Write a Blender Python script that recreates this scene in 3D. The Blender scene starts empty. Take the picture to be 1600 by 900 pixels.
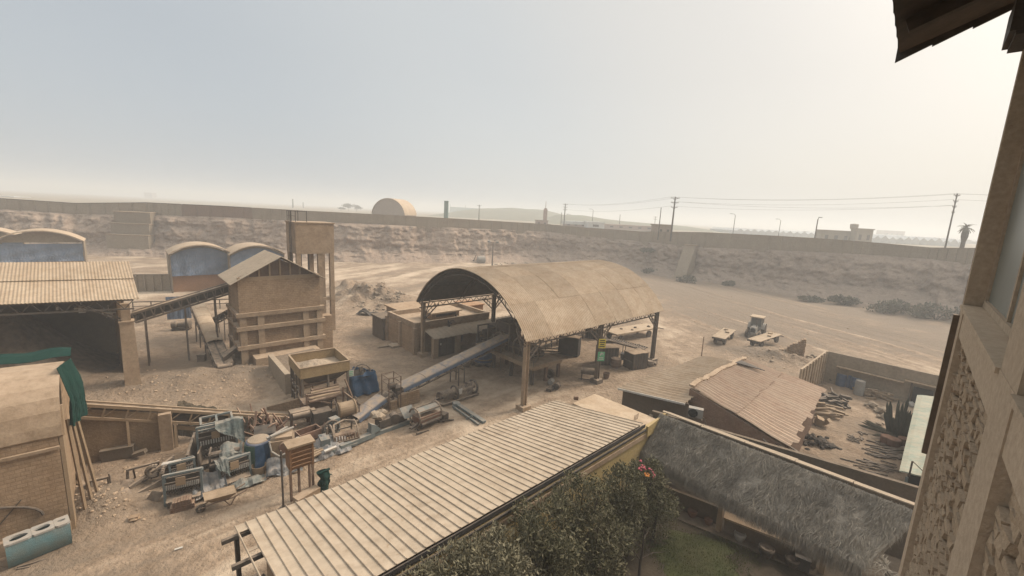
import bpy, bmesh, math, random
import numpy as np
from mathutils import Vector, Matrix
random.seed(7)
R = math.radians
C = bpy.context.scene.collection
scene = bpy.context.scene

# ------------------------------------------------------------------ camera, sky, sun, exposure
CAM_H = 14.0
FPX, PITCH, ROLL = 663.0, R(9.84), R(2.92)
cam = bpy.data.objects.new('camera', bpy.data.cameras.new('camera'))
C.objects.link(cam)
cam.data.sensor_width = 36.0
cam.data.lens = 36.0 * FPX / 1600.0
cam.data.clip_start = 0.05
cam.data.clip_end = 9000.0
cam.matrix_world = (Matrix.Translation((0, 0, CAM_H)) @ Matrix.Rotation(R(90) - PITCH, 4, 'X')
                    @ Matrix.Rotation(ROLL, 4, 'Z'))
scene.camera = cam

SUN_AZ, SUN_EL = R(62), R(40)          # azimuth to the right of the viewing direction (+Y)
SUN_DIR = Vector((math.sin(SUN_AZ) * math.cos(SUN_EL), math.cos(SUN_AZ) * math.cos(SUN_EL), math.sin(SUN_EL)))
sun = bpy.data.objects.new('sun', bpy.data.lights.new('sun', 'SUN'))
C.objects.link(sun)
sun.data.energy = 2.2
sun.data.angle = R(16)
sun.data.color = (1.0, 0.91, 0.80)
sun.rotation_euler = SUN_DIR.to_track_quat('Z', 'Y').to_euler()

world = bpy.data.worlds.new('World')
scene.world = world
world.use_nodes = True
wn, wl = world.node_tree.nodes, world.node_tree.links
bg = wn['Background']
sky = wn.new('ShaderNodeTexSky')
sky.sky_type = 'NISHITA'
sky.sun_disc = False
sky.sun_elevation = SUN_EL
sky.sun_rotation = SUN_AZ
sky.air_density = 1.0
sky.dust_density = 7.0
sky.ozone_density = 1.0
tc = wn.new('ShaderNodeTexCoord')
dot = wn.new('ShaderNodeVectorMath'); dot.operation = 'DOT_PRODUCT'
wl.new(tc.outputs['Generated'], dot.inputs[0]); dot.inputs[1].default_value = SUN_DIR
rmp = wn.new('ShaderNodeValToRGB')          # a hazy overcast: grey far from the sun, pale and warm towards it
rmp.color_ramp.interpolation = 'EASE'
el = rmp.color_ramp.elements
el[0].position = 0.0; el[0].color = (2.6, 2.82, 3.0, 1)
el[1].position = 1.0; el[1].color = (4.1, 3.95, 3.62, 1)
e = el.new(0.45); e.color = (3.2, 3.32, 3.32, 1)
e = el.new(0.78); e.color = (3.7, 3.6, 3.35, 1)
wl.new(dot.outputs['Value'], rmp.inputs[0])
mx = wn.new('ShaderNodeMix'); mx.data_type = 'RGBA'
mx.inputs[0].default_value = 0.88
wl.new(sky.outputs[0], mx.inputs[6]); wl.new(rmp.outputs[0], mx.inputs[7])
sz_ = wn.new('ShaderNodeSeparateXYZ'); wl.new(tc.outputs['Generated'], sz_.inputs[0])
mr = wn.new('ShaderNodeMapRange'); mr.inputs[1].default_value = .5; mr.inputs[2].default_value = 1.0; mr.inputs[3].default_value = 1.0; mr.inputs[4].default_value = 3.0
wl.new(sz_.outputs[2], mr.inputs[0])      # the overcast is brightest overhead
ml = wn.new('ShaderNodeMapRange'); ml.inputs[1].default_value = .0; ml.inputs[2].default_value = .28; ml.inputs[3].default_value = 1.10; ml.inputs[4].default_value = 1.0
wl.new(sz_.outputs[2], ml.inputs[0])      # and a little paler again low down, where the dust hangs
mm_ = wn.new('ShaderNodeMath'); mm_.operation = 'MULTIPLY'; wl.new(mr.outputs[0], mm_.inputs[0]); wl.new(ml.outputs[0], mm_.inputs[1])
vm = wn.new('ShaderNodeVectorMath'); vm.operation = 'SCALE'; wl.new(mx.outputs[2], vm.inputs[0]); wl.new(mm_.outputs[0], vm.inputs['Scale'])
wl.new(vm.outputs[0], bg.inputs[0])
bg.inputs[1].default_value = 0.10
scene.view_settings.view_transform = 'Standard'
scene.view_settings.look = 'None'
scene.view_settings.gamma = 1.0
scene.view_settings.use_curve_mapping = False
scene.view_settings.exposure = 0.97
scene.render.engine = 'CYCLES'
scene.cycles.max_bounces = 6
scene.cycles.diffuse_bounces = 3
scene.cycles.volume_bounces = 1
scene.cycles.use_denoising = True

# ------------------------------------------------------------------ helpers
def ray(px, py):
    a, b = (px - 800) / FPX, -(py - 450) / FPX
    c, s = math.cos(ROLL), math.sin(ROLL)
    x, y = a * c - b * s, a * s + b * c
    return Vector((x, math.cos(PITCH) + y * math.sin(PITCH), -math.sin(PITCH) + y * math.cos(PITCH)))
def P(px, py, z=0.0):                       # measured point at height z
    d = ray(px, py); t = (z - CAM_H) / d.z
    return Vector((0, 0, CAM_H)) + d * t
def D(px, py, Y):                           # measured point at distance Y
    d = ray(px, py)
    return Vector((0, 0, CAM_H)) + d * (Y / d.y)

UA = 42.7                                   # the site's own grid: everything stands along U and V
U = Vector((math.cos(R(UA)), math.sin(R(UA)), 0))
V = Vector((math.sin(R(UA)), -math.cos(R(UA)), 0))
Z = Vector((0, 0, 1))

class MB:
    def __init__(s): s.v, s.f = [], []
    def add(s, vs, fs):
        n = len(s.v); s.v += [tuple(v) for v in vs]; s.f += [tuple(i + n for i in f) for f in fs]; return s
    def box(s, c, size, rz=0.0, rx=0.0, ry=0.0):
        M = Matrix.Rotation(rz, 3, 'Z') @ Matrix.Rotation(ry, 3, 'Y') @ Matrix.Rotation(rx, 3, 'X')
        c = Vector(c); h = [x / 2 for x in size]
        vs = [c + M @ Vector((sx * h[0], sy * h[1], sz * h[2])) for sz in (-1, 1) for sx, sy in ((-1, -1), (1, -1), (1, 1), (-1, 1))]
        return s.add(vs, [(3, 2, 1, 0), (4, 5, 6, 7), (0, 1, 5, 4), (1, 2, 6, 5), (2, 3, 7, 6), (3, 0, 4, 7)])
    def beam(s, p, q, w, h=None, up=Z):
        p, q = Vector(p), Vector(q); h = h or w
        d = (q - p).normalized(); a = d.cross(Vector(up))
        if a.length < 1e-3: a = d.cross(Vector((1, 0.2, 0)))
        a.normalize(); b = a.cross(d).normalized()
        a *= w / 2; b *= h / 2
        vs = [p - a - b, p + a - b, p + a + b, p - a + b, q - a - b, q + a - b, q + a + b, q - a + b]
        return s.add(vs, [(3, 2, 1, 0), (4, 5, 6, 7), (0, 1, 5, 4), (1, 2, 6, 5), (2, 3, 7, 6), (3, 0, 4, 7)])
    def tube(s, p, q, r, r2=None, n=10, caps=True):
        p, q = Vector(p), Vector(q); r2 = r if r2 is None else r2
        d = (q - p).normalized(); a = d.cross(Z)
        if a.length < 1e-3: a = Vector((1, 0, 0))
        a.normalize(); b = d.cross(a)
        vs = []
        for c, rr in ((p, r), (q, r2)):
            vs += [c + (a * math.cos(2 * math.pi * k / n) + b * math.sin(2 * math.pi * k / n)) * rr for k in range(n)]
        fs = [(k, (k + 1) % n, n + (k + 1) % n, n + k) for k in range(n)]
        if caps: fs += [tuple(range(n - 1, -1, -1)), tuple(range(n, 2 * n))]
        return s.add(vs, fs)
    def path(s, pts, r, n=8):
        for a, b in zip(pts[:-1], pts[1:]): s.tube(a, b, r, n=n)
        return s
    def lathe(s, base, prof, axis=Z, n=20, caps=True):
        base, axis = Vector(base), Vector(axis).normalized(); a = axis.cross(Z)
        if a.length < 1e-3: a = Vector((1, 0, 0))
        a.normalize(); b = axis.cross(a); vs = []
        for r, h in prof:
            vs += [base + axis * h + (a * math.cos(2 * math.pi * k / n) + b * math.sin(2 * math.pi * k / n)) * max(r, 1e-3) for k in range(n)]
        m = len(prof)
        fs = [(i * n + k, i * n + (k + 1) % n, (i + 1) * n + (k + 1) % n, (i + 1) * n + k) for i in range(m - 1) for k in range(n)]
        if caps: fs += [tuple(range(n - 1, -1, -1)), tuple(range((m - 1) * n, m * n))]
        return s.add(vs, fs)
    def ring(s, c, axis, R0, r, n=20, a0=0, a1=360, m=6):
        c, axis = Vector(c), Vector(axis).normalized(); a = axis.cross(Z)
        if a.length < 1e-3: a = Vector((1, 0, 0))
        a.normalize(); b = a.cross(axis)
        pts = [c + (a * math.cos(R(a0 + (a1 - a0) * k / n)) + b * math.sin(R(a0 + (a1 - a0) * k / n))) * R0 for k in range(n + 1)]
        return s.path(pts, r, m)
    def prism(s, poly, d):                   # a flat polygon pushed along d
        n = len(poly); d = Vector(d); poly = [Vector(p) for p in poly]
        fs = [tuple(range(n - 1, -1, -1)), tuple(range(n, 2 * n))] + [(k, (k + 1) % n, n + (k + 1) % n, n + k) for k in range(n)]
        return s.add(poly + [p + d for p in poly], fs)
    def slab(s, fn, nu, nv, d):              # fn(a, b) with a, b in 0..1; closed slab pushed along d
        d = Vector(d); top = [Vector(fn(i / nu, j / nv)) for j in range(nv + 1) for i in range(nu + 1)]
        N = len(top); W = nu + 1
        fs = [(j * W + i, j * W + i + 1, (j + 1) * W + i + 1, (j + 1) * W + i) for j in range(nv) for i in range(nu)]
        fs += [tuple(N + x for x in reversed(f)) for f in list(fs)]
        rim = [i for i in range(W)] + [j * W + nu for j in range(1, nv + 1)] + [nv * W + i for i in range(nu - 1, -1, -1)] + [j * W for j in range(nv - 1, 0, -1)]
        fs += [(rim[(k + 1) % len(rim)], rim[k], N + rim[k], N + rim[(k + 1) % len(rim)]) for k in range(len(rim))]
        return s.add(top + [p + d for p in top], fs)
    def rock(s, c, r, sq=0.7):
        c = Vector(c); t = (1 + 5 ** .5) / 2
        vs = [(-1, t, 0), (1, t, 0), (-1, -t, 0), (1, -t, 0), (0, -1, t), (0, 1, t), (0, -1, -t), (0, 1, -t), (t, 0, -1), (t, 0, 1), (-t, 0, -1), (-t, 0, 1)]
        fs = [(0, 11, 5), (0, 5, 1), (0, 1, 7), (0, 7, 10), (0, 10, 11), (1, 5, 9), (5, 11, 4), (11, 10, 2), (10, 7, 6), (7, 1, 8),
              (3, 9, 4), (3, 4, 2), (3, 2, 6), (3, 6, 8), (3, 8, 9), (4, 9, 5), (2, 4, 11), (6, 2, 10), (8, 6, 7), (9, 8, 1)]
        M = Matrix.Rotation(random.random() * 6.28, 3, 'Z') @ Matrix.Rotation(random.random() * 3, 3, 'X')
        out = []
        for v in vs:
            w = M @ Vector(v).normalized() * r * random.uniform(.65, 1.15); w.z *= sq; out.append(c + w)
        return s.add(out, fs)

def mesh_obj(name, v, f, mat, smooth=False):
    me = bpy.data.meshes.new(name); me.from_pydata([tuple(x) for x in v], [], f)
    if mat: me.materials.append(mat)
    if smooth: me.polygons.foreach_set('use_smooth', [True] * len(me.polygons))
    me.update(); me.validate()
    o = bpy.data.objects.new(name, me); C.objects.link(o); return o
WM = {}
def tag(o, label, cat=None, group=None, kind=None):
    if label: o['label'] = label
    if cat: o['category'] = cat
    if group: o['group'] = group
    if kind: o['kind'] = kind
    return o
def thing(name, label, cat, loc=(0, 0, 0), rz=0.0, group=None):
    o = bpy.data.objects.new(name, None); C.objects.link(o); o.empty_display_size = 0.3
    o.location = loc; o.rotation_euler = (0, 0, rz)
    WM[o.name] = Matrix.Translation(Vector(loc)) @ Matrix.Rotation(rz, 4, 'Z')
    return tag(o, label, cat, group)
def root_of(o):
    while o.parent: o = o.parent
    return o
def part(name, mb, mat, parent, world=True, smooth=False, label=None):
    """one part; shapes given in world coordinates are moved into the thing's own frame"""
    v = mb.v
    if world:
        inv = WM[root_of(parent).name].inverted(); v = [inv @ Vector(p) for p in v]
    o = mesh_obj(name, v, mb.f, mat, smooth); o.parent = parent
    if label: o['label'] = label
    return o
def single(name, mb, mat, label, cat, loc=None, smooth=False, group=None, kind=None):
    """a thing that is one mesh; origin at loc"""
    loc = Vector(loc) if loc is not None else Vector((0, 0, 0))
    o = mesh_obj(name, [Vector(p) - loc for p in mb.v], mb.f, mat, smooth); o.location = loc
    return tag(o, label, cat, group, kind)
def dup(o, loc, rz, label, group=None):
    def cp(src, par):
        c = src.copy(); C.objects.link(c); c.parent = par
        for ch in list(src.children): cp(ch, c)
        return c
    r = cp(o, None); r.location = loc; r.rotation_euler = (0, 0, rz); r['label'] = label
    if group: r['group'] = group
    WM[r.name] = Matrix.Translation(Vector(loc)) @ Matrix.Rotation(rz, 4, 'Z')
    return r

def vnoise(x, y, seed=0):
    x, y = np.asarray(x, float), np.asarray(y, float)
    ix, iy = np.floor(x).astype(np.int64), np.floor(y).astype(np.int64)
    fx, fy = x - ix, y - iy
    fx, fy = fx * fx * (3 - 2 * fx), fy * fy * (3 - 2 * fy)
    def h(a, b):
        n = (a * 374761393 + b * 668265263 + seed * 974634777) & 0xffffffff
        n = ((n ^ (n >> 13)) * 1274126177) & 0xffffffff
        n = n ^ (n >> 16)
        return (n & 0xffff) / 65535.0
    return (h(ix, iy) * (1 - fx) + h(ix + 1, iy) * fx) * (1 - fy) + (h(ix, iy + 1) * (1 - fx) + h(ix + 1, iy + 1) * fx) * fy
def fbm(x, y, seed=0, o=4):
    s, a, t = 0, 1.0, 0
    for k in range(o):
        s = s + a * vnoise(np.asarray(x) * 2 ** k, np.asarray(y) * 2 ** k, seed + k); t += a; a *= .5
    return s / t - .5

# ------------------------------------------------------------------ materials
DUST = (0.41, 0.292, 0.196)
def material(name, c1, c2, scale=1.0, rough=0.95, bump=0.25, bscale=None, dust=0.0, spec=0.15, streak=None, brick=None, metal=0.0, attr=None, dustcol=DUST, contrast=0.25, grit=None, vary=0.10, bdist=.06):
    def calm(c):                              # the pale, slightly pink dust of the place
        return (c[0], c[1] * 1.03, min(c[2] * 1.06, c[1])) if c[0] > c[1] > c[2] and c[0] < c[1] * 1.75 else c
    c1, c2, dustcol = calm(c1), calm(c2), calm(dustcol)
    m = bpy.data.materials.new(name); m.use_nodes = True
    n, l = m.node_tree.nodes, m.node_tree.links
    b = n['Principled BSDF']; b.inputs['Roughness'].default_value = rough
    b.inputs['Specular IOR Level'].default_value = spec; b.inputs['Metallic'].default_value = metal
    co = n.new('ShaderNodeTexCoord').outputs['Object']
    def noise(sc, det=5, src=co, dist=0.0):
        t = n.new('ShaderNodeTexNoise'); t.inputs['Scale'].default_value = sc; t.inputs['Detail'].default_value = det
        t.inputs['Roughness'].default_value = 0.62; t.inputs['Distortion'].default_value = dist
        l.new(src, t.inputs['Vector']); return t.outputs['Fac']
    def ramp(src, lo, hi):
        t = n.new('ShaderNodeMapRange'); t.inputs[1].default_value = lo; t.inputs[2].default_value = hi; l.new(src, t.inputs[0]); return t.outputs[0]
    def mix(f, a, bb, mode='MIX'):
        t = n.new('ShaderNodeMix'); t.data_type = 'RGBA'; t.blend_type = mode
        for i, x in ((0, f), (6, a), (7, bb)):
            if isinstance(x, (int, float)): t.inputs[i].default_value = x
            elif isinstance(x, tuple): t.inputs[i].default_value = (*x, 1)
            else: l.new(x, t.inputs[i])
        return t.outputs[2]
    src = co
    if streak:                                # stretched noise: (angle, ratio) lies along the ground or down a wall
        mp = n.new('ShaderNodeMapping'); l.new(co, mp.inputs[0]); mp.inputs['Scale'].default_value = streak; src = mp.outputs[0]
    col = mix(ramp(noise(scale, 6, src), .5 - contrast, .5 + contrast), c1, c2)
    fine = noise(scale * 9, 4, src)
    col = mix(ramp(fine, .3, .75), mix(1.0, col, (.72, .71, .70), 'MULTIPLY'), col)
    if grit:
        for gs, lo, hi, cc in grit: col = mix(ramp(noise(gs, 5, co, .6), lo, hi), mix(1.0, col, cc, 'MULTIPLY'), col)
    height = noise(bscale or scale * 14, 6)
    if brick:                                 # brick = (width, row height, mortar colour)
        dx = n.new('ShaderNodeVectorMath'); dx.operation = 'DOT_PRODUCT'; dx.inputs[1].default_value = tuple(brick[3]) if len(brick) > 3 else tuple(U + V)
        l.new(co, dx.inputs[0])
        sz = n.new('ShaderNodeSeparateXYZ'); l.new(co, sz.inputs[0])
        cx = n.new('ShaderNodeCombineXYZ'); l.new(dx.outputs['Value'], cx.inputs[0]); l.new(sz.outputs[2], cx.inputs[1])
        bt = n.new('ShaderNodeTexBrick'); bt.inputs['Scale'].default_value = 1.0; bt.inputs['Brick Width'].default_value = brick[0]
        bt.inputs['Row Height'].default_value = brick[1]; bt.inputs['Mortar Size'].default_value = brick[1] * .11
        bt.inputs['Color1'].default_value = (1, 1, 1, 1); bt.inputs['Color2'].default_value = (.8, .78, .76, 1); bt.inputs['Mortar'].default_value = (*brick[2], 1)
        l.new(cx.outputs[0], bt.inputs['Vector'])
        col = mix(.8, col, bt.outputs['Color'], 'MULTIPLY')
        mm = n.new('ShaderNodeMath'); mm.operation = 'MULTIPLY_ADD'; mm.inputs[1].default_value = -.6
        l.new(bt.outputs['Fac'], mm.inputs[0]); l.new(height, mm.inputs[2]); height = mm.outputs[0]
    if attr:
        at = n.new('ShaderNodeAttribute'); at.attribute_name = attr[0]
        for lo, hi, cc in attr[1:]: col = mix(ramp(at.outputs['Fac'], lo, hi), col, calm(cc))
    if dust:
        ge = n.new('ShaderNodeNewGeometry'); sp = n.new('ShaderNodeSeparateXYZ'); l.new(ge.outputs['Normal'], sp.inputs[0])
        up = ramp(sp.outputs[2], .15, .8)
        nn = ramp(noise(2.3, 5), .25, .62)
        a = n.new('ShaderNodeMath'); a.operation = 'MULTIPLY_ADD'; l.new(up, a.inputs[0]); a.inputs[1].default_value = .75; a.inputs[2].default_value = .25
        q = n.new('ShaderNodeMath'); q.operation = 'MULTIPLY'; l.new(a.outputs[0], q.inputs[0]); l.new(nn, q.inputs[1])
        w = n.new('ShaderNodeMath'); w.operation = 'MULTIPLY'; w.use_clamp = True; w.inputs[1].default_value = dust * 1.4; l.new(q.outputs[0], w.inputs[0])
        col = mix(w.outputs[0], col, dustcol)
    if vary:                                  # no two sheets, boards or blocks weather alike
        oi = n.new('ShaderNodeObjectInfo'); vr = n.new('ShaderNodeMapRange'); vr.inputs[3].default_value = 1 - vary; vr.inputs[4].default_value = 1 + vary * .4
        l.new(oi.outputs['Random'], vr.inputs[0]); vv_ = n.new('ShaderNodeVectorMath'); vv_.operation = 'SCALE'
        l.new(col, vv_.inputs[0]); l.new(vr.outputs[0], vv_.inputs['Scale']); col = vv_.outputs[0]
    l.new(col, b.inputs['Base Color'])
    bp = n.new('ShaderNodeBump'); bp.inputs['Strength'].default_value = bump; bp.inputs['Distance'].default_value = bdist
    l.new(height, bp.inputs['Height']); l.new(bp.outputs[0], b.inputs['Normal'])
    return m
M = {}
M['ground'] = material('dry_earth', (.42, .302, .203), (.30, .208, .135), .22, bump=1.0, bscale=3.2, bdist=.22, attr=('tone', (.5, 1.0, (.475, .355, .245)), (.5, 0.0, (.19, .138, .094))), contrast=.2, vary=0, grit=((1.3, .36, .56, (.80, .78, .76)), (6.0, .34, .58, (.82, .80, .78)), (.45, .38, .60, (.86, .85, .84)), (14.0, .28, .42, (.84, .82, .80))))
M['cliff'] = material('cut_earth', (.47, .338, .240), (.34, .245, .178), .5, bump=1.0, bscale=1.8, bdist=.3, grit=((1.1, .36, .56, (.82, .80, .79)), (3.5, .38, .56, (.80, .78, .77))), attr=('tone', (.6, 1.2, (.44, .32, .225)), (.45, -.1, (.19, .148, .112))))
M['plateau'] = material('plateau_earth', (.33, .26, .18), (.24, .19, .13), .03, bump=.3, bscale=.6)
M['concrete'] = material('dusty_concrete', (.385, .272, .175), (.30, .212, .135), .8, bump=.25, dust=.5, grit=((.7, .40, .58, (.80, .77, .74)), (3.0, .36, .55, (.86, .84, .82))))
M['wallconc'] = material('perimeter_concrete', (.32, .248, .172), (.25, .19, .13), .5, bump=.2)
M['wallbrick'] = material('perimeter_brick', (.24, .150, .100), (.19, .122, .083), .5, bump=.2)
M['brick'] = material('dusty_brick', (.42, .285, .172), (.335, .225, .137), .7, bump=.35, dust=.35, brick=(.40, .16, (.66, .63, .60)), grit=((.6, .40, .58, (.82, .79, .76)), (2.6, .36, .55, (.88, .86, .84))))
M['redbrick'] = material('red_brick', (.25, .145, .095), (.185, .112, .076), .9, bump=.35, dust=.4, brick=(.26, .10, (.6, .58, .55)))
M['orange'] = material('orange_brick', (.42, .225, .115), (.33, .17, .088), .9, bump=.3, dust=.3, brick=(.26, .10, (.65, .62, .6)))
M['retain'] = material('brown_brick_wall', (.245, .165, .095), (.195, .130, .075), .8, bump=.4, dust=.3, brick=(.24, .09, (.7, .7, .7)))
M['roofsheet'] = material('dusty_roof_sheet', (.50, .378, .255), (.41, .302, .20), .5, bump=.15, dust=.4, rough=.85, contrast=.3, vary=.16, grit=((.8, .40, .58, (.82, .77, .71)), (3.2, .36, .55, (.88, .86, .83))))
M['ribroof'] = material('cream_ribbed_roof', (.46, .352, .248), (.375, .285, .20), .35, bump=.05, dust=.4, rough=.8, contrast=.3, dustcol=(.45, .348, .245), vary=.07, grit=((1.6, .36, .55, (.86, .84, .82)), (.25, .40, .58, (.86, .83, .80)), (5.0, .30, .42, (.74, .66, .58))))
M['rustroof'] = material('rust_stained_roof', (.43, .305, .215), (.345, .205, .135), .5, bump=.15, dust=.45, rough=.85, contrast=.2)
M['grayroof'] = material('weathered_asbestos', (.35, .275, .195), (.26, .205, .145), .7, bump=.2, dust=.35)
M['steel'] = material('dusty_steel', (.135, .106, .081), (.088, .071, .057), 3, bump=.2, dust=.5, rough=.8)
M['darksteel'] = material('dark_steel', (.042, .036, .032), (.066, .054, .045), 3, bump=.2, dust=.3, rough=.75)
M['rust'] = material('rusty_steel', (.155, .088, .058), (.105, .068, .048), 4, bump=.25, dust=.45, rough=.9)
M['rustpaint'] = material('red_brown_paint', (.185, .09, .060), (.13, .075, .055), 2, bump=.15, dust=.5)
M['belt'] = material('rubber_belt', (.06, .052, .046), (.10, .082, .065), 2, bump=.1, dust=.6)
M['timber'] = material('weathered_timber', (.30, .205, .12), (.22, .15, .09), 3, bump=.3, dust=.4, streak=(1, 1, 8))
M['slat'] = material('stained_timber', (.24, .125, .060), (.18, .09, .042), 5, bump=.2, dust=.12, rough=.6)
M['bluetarp'] = material('blue_tarp', (.085, .135, .215), (.13, .178, .245), .9, bump=.3, bscale=3, dust=.28, rough=.6, spec=.3)
M['brightblue'] = material('bright_blue_tarp', (.022, .085, .185), (.045, .125, .225), 1.5, bump=.4, bscale=4, dust=.18, rough=.5, spec=.35)
M['greytarp'] = material('grey_green_tarp', (.115, .150, .145), (.070, .098, .10), 1.8, bump=.45, bscale=4, dust=.3, rough=.65, spec=.25)
M['greentarp'] = material('green_shade_net', (.008, .030, .024), (.014, .044, .034), 1.3, bump=.3, bscale=4, dust=.0, rough=.85, spec=.05)
M['teal'] = material('faded_teal_paint', (.10, .215, .235), (.115, .165, .165), 2.4, bump=.35, dust=.45, rough=.6)
M['greyblue'] = material('grey_blue_paint', (.145, .185, .188), (.10, .135, .14), 2.5, bump=.2, dust=.4, rough=.65)
M['barrelblue'] = material('blue_plastic', (.02, .07, .16), (.035, .09, .17), 2, bump=.08, dust=.25, rough=.45, spec=.4)
M['barrelgreen'] = material('green_plastic', (.03, .095, .07), (.04, .11, .085), 2, bump=.08, dust=.25, rough=.45, spec=.4)
M['yellow'] = material('yellow_plaster', (.47, .335, .135), (.40, .285, .125), .9, bump=.25, dust=.3)
M['paleblue'] = material('pale_blue_sheet', (.25, .255, .265), (.18, .195, .225), 1.0, bump=.15, dust=.85, rough=.6, streak=(1, 1, 1))
M['palecloth'] = material('pale_blue_grey_tarp', (.11, .135, .155), (.155, .175, .185), 1.6, bump=.45, bscale=4, dust=.35, rough=.65, spec=.25)
M['white'] = material('dusty_white', (.58, .54, .47), (.46, .42, .36), 2, bump=.1, dust=.35, rough=.7)
M['signyellow'] = material('yellow_sign', (.72, .52, .05), (.64, .47, .07), 2, bump=.05, dust=.05, rough=.5)
M['signgreen'] = material('green_sign', (.12, .42, .20), (.15, .45, .24), 2, bump=.05, dust=.05, rough=.5)
M['ink'] = material('dark_ink', (.03, .03, .03), (.04, .04, .04), 3, bump=.02)
M['black'] = material('black_sheet', (.028, .027, .027), (.045, .042, .040), 2, bump=.25, dust=.15, rough=.7)
M['rockpile'] = material('rubble_stone', (.34, .265, .185), (.21, .165, .12), 2.5, bump=.5, dust=.35)
M['coal'] = material('charcoal', (.03, .028, .027), (.07, .060, .052), 3, bump=.5, dust=.12)
M['thatch'] = material('grey_thatch', (.25, .212, .165), (.15, .128, .102), .8, bump=1.0, bscale=9, streak=(1, 1, .3), contrast=.2)
M['straw'] = material('grey_straw', (.33, .28, .215), (.165, .142, .115), .55, vary=0, bump=.2, contrast=.2)
M['leafdark'] = material('dark_leaf', (.14, .122, .066), (.068, .066, .036), 1.2, bump=.1, rough=.85, spec=.04, vary=0, dust=.18, dustcol=(.22, .18, .115))
M['leafpale'] = material('dusty_leaf', (.21, .18, .115), (.115, .100, .055), 1.2, bump=.1, rough=.85, spec=.04, vary=0, dust=.28, dustcol=(.26, .215, .14))
M['leaffar'] = material('far_shrub_leaf', (.135, .122, .082), (.10, .092, .064), .8, bump=.1, dust=.4, dustcol=(.22, .18, .12))
M['bark'] = material('bark', (.075, .055, .04), (.05, .038, .028), 5, bump=.5)
M['cactus'] = material('cactus_skin', (.030, .040, .027), (.045, .052, .034), 3, bump=.4, dust=.2)
M['flower'] = material('pink_flower', (.42, .07, .10), (.50, .16, .17), 6, bump=.05)
M['flowero'] = material('orange_flower', (.55, .18, .04), (.50, .22, .06), 6, bump=.05)
M['soil'] = material('garden_soil', (.095, .068, .042), (.05, .038, .025), .7, bump=.7, bscale=8)
M['grassbase'] = material('lawn_base', (.048, .060, .018), (.085, .072, .032), .8, bump=.6, bscale=14)
M['grass'] = material('grass_blade', (.055, .075, .019), (.10, .088, .034), .7, bump=.05)
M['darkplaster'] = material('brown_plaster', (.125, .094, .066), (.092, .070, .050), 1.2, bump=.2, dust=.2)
M['clay'] = material('clay_pot', (.17, .075, .045), (.12, .058, .038), 4, bump=.1, dust=.2)
M['facade'] = material('tan_render', (.54, .42, .30), (.46, .355, .25), 2.2, bump=.25, bscale=60, dust=.3)
M['facestone'] = material('rough_stone_cladding', (.52, .39, .265), (.44, .325, .218), 3.5, bump=.6, bscale=40, dust=.25)
M['rooftile'] = material('grey_roof_tile', (.062, .057, .052), (.095, .084, .072), 5, bump=.2, rough=.6, dust=.15)
M['paleroof'] = material('pale_green_roof', (.235, .285, .225), (.19, .235, .185), .9, bump=.15, dust=.35, rough=.7)
M['tyre'] = material('tyre_rubber', (.028, .026, .024), (.045, .040, .036), 4, bump=.1, dust=.45)
M['hill'] = material('hill_earth', (.20, .18, .12), (.14, .14, .095), .012, bump=.3, bscale=.2)
M['farwhite'] = material('far_white_cloth', (.60, .58, .54), (.52, .50, .46), .05, bump=.05)
M['farwall'] = material('far_plaster', (.36, .27, .20), (.30, .22, .165), .2, bump=.1)
M['pinkwall'] = material('far_pink_plaster', (.40, .27, .215), (.34, .23, .18), .2, bump=.1)
M['greenpanel'] = material('green_panel', (.075, .15, .125), (.09, .17, .14), .5, bump=.1)
M['greennet'] = material('green_netting', (.16, .27, .24), (.20, .31, .28), .3, bump=.2)
M['wood_pole'] = material('pole_concrete', (.14, .115, .092), (.10, .085, .07), 1, bump=.1)
M['barrelwhite'] = material('grey_white_barrel', (.33, .31, .27), (.26, .24, .21), 2, bump=.1, dust=.3)
def glass(name, col, rough):
    m = bpy.data.materials.new(name); m.use_nodes = True
    b = m.node_tree.nodes['Principled BSDF']; n, l = m.node_tree.nodes, m.node_tree.links
    t = n.new('ShaderNodeTexNoise'); t.inputs['Scale'].default_value = 2.0; t.inputs['Detail'].default_value = 6
    co = n.new('ShaderNodeTexCoord'); mp = n.new('ShaderNodeMapping'); mp.inputs['Scale'].default_value = (3, 3, .4)
    l.new(co.outputs['Object'], mp.inputs[0]); l.new(mp.outputs[0], t.inputs['Vector'])
    x = n.new('ShaderNodeMix'); x.data_type = 'RGBA'; l.new(t.outputs['Fac'], x.inputs[0])
    x.inputs[6].default_value = (*col, 1); x.inputs[7].default_value = tuple(c * .75 for c in col) + (1,)
    l.new(x.outputs[2], b.inputs['Base Color']); b.inputs['Roughness'].default_value = rough
    return m
M['pane'] = glass('dusty_window_pane', (.20, .215, .19), .3)
M['cabglass'] = glass('dusty_cab_glass', (.11, .11, .10), .25)

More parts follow.
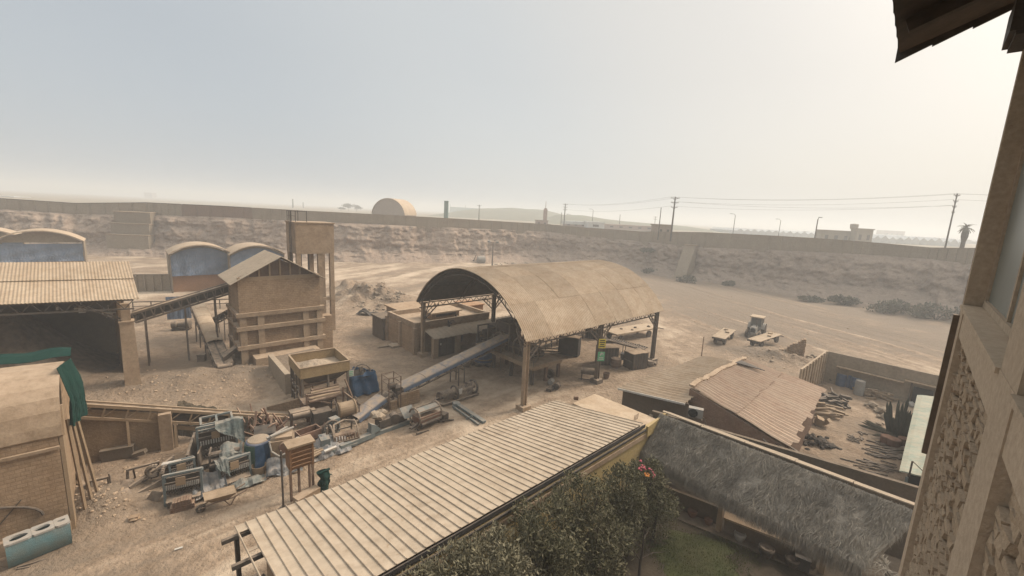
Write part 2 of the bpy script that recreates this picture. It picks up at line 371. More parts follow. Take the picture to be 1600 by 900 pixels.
# ------------------------------------------------------------------ the lie of the land
def np_sheet(name, X, Y, ZZ, mat, tone=None, smooth=True):
    ny, nx = X.shape
    v = np.stack([X, Y, ZZ], -1).reshape(-1, 3).astype(np.float32)
    idx = np.arange(ny * nx).reshape(ny, nx)
    q = np.stack([idx[:-1, :-1], idx[:-1, 1:], idx[1:, 1:], idx[1:, :-1]], -1).reshape(-1, 4)
    me = bpy.data.meshes.new(name); me.vertices.add(len(v)); me.vertices.foreach_set('co', v.ravel())
    me.loops.add(q.size); me.loops.foreach_set('vertex_index', q.ravel().astype(np.int32))
    me.polygons.add(len(q)); me.polygons.foreach_set('loop_start', np.arange(0, q.size, 4, dtype=np.int32))
    me.update(calc_edges=True); me.validate()
    if smooth: me.polygons.foreach_set('use_smooth', np.ones(len(q), bool))
    if tone is not None:
        a = me.attributes.new('tone', 'FLOAT', 'POINT'); a.data.foreach_set('value', np.clip(tone, 0, 1).ravel().astype(np.float32))
    me.materials.append(mat)
    o = bpy.data.objects.new(name, me); C.objects.link(o); o['kind'] = 'structure'; return o

def gauss(X, Y, c, rx, ry, ang=0.0):
    ca, sa = math.cos(ang), math.sin(ang)
    dx, dy = X - c[0], Y - c[1]
    return np.exp(-(((dx * ca + dy * sa) / rx) ** 2 + ((-dx * sa + dy * ca) / ry) ** 2))
xs = np.concatenate([np.arange(-1500, -160, 120), np.arange(-160, -45, 2.0), np.arange(-45, 56, .27), np.arange(56, 180, 2.0), np.arange(180, 1500, 120)])
ys = np.concatenate([np.arange(-300, -6, 30), np.arange(-6, 9, 1.0), np.arange(9, 72, .27), np.arange(72, 160, 1.0), np.arange(160, 400, 60)])
X, Y = np.meshgrid(xs, ys)
hgt = .22 * fbm(X * .12, Y * .12, 3) + .10 * fbm(X * .6, Y * .6, 9, 3) + .05 * fbm(X * 1.9, Y * 1.9, 10, 2)
flat = 1 - np.clip(gauss(X, Y, (22, 26), 16, 14) + gauss(X, Y, (5, 16), 12, 8), 0, 1) * .8
hgt *= flat
hgt += .045 * fbm(X * 3.2, Y * 3.2, 12, 2) * flat
uu, vv = X * U.x + Y * U.y, X * V.x + Y * V.y
tone = .46 + .75 * fbm(X * .09, Y * .09, 21) + .6 * fbm(X * .5, Y * .5, 31) + .3 * fbm(X * 1.7, Y * 1.7, 32, 2)
# wheel ruts: along the lane between the machines and the ribbed roof, and across the quarry floor on the right
wob = 1.6 * fbm(uu * .10, vv * .02, 41)
lane = np.exp(-((vv + 17.5) / 5.0) ** 2) * (uu < 24)
r1 = fbm(vv * 2.1 + wob * 2, uu * .05, 51, 3)
r1b = fbm(vv * 6.0 + wob * 5, uu * .08, 52, 2)
tone += lane * (1.0 * r1 + .55 * r1b + .06); hgt += lane * (.14 * r1 + .06 * r1b)
ta = math.atan2(-0.97, 0.24)
tu, tv = X * math.cos(ta) + Y * math.sin(ta), -X * math.sin(ta) + Y * math.cos(ta)
far = 1 / (1 + np.exp(-(X - .25 * Y - 12) / 5)) * 1 / (1 + np.exp(-(Y - 47) / 5))
r2 = fbm(tv * .75 + 2.2 * fbm(tu * .05, tv * .05, 61), tu * .022, 71, 4)
r2b = fbm(tv * 2.2 + 5 * fbm(tu * .05, tv * .05, 61), tu * .04, 73, 3)
tone += far * (1.9 * r2 + .9 * r2b - .50) - .35 * np.clip((Y - 62) / 25, 0, 1) * (X > 20); hgt += far * (.5 * r2 + .16 * r2b)
r3 = fbm((X * .94 - Y * .34) * .35 + 1.5 * fbm(X * .06, Y * .06, 85), (X * .34 + Y * .94) * .05, 81, 4)
far2 = 1 / (1 + np.exp(-(Y - 52) / 6)) * (1 - far)
tone += far2 * (1.3 * r3 + .10); hgt += far2 * .3 * r3
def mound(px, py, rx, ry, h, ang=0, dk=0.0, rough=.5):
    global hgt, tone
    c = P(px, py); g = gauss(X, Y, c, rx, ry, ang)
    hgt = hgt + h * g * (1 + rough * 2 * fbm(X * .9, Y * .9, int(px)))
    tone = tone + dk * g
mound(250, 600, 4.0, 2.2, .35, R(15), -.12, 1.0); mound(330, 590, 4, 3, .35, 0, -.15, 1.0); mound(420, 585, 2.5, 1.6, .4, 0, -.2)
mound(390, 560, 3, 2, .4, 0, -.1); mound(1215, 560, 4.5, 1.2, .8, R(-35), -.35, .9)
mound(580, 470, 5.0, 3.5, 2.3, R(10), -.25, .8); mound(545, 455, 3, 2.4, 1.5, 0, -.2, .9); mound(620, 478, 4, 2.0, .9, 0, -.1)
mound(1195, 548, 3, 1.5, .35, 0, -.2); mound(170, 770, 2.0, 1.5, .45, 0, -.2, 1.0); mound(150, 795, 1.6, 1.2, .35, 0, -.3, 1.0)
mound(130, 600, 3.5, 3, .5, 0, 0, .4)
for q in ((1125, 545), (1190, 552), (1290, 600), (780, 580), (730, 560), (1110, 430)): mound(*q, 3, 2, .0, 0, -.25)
hgt = np.where((Y > 9) & (Y < 160), hgt, hgt * .2)
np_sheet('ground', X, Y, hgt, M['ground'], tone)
def gz(x, y):                                # ground height under a point
    i = np.clip(np.searchsorted(xs, x) - 1, 0, len(xs) - 2); j = np.clip(np.searchsorted(ys, y) - 1, 0, len(ys) - 2)
    return float(hgt[j:j + 2, i:i + 2].mean())
def G(px, py, dz=0.0):                       # measured point dropped on the ground
    p = P(px, py, 0); p.z = gz(p.x, p.y) + dz; return p

# the cut face of the quarry: foot line and brink line, with the brink's height
foot = [Vector((-330, 30, 0)), Vector((-190, 70, 0)), P(0, 397), P(120, 399), P(230, 402), P(350, 406), P(480, 409), P(600, 411), P(700, 411), P(800, 411), P(855, 411),
        P(900, 416), P(1000, 426), P(1100, 441), P(1200, 456), P(1300, 473), P(1380, 484), P(1450, 497), P(1560, 520), Vector((150, 52, 0)), Vector((300, -20, 0))]
brink_px = {3: (120, 318, 334), 4: (230, 317, 335), 5: (350, 322.5, 339), 6: (480, 330, 345.5), 7: (600, 336, 350.5), 8: (700, 341.5, 355), 9: (800, 347.5, 358.5), 10: (853, 350.5, 361.5),
            11: (900, 355, 367), 12: (1000, 362, 376.5), 13: (1100, 363.5, 386), 14: (1200, 368.5, 390), 15: (1300, 374.5, 394), 16: (1380, 381, 399), 17: (1450, 387.5, 404)}
out = [8] * 11 + [9, 9, 7, 8, 9, 10, 11, 12, 12, 12]
brink, crest = [], []
for i, f in enumerate(foot):
    if i in brink_px:
        px, pt, pb = brink_px[i]; Yb = f.y + out[i]
        b = D(px, pb, Yb); t = D(px, pt, Yb)
    else: b = t = None
    brink.append(b); crest.append(t)
for i in (2, 1, 0):
    brink[i] = Vector((foot[i].x - 2, foot[i].y + 9, 9.9)); crest[i] = brink[i] + Z * 2.7
brink[2] = D(10, 327, foot[2].y + 8); crest[2] = D(10, 311, foot[2].y + 8)
for i in (18, 19, 20):
    brink[i] = Vector((foot[i].x + 6, foot[i].y + 11, 9.6)); crest[i] = brink[i] + Z * 2.6
def along(pts, n_per=0.36):
    cum = [0]
    for a, b in zip(foot[:-1], foot[1:]): cum.append(cum[-1] + (b - a).length)
    s = np.arange(0, cum[-1], n_per)
    return s, [np.interp(s, cum, [p[k] for p in pts]) for k in range(3)]
S, Ft = along(foot); _, Br = along(brink)
nt = 64
T = np.linspace(0, 1, nt)[:, None]
prof = np.interp(T, [0, .10, .28, .42, .80, .93, 1.0], [0, .05, .20, .32, .86, .965, 1.0])   # height against t
outp = np.interp(T, [0, .10, .28, .42, .80, .93, 1.0], [0, .20, .48, .60, .80, .92, 1.0])      # reach against t
s2 = S[None, :] + 0 * T
zz = prof * np.array(Br[2])[None, :]
gully = fbm(s2 * .16, zz * .05, 5, 4)
ledge = fbm(s2 * .05, zz * .55, 15, 4)
crumb = fbm(s2 * .8, zz * .9, 25, 4)
env = np.clip(T * 7, 0, 1) * np.clip((1 - T) * 9, 0, 1)
rill = fbm(s2 * .55 + .4 * fbm(zz * .3, s2 * .2, 91), zz * .10, 93, 4)
right0 = 1 / (1 + np.exp(-(s2 - S[np.argmin(abs(Ft[0] - P(905, 416).x) + abs(Ft[1] - P(905, 416).y))]) / 6))
disp = env * (3.2 * gully + 1.9 * ledge * (1 - .6 * right0) + 1.6 * crumb + 1.9 * rill * np.clip((T - .22) * 5, 0, 1) + .7 * fbm(s2 * 2.2, zz * 2.2, 97, 2))
dxn, dyn = np.gradient(Ft[0]), np.gradient(Ft[1])
ll = np.hypot(dxn, dyn); nx_, ny_ = dyn / ll, -dxn / ll       # towards the quarry floor
CX = Ft[0][None, :] + outp * (Br[0] - Ft[0])[None, :] + disp * nx_[None, :]
CY = Ft[1][None, :] + outp * (Br[1] - Ft[1])[None, :] + disp * ny_[None, :]
CZ = zz + env * (.5 * fbm(s2 * .35, T * 5, 35, 3)) - np.clip(1 - T * 12, 0, 1) * .5 + np.where(T > .97, .25 * fbm(s2 * .4, T, 44), 0)
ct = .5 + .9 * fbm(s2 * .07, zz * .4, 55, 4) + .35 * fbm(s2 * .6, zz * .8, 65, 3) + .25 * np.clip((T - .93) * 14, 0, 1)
right_shade = 1 / (1 + np.exp(-(s2 - S[np.argmin(abs(Ft[0] - P(905, 416).x) + abs(Ft[1] - P(905, 416).y))]) / 6)); ct = ct * (1 - .72 * right_shade) + .13 * right_shade  # right face greyed in the colour to carry its backlit shade
cl = np_sheet('cliff', CX, CY, CZ, M['cliff'], ct, smooth=False)
# the land beyond the brink, out to the horizon
bx, by, bz = (np.array([b[k] for b in brink]) for k in range(3))
k_ = np.array([0, .004, .01, .03, .1, .3, 1.0])[:, None]
ang_ = np.arctan2(by, bx)
fx_, fy_ = 4200 * np.cos(ang_), 4200 * np.sin(ang_)
PX = bx[None] + (fx_ - bx)[None] * k_; PY = by[None] + (fy_ - by)[None] * k_
PZ = bz[None] * (1 - np.clip(k_ * 40, 0, 1)) + 9.3 * np.clip(k_ * 40, 0, 1) + 0 * PX
PZ[0] -= .12
np_sheet('plateau', PX, PY, PZ, M['plateau'])
hz = MB()
def far_on(px, Yd): return Vector((ray(px, 335).x / ray(px, 335).y * Yd, Yd, 9.3))
# ------------------------------------------------------------------ perimeter walls on the brink
def seg_wall(name, label, i0, i1, mat, t0=0.0, t1=1.0, bays=5, coping=None, th=.25, lift=0.0):
    pts = []
    for i in range(i0, i1 + 1): pts.append((brink[i].copy(), crest[i].copy()))
    a = pts[0][0].lerp(pts[1][0], t0); at = pts[0][1].lerp(pts[1][1], t0)
    b = pts[-2][0].lerp(pts[-1][0], t1); bt = pts[-2][1].lerp(pts[-1][1], t1)
    pts[0], pts[-1] = (a, at), (b, bt)
    t = thing(name, label, 'wall', (a.x, a.y, a.z))
    w, cp = MB(), MB()
    for (p, pt), (q, qt) in zip(pts[:-1], pts[1:]):
        d = (q - p).normalized(); n = Vector((d.y, -d.x, 0)).normalized() * th / 2
        base_p, base_q = p - Z * 1.6, q - Z * 1.6
        w.prism([base_p - n, base_q - n, Vector((q.x, q.y, qt.z + lift)) - n, Vector((p.x, p.y, pt.z + lift)) - n], n * 2)
        cp.beam(Vector((p.x, p.y, pt.z + lift + .06)), Vector((q.x, q.y, qt.z + lift + .06)), th + .14, .13)
    part('wall_panel', w, mat, t)
    part('coping', cp, coping or mat, t)
    nseg = len(pts) - 1
    for k in range(bays * nseg + 1):
        s = k / bays; i = min(int(s), nseg - 1); f = s - i
        p = pts[i][0].lerp(pts[i + 1][0], f); zt = pts[i][1].lerp(pts[i + 1][1], f).z + lift
        d = (pts[i + 1][0] - pts[i][0]).normalized(); n = Vector((d.y, -d.x, 0)).normalized()
        pl = MB(); pl.beam(Vector((p.x, p.y, p.z - 1.5)) + n * .1, Vector((p.x, p.y, zt - .015)) + n * .1, .38, .36, up=n)
        part('pillar', pl, mat, t)
    return t
seg_wall('perimeter_wall', 'long tan wall with dark coping on the quarry brink at far left', 1, 5, M['wallconc'], .6, -.0 + .45, 5, M['darksteel'])
seg_wall('perimeter_wall', 'reddish brick stretch of the brink wall between the dark coped wall and the pale panels', 4, 6, M['wallbrick'], .47, .33, 3, M['darksteel'])
seg_wall('perimeter_wall', 'pale panelled wall on the brink behind the water tank and arched canopy', 5, 10, M['wallconc'], .34, .98, 6)
seg_wall('perimeter_wall', 'grey brown wall on the right hand brink below the utility poles', 10, 19, M['wallconc'], .02, .8, 5)

# ------------------------------------------------------------------ buttresses on the cut face
p = P(197, 399); t = thing('buttress', 'stepped masonry buttress against the left cut face', 'buttress', p)
d = (foot[4] - foot[3]).normalized(); n = Vector((d.y, -d.x, 0))
for k, (w_, z0, z1, off) in enumerate(((8.6, -.3, 4.6, 1.0), (7.9, 4.6, 7.2, 2.3), (7.6, 7.2, 9.9, 3.4))):
    m = MB(); c = p - n * (off + 2.5) + Z * (z0 + z1) / 2
    m.box(c, (w_, 5, z1 - z0), math.atan2(d.y, d.x)); part('masonry_step', m, M['wallconc'], t)
    m = MB(); m.box(c + Z * ((z1 - z0) / 2 + .08), (w_ + .3, 5.2, .18), math.atan2(d.y, d.x)); part('ledge', m, M['concrete'], t)
p = P(1052, 434); t = thing('buttress', 'plain concrete buttress standing in the right cut face below the utility pole', 'buttress', p)
m = MB(); d = (foot[13] - foot[12]).normalized(); n = Vector((d.y, -d.x, 0))
m.prism([p - n * 0, p - n * 5, p - n * 5.5 + Z * 8.4, p - n * 4.0 + Z * 8.4], d * 3.0); part('pier', m, M['wallconc'], t)
m = MB(); m.box(p - n * 4.7 + d * 1.5 + Z * 8.5, (3.3, 1.8, .2), math.atan2(d.y, d.x)); part('cap', m, M['concrete'], t)

# ------------------------------------------------------------------ beyond the wall
def barrel_shed(name, label, cat, c, rz, W, L, h, rise, mats, closed=True, front_lift=0.0):
    """vaulted shed, front gable at local y = 0, running back along local y"""
    t = thing(name, label, cat, c, rz)
    Rr = (W * W / 4 + rise * rise) / (2 * rise); a0 = math.asin(W / 2 / Rr)
    arc = [(Rr * math.sin(-a0 + 2 * a0 * k / 24), h + rise - Rr + Rr * math.cos(-a0 + 2 * a0 * k / 24)) for k in range(25)]
    m = MB(); m.slab(lambda a, b: (arc[round(a * 24)][0] * 1.02, -.4 + b * (L + .8), arc[round(a * 24)][1] + .12), 24, 1, (0, 0, -.14)); part('roof', m, mats[0], t, False)
    if closed:
        m = MB(); m.prism([(-W / 2, 0, -.5), (W / 2, 0, -.5)] + [(x, 0, z) for x, z in reversed(arc)], (0, .25, 0)); part('gable_wall', m, mats[1], t, False)
    for s in (-1, 1):
        m = MB(); m.box((s * (W / 2 - .1), L / 2 + .2, h / 2 - .25), (.22, L - .4, h + .48)); part('side_wall', m, mats[1], t, False)
    return t, arc
c = D(607, 338, 165); c.z = 9.0
barrel_shed('barrel_hall', 'tan hall with a round vaulted roof standing beyond the brink wall', 'hall', c, R(-14), 14.0, 9, 2.6, 6.0, (M['roofsheet'], M['farwall']))
m = MB(); c = D(697, 340, 190); c.z = 9
m.box((c.x, c.y, 13.4), (1.7, 1.6, 9.6)); m.box((c.x, c.y, 18.25), (1.95, 1.85, .25)); m.box((c.x - .87, c.y - .3, 13.2), (.1, .3, 9.2)); m.box((c.x, c.y - .83, 13.2), (.12, .1, 9.2)); m.box((c.x, c.y, 9.2), (2.6, 2.4, .8))
single('panel_tower', m, M['greenpanel'], 'slim dark green panel tower rising beyond the brink wall', 'tower', (c.x, c.y, 9))
t = thing('net_screen', 'pale green netting stretched between posts beyond the panel tower', 'netting', far_on(725, 610))
a, b = far_on(703, 600), far_on(750, 625); ZN = 17
m = MB(); m.slab(lambda u_, v_: a.lerp(b, u_) + Z * (v_ * (D(720, 324, 610).z - 9.3) + .5 * math.sin(u_ * 9) * v_ * (1 - v_)), 16, 6, (0, .05, 0)); part('net', m, M['greennet'], t)
for f in (0, .5, 1):
    m = MB(); q = a.lerp(b, f); m.tube(q, q + Z * (D(745, 322, 610).z - 8.8), .35, .25); part('post', m, M['wood_pole'], t)

def utility_pole(px, pyt, pyb, Yd, label, arms=3, r=.18, lamp=None, insul=True, armw=1.1):
    b = D(px, pyb, Yd); top = D(px, pyt, Yd); b.z = min(b.z, 9.3) - .2; hh = top.z - b.z
    t = thing('utility_pole' if lamp is None else 'street_lamp', label, 'utility pole' if lamp is None else 'street lamp', b)
    m = MB(); m.tube((0, 0, 0), (0, 0, hh), r, r * .62, 10); part('pole', m, M['wood_pole'], t, False)
    ends = []
    for k in range(arms):
        z = hh - .35 - k * 1.15; w = armw - .12 * k
        m = MB(); m.beam((-w, 0, z), (w, 0, z), .11, .13); m.beam((-w * .6, 0, z - .02), (0, 0, z - .6), .05, .05); m.beam((w * .6, 0, z - .02), (0, 0, z - .6), .05, .05)
        ca = part('cross_arm', m, M['wood_pole'], t, False)
        for s in (-1, 1):
            m = MB(); m.lathe((s * w * .92, 0, z + .06), [(.03, 0), (.075, .05), (.045, .10), (.07, .15), (.03, .22)], n=8); part('insulator', m, M['white'], ca, False)
            ends.append(b + Vector((s * w * .92, 0, z + .28)))
    if lamp:
        m = MB(); m.path([(0, 0, hh - .1), (lamp * .5, 0, hh + .35), (lamp * 1.3, 0, hh + .45)], r * .4); part('arm', m, M['wood_pole'], t, False)
        m = MB(); m.box((lamp * 1.55, 0, hh + .42), (.75, .28, .16)); part('lamp_head', m, M['greyblue'], t, False)
    return t, ends
_, e1 = utility_pole(1048, 307, 372, 112, 'tall dark utility pole with three cross arms rising beside the concrete buttress', 3, .26)
utility_pole(1028, 324, 372, 118, 'thin bare pole just left of the tall pole by the buttress', 0, .16)
_, e2 = utility_pole(1473, 301, 404, 88, 'leaning utility pole at far right of the brink wall', 4, .17, armw=.62)
WM
_, e3 = utility_pole(881, 318, 354, 190, 'distant utility pole with cross arms above the white roofed sheds', 3, .28)
utility_pole(876, 332, 356, 195, 'short thin pole close beside the distant cross armed pole', 0, .17)
utility_pole(748, 320, 348, 220, 'faint pole in front of the hazy hill', 1, .30)
utility_pole(458, 311, 330, 420, 'pale square post on the skyline above the water tank', 0, .8)
utility_pole(474, 316, 330, 480, 'fainter of two skyline posts beside the pale square one', 0, .7)
utility_pole(925, 328, 352, 210, 'hazy street lamp right of the distant cross armed pole', 0, .15, lamp=-1.0)
utility_pole(1145, 336, 366, 150, 'curved street lamp on the skyline halfway along the right wall', 0, .14, lamp=-1.0)
utility_pole(1216, 344, 370, 165, 'fainter street lamp between the curved lamp and the dark lamp post', 0, .14, lamp=-1.0)
utility_pole(1273, 342, 372, 105, 'dark lamp post standing close behind the right wall', 0, .17, lamp=.35)
utility_pole(967, 335, 358, 230, 'very faint pole above the dark hillside', 0, .2)
utility_pole(1022, 338, 360, 240, 'faint lattice pole left of the thin bare pole', 2, .2)
m = MB()
def wire(mm, a, b, sag=.8, r=.016):
    pts = [a.lerp(b, k / 14) - Z * sag * (1 - (2 * k / 14 - 1) ** 2) for k in range(15)]; mm.path(pts, r, 4)
for (i, j) in ((0, 0), (1, 1), (2, 2), (3, 5), (4, 4)): wire(m, e1[i], e2[j], 1.0)
single('power_line', m, M['darksteel'], 'thin wires sagging from the buttress pole to the leaning pole at right', 'power line', e1[0])
m = MB()
for (i, j) in ((0, 0), (1, 1), (4, 4)): wire(m, e3[i], e1[j], 1.2, .02)
single('power_line', m, M['darksteel'], 'thin wires sagging from the distant pole to the buttress pole', 'power line', e3[0])
m = MB()
for k in (0, 1, 3): wire(m, e2[k], e2[k] + Vector((42, -26, 1.5)), .9)
single('power_line', m, M['darksteel'], 'thin wires leaving the leaning pole towards the window', 'power line', e2[0])

def far_house(name, label, px0, px1, pyt, Yd, mat, roofmat, depth=8, wins=3, over=.25, roof=.35):
    a, b = far_on(px0, Yd), far_on(px1, Yd); zt = D((px0 + px1) / 2, pyt, Yd).z; w = b.x - a.x
    t = thing(name, label, 'building', (a + b) / 2)
    m = MB(); m.box((0, depth / 2, (zt - 9.3) / 2 - .3), (w, depth, zt - 9.3 - roof + .6)); part('wall', m, mat, t, False)
    m = MB(); m.box((0, depth / 2, zt - 9.3 - roof / 2 + .02), (w + over * 2, depth + over * 2, roof)); part('roof', m, roofmat, t, False)
    for k in range(wins):
        m = MB(); m.box((-w / 2 + w * (k + .5) / wins, -.02, (zt - 9.3) * .5), (w / wins * .34, .1, (zt - 9.3) * .3)); part('window', m, M['darksteel'], t, False)
    return t
far_house('white_roofed_shed', 'long white roofed shed beyond the right wall left of the cross armed pole', 884, 918, 346, 200, M['pinkwall'], M['farwhite'], 10, 3, .6, 1.4)
far_house('white_roofed_shed', 'shorter shed with a white front beyond the right wall, next to the long one', 919, 946, 347, 190, M['farwhite'], M['farwhite'], 9, 1)
far_house('pink_house', 'low pink walled house with a stub tower at the quarry corner', 838, 857, 344, 185, M['pinkwall'], M['farwall'], 7, 2)
m = MB(); q = D(852, 335, 186); m.box((q.x, q.y, 12.5), (1.6, 1.6, 8.6)); m.box((q.x, q.y, 16.9), (1.1, 1.1, .8)); m.tube((q.x, q.y, 17.2), (q.x, q.y, 20.2), .12)
single('stub_tower', m, M['pinkwall'], 'stub tower with a mast beside the low pink house', 'tower', (q.x, q.y, 9))
far_house('pink_house', 'long low pink wall house running behind the right wall', 950, 1024, 352, 215, M['pinkwall'], M['pinkwall'], 7, 5)
far_house('flat_house', 'small dark flat roofed house beside the tall buttress pole', 1030, 1052, 351, 125, M['farwall'], M['wallconc'], 6, 2)
t = far_house('mill_building', 'flat roofed building with a round water tower behind the right wall', 1290, 1366, 361, 150, M['wallconc'], M['wallconc'], 3, 5)
far_house('mill_block', 'taller right wing beside the round water tower building', 1344, 1370, 357.5, 147, M['wallconc'], M['wallconc'], 2.6, 2)
q = D(1334, 358, 152); m = MB(); m.lathe((q.x, q.y, 9.2), [(.8, 0), (.75, 5.4), (1.15, 6.1), (1.25, 7.3), (1.0, 7.5), (.2, 7.6)], n=16)
single('water_tower', m, M['wallconc'], 'round topped water tower above the flat roofed mill building', 'water tower', (q.x, q.y, 9.2))
m = MB()
for (x0, x1, y0, Yd, hgt_) in ((1155, 1290, 150, 260, 3.2), (1372, 1520, 150, 210, 3.4), (1250, 1560, 150, 330, 3.6)):
    a, b = far_on(x0, Yd), far_on(x1, Yd)
    n_ = 12
    for k in range(n_):
        p0, p1 = a.lerp(b, k / n_), a.lerp(b, (k + .96) / n_)
        m = MB(); zz_ = hgt_ * random.uniform(.9, 1.1)
        m.prism([p0, p1, p1 + Z * zz_ * .6, p0.lerp(p1, .5) + Z * zz_, p0 + Z * zz_ * .6], (2, 40, 0))
        single('greenhouse', m, M['farwhite'], 'pale cloth greenhouse in the hazy rows beyond the right wall', 'greenhouse', p0, group='rows of cloth greenhouses')
far_house('skyline_block', 'faint block on the skyline right of the dark lamp post', 1388, 1420, 361, 520, M['farwall'], M['farwall'], 12, 4)
far_house('skyline_block', 'ghostly apartment block on the hazy left skyline', 228, 240, 301, 900, M['farwall'], M['farwall'], 12, 3)
far_house('skyline_block', 'lower ghostly block left of the apartment block on the left skyline', 107, 120, 304, 900, M['farwall'], M['farwall'], 12, 2)
far_house('skyline_block', 'pale low house at the far left end of the brink wall', -30, 26, 306, 240, M['farwall'], M['farwhite'], 8, 3)
# hills
def hills(name, pts, Yd, depth, seed):
    xs_ = np.linspace(0, 1, 90); n_ = 14
    px_ = [p[0] for p in pts]; pz_ = [D(p[0], p[1], Yd).z - 9 for p in pts]; xx = [D(p[0], p[1], Yd).x for p in pts]
    gx = np.interp(xs_, np.linspace(0, 1, len(pts)), xx); gzv = np.interp(xs_, np.linspace(0, 1, len(pts)), pz_)
    k = np.linspace(0, 1, n_)[:, None]; shape = np.sin(k * math.pi) ** .8
    HX = gx[None] + 0 * k; HY = Yd - depth / 2 + k * depth + 0 * gx[None]
    HZ = 9.0 + shape * gzv[None] * (1 + .25 * fbm(HX * .03, HY * .03, seed)) - .3
    np_sheet(name, HX, HY, HZ, M['hill'])
hills('hills', [(640, 350), (690, 334), (740, 326), (800, 324), (850, 328), (880, 336), (930, 344), (960, 352)], 420, 160, 3)
hills('hills', [(840, 345), (870, 334), (905, 335), (950, 342), (1000, 347), (1060, 352), (1110, 360)], 330, 120, 8)

def leaf_mass(name, blobs, n, size, mat, parent=None, seed=1, loc=None, up=.35, thin=.45):
    """many small leaves spread through the volume of several uneven lobes"""
    rng = np.random.default_rng(seed)
    w = np.array([b[3] * b[4] * b[5] for b in blobs]) ** .66; w /= w.sum()
    ch = rng.choice(len(blobs), n, p=w); B = np.array(blobs, float)[ch]
    d = rng.normal(size=(n, 3)); d /= np.linalg.norm(d, axis=1)[:, None]
    r = rng.uniform(.15, 1, n) ** .42 * (1 + .22 * np.sin(d[:, 0] * 7 + B[:, 0]) * np.sin(d[:, 2] * 6 + B[:, 1] * 3))
    c = B[:, :3] + d * B[:, 3:6] * r[:, None]
    dirn = d * .7 + rng.normal(size=(n, 3)) * .7; dirn[:, 2] += up; dirn /= np.linalg.norm(dirn, axis=1)[:, None]
    side = np.cross(dirn, rng.normal(size=(n, 3))); side /= np.linalg.norm(side, axis=1)[:, None] + 1e-6
    L = size * rng.uniform(.5, 1.3, n)[:, None]; Wd = L * thin
    v = np.stack([c - dirn * L * .5, c + side * Wd * .5, c + dirn * L * .5, c - side * Wd * .5], 1).reshape(-1, 3)
    if loc is not None: v = v - np.array(loc)[None]
    me = bpy.data.meshes.new(name); me.vertices.add(4 * n); me.vertices.foreach_set('co', v.astype(np.float32).ravel())
    me.loops.add(4 * n); me.loops.foreach_set('vertex_index', np.arange(4 * n, dtype=np.int32))
    me.polygons.add(n); me.polygons.foreach_set('loop_start', np.arange(0, 4 * n, 4, dtype=np.int32)); me.update(calc_edges=True)
    me.materials.append(mat)
    o = bpy.data.objects.new(name, me); C.objects.link(o)
    if parent: o.parent = parent
    return o
# shrubs at the foot of the right cut face and the trees on the skyline
def shrub(px, py, rx, rh, label, n=900, seed=1, z=None, mat='leaffar', size=.5):
    p = G(px, py) if z is None else Vector((*z,))
    t = thing('shrub', label, 'shrub', p)
    rr = random.Random(seed); bl = []
    for k in range(7): bl.append((rr.uniform(-rx, rx) * .7, rr.uniform(-rx, rx) * .35, rh * rr.uniform(.25, .65), rx * rr.uniform(.3, .55), rx * rr.uniform(.25, .4), rh * rr.uniform(.3, .5)))
    leaf_mass('foliage', bl, n, size, M[mat], t, seed)
    m = MB()
    for k in range(5): m.tube((0, 0, -.2), (rr.uniform(-rx, rx) * .5, rr.uniform(-.4, .4), rh * .6), .06, .02, 6)
    part('stem', m, M['bark'], t, False)
for k, (px, py, rx, rh, lb) in enumerate((
        (1073, 441, 2.4, 1.9, 'dark shrub at the foot of the concrete buttress'), (1136, 447, 1.6, 1.2, 'small shrub right of the shrub by the buttress'),
        (1268, 471, 2.6, 1.1, 'low shrub at the cliff foot, left end of the shrub line'), (1318, 477, 3.0, 1.8, 'dusty shrub second from left in the cliff foot line'),
        (1393, 489, 4.6, 2.6, 'broad dark shrub in the middle of the cliff foot line'), (1462, 500, 4.2, 3.0, 'tall dark shrub at the right end of the cliff foot line beside the window'),
        (1015, 427, 2.6, 1.6, 'dark thorny scrub under the cliff behind the canopy roof'), (1005, 394, 2.6, 1.4, 'scrub clinging high on the cliff near the corner'), (902, 418, 2.2, 1.0, 'low scrub at the quarry corner foot'))):
    z = None
    if py < 400: q = D(px, py, 119); z = (q.x, q.y, q.z)
    shrub(px, py, rx, rh, lb, 700 if rx < 3 else 1300, k + 3, z)
def far_tree(px, pyt, Yd, w, label, n, seed, name='tree'):
    b = far_on(px, Yd); h = D(px, pyt, Yd).z - 9.3; t = thing(name, label, 'tree', b)
    m = MB(); m.tube((0, 0, -.3), (.1, 0, h * .5), .2, .12); m.tube((.1, 0, h * .45), (w * .3, 0, h * .8), .1, .04); m.tube((.1, 0, h * .45), (-w * .3, 0, h * .75), .1, .04); part('trunk', m, M['bark'], t, False)
    rr = random.Random(seed)
    leaf_mass('crown', [(rr.uniform(-w, w) * .6, rr.uniform(-w, w) * .3, h * rr.uniform(.45, .85), w * rr.uniform(.3, .5), w * .4, h * rr.uniform(.12, .25)) for k in range(8)], n, .8, M['leaffar'], t, seed)
far_tree(545, 318, 400, 7.6, 'grey bushy tree left of the vaulted hall', 1500, 4)
far_tree(557, 321, 400, 5.6, 'lower bushy tree tucked against the vaulted hall', 1000, 5)
far_tree(533, 324, 380, 5.2, 'small bush at the left edge of the hall trees', 600, 6)
far_tree(893, 333, 330, 5, 'clump of trees on the crest of the dark hillside', 700, 9)
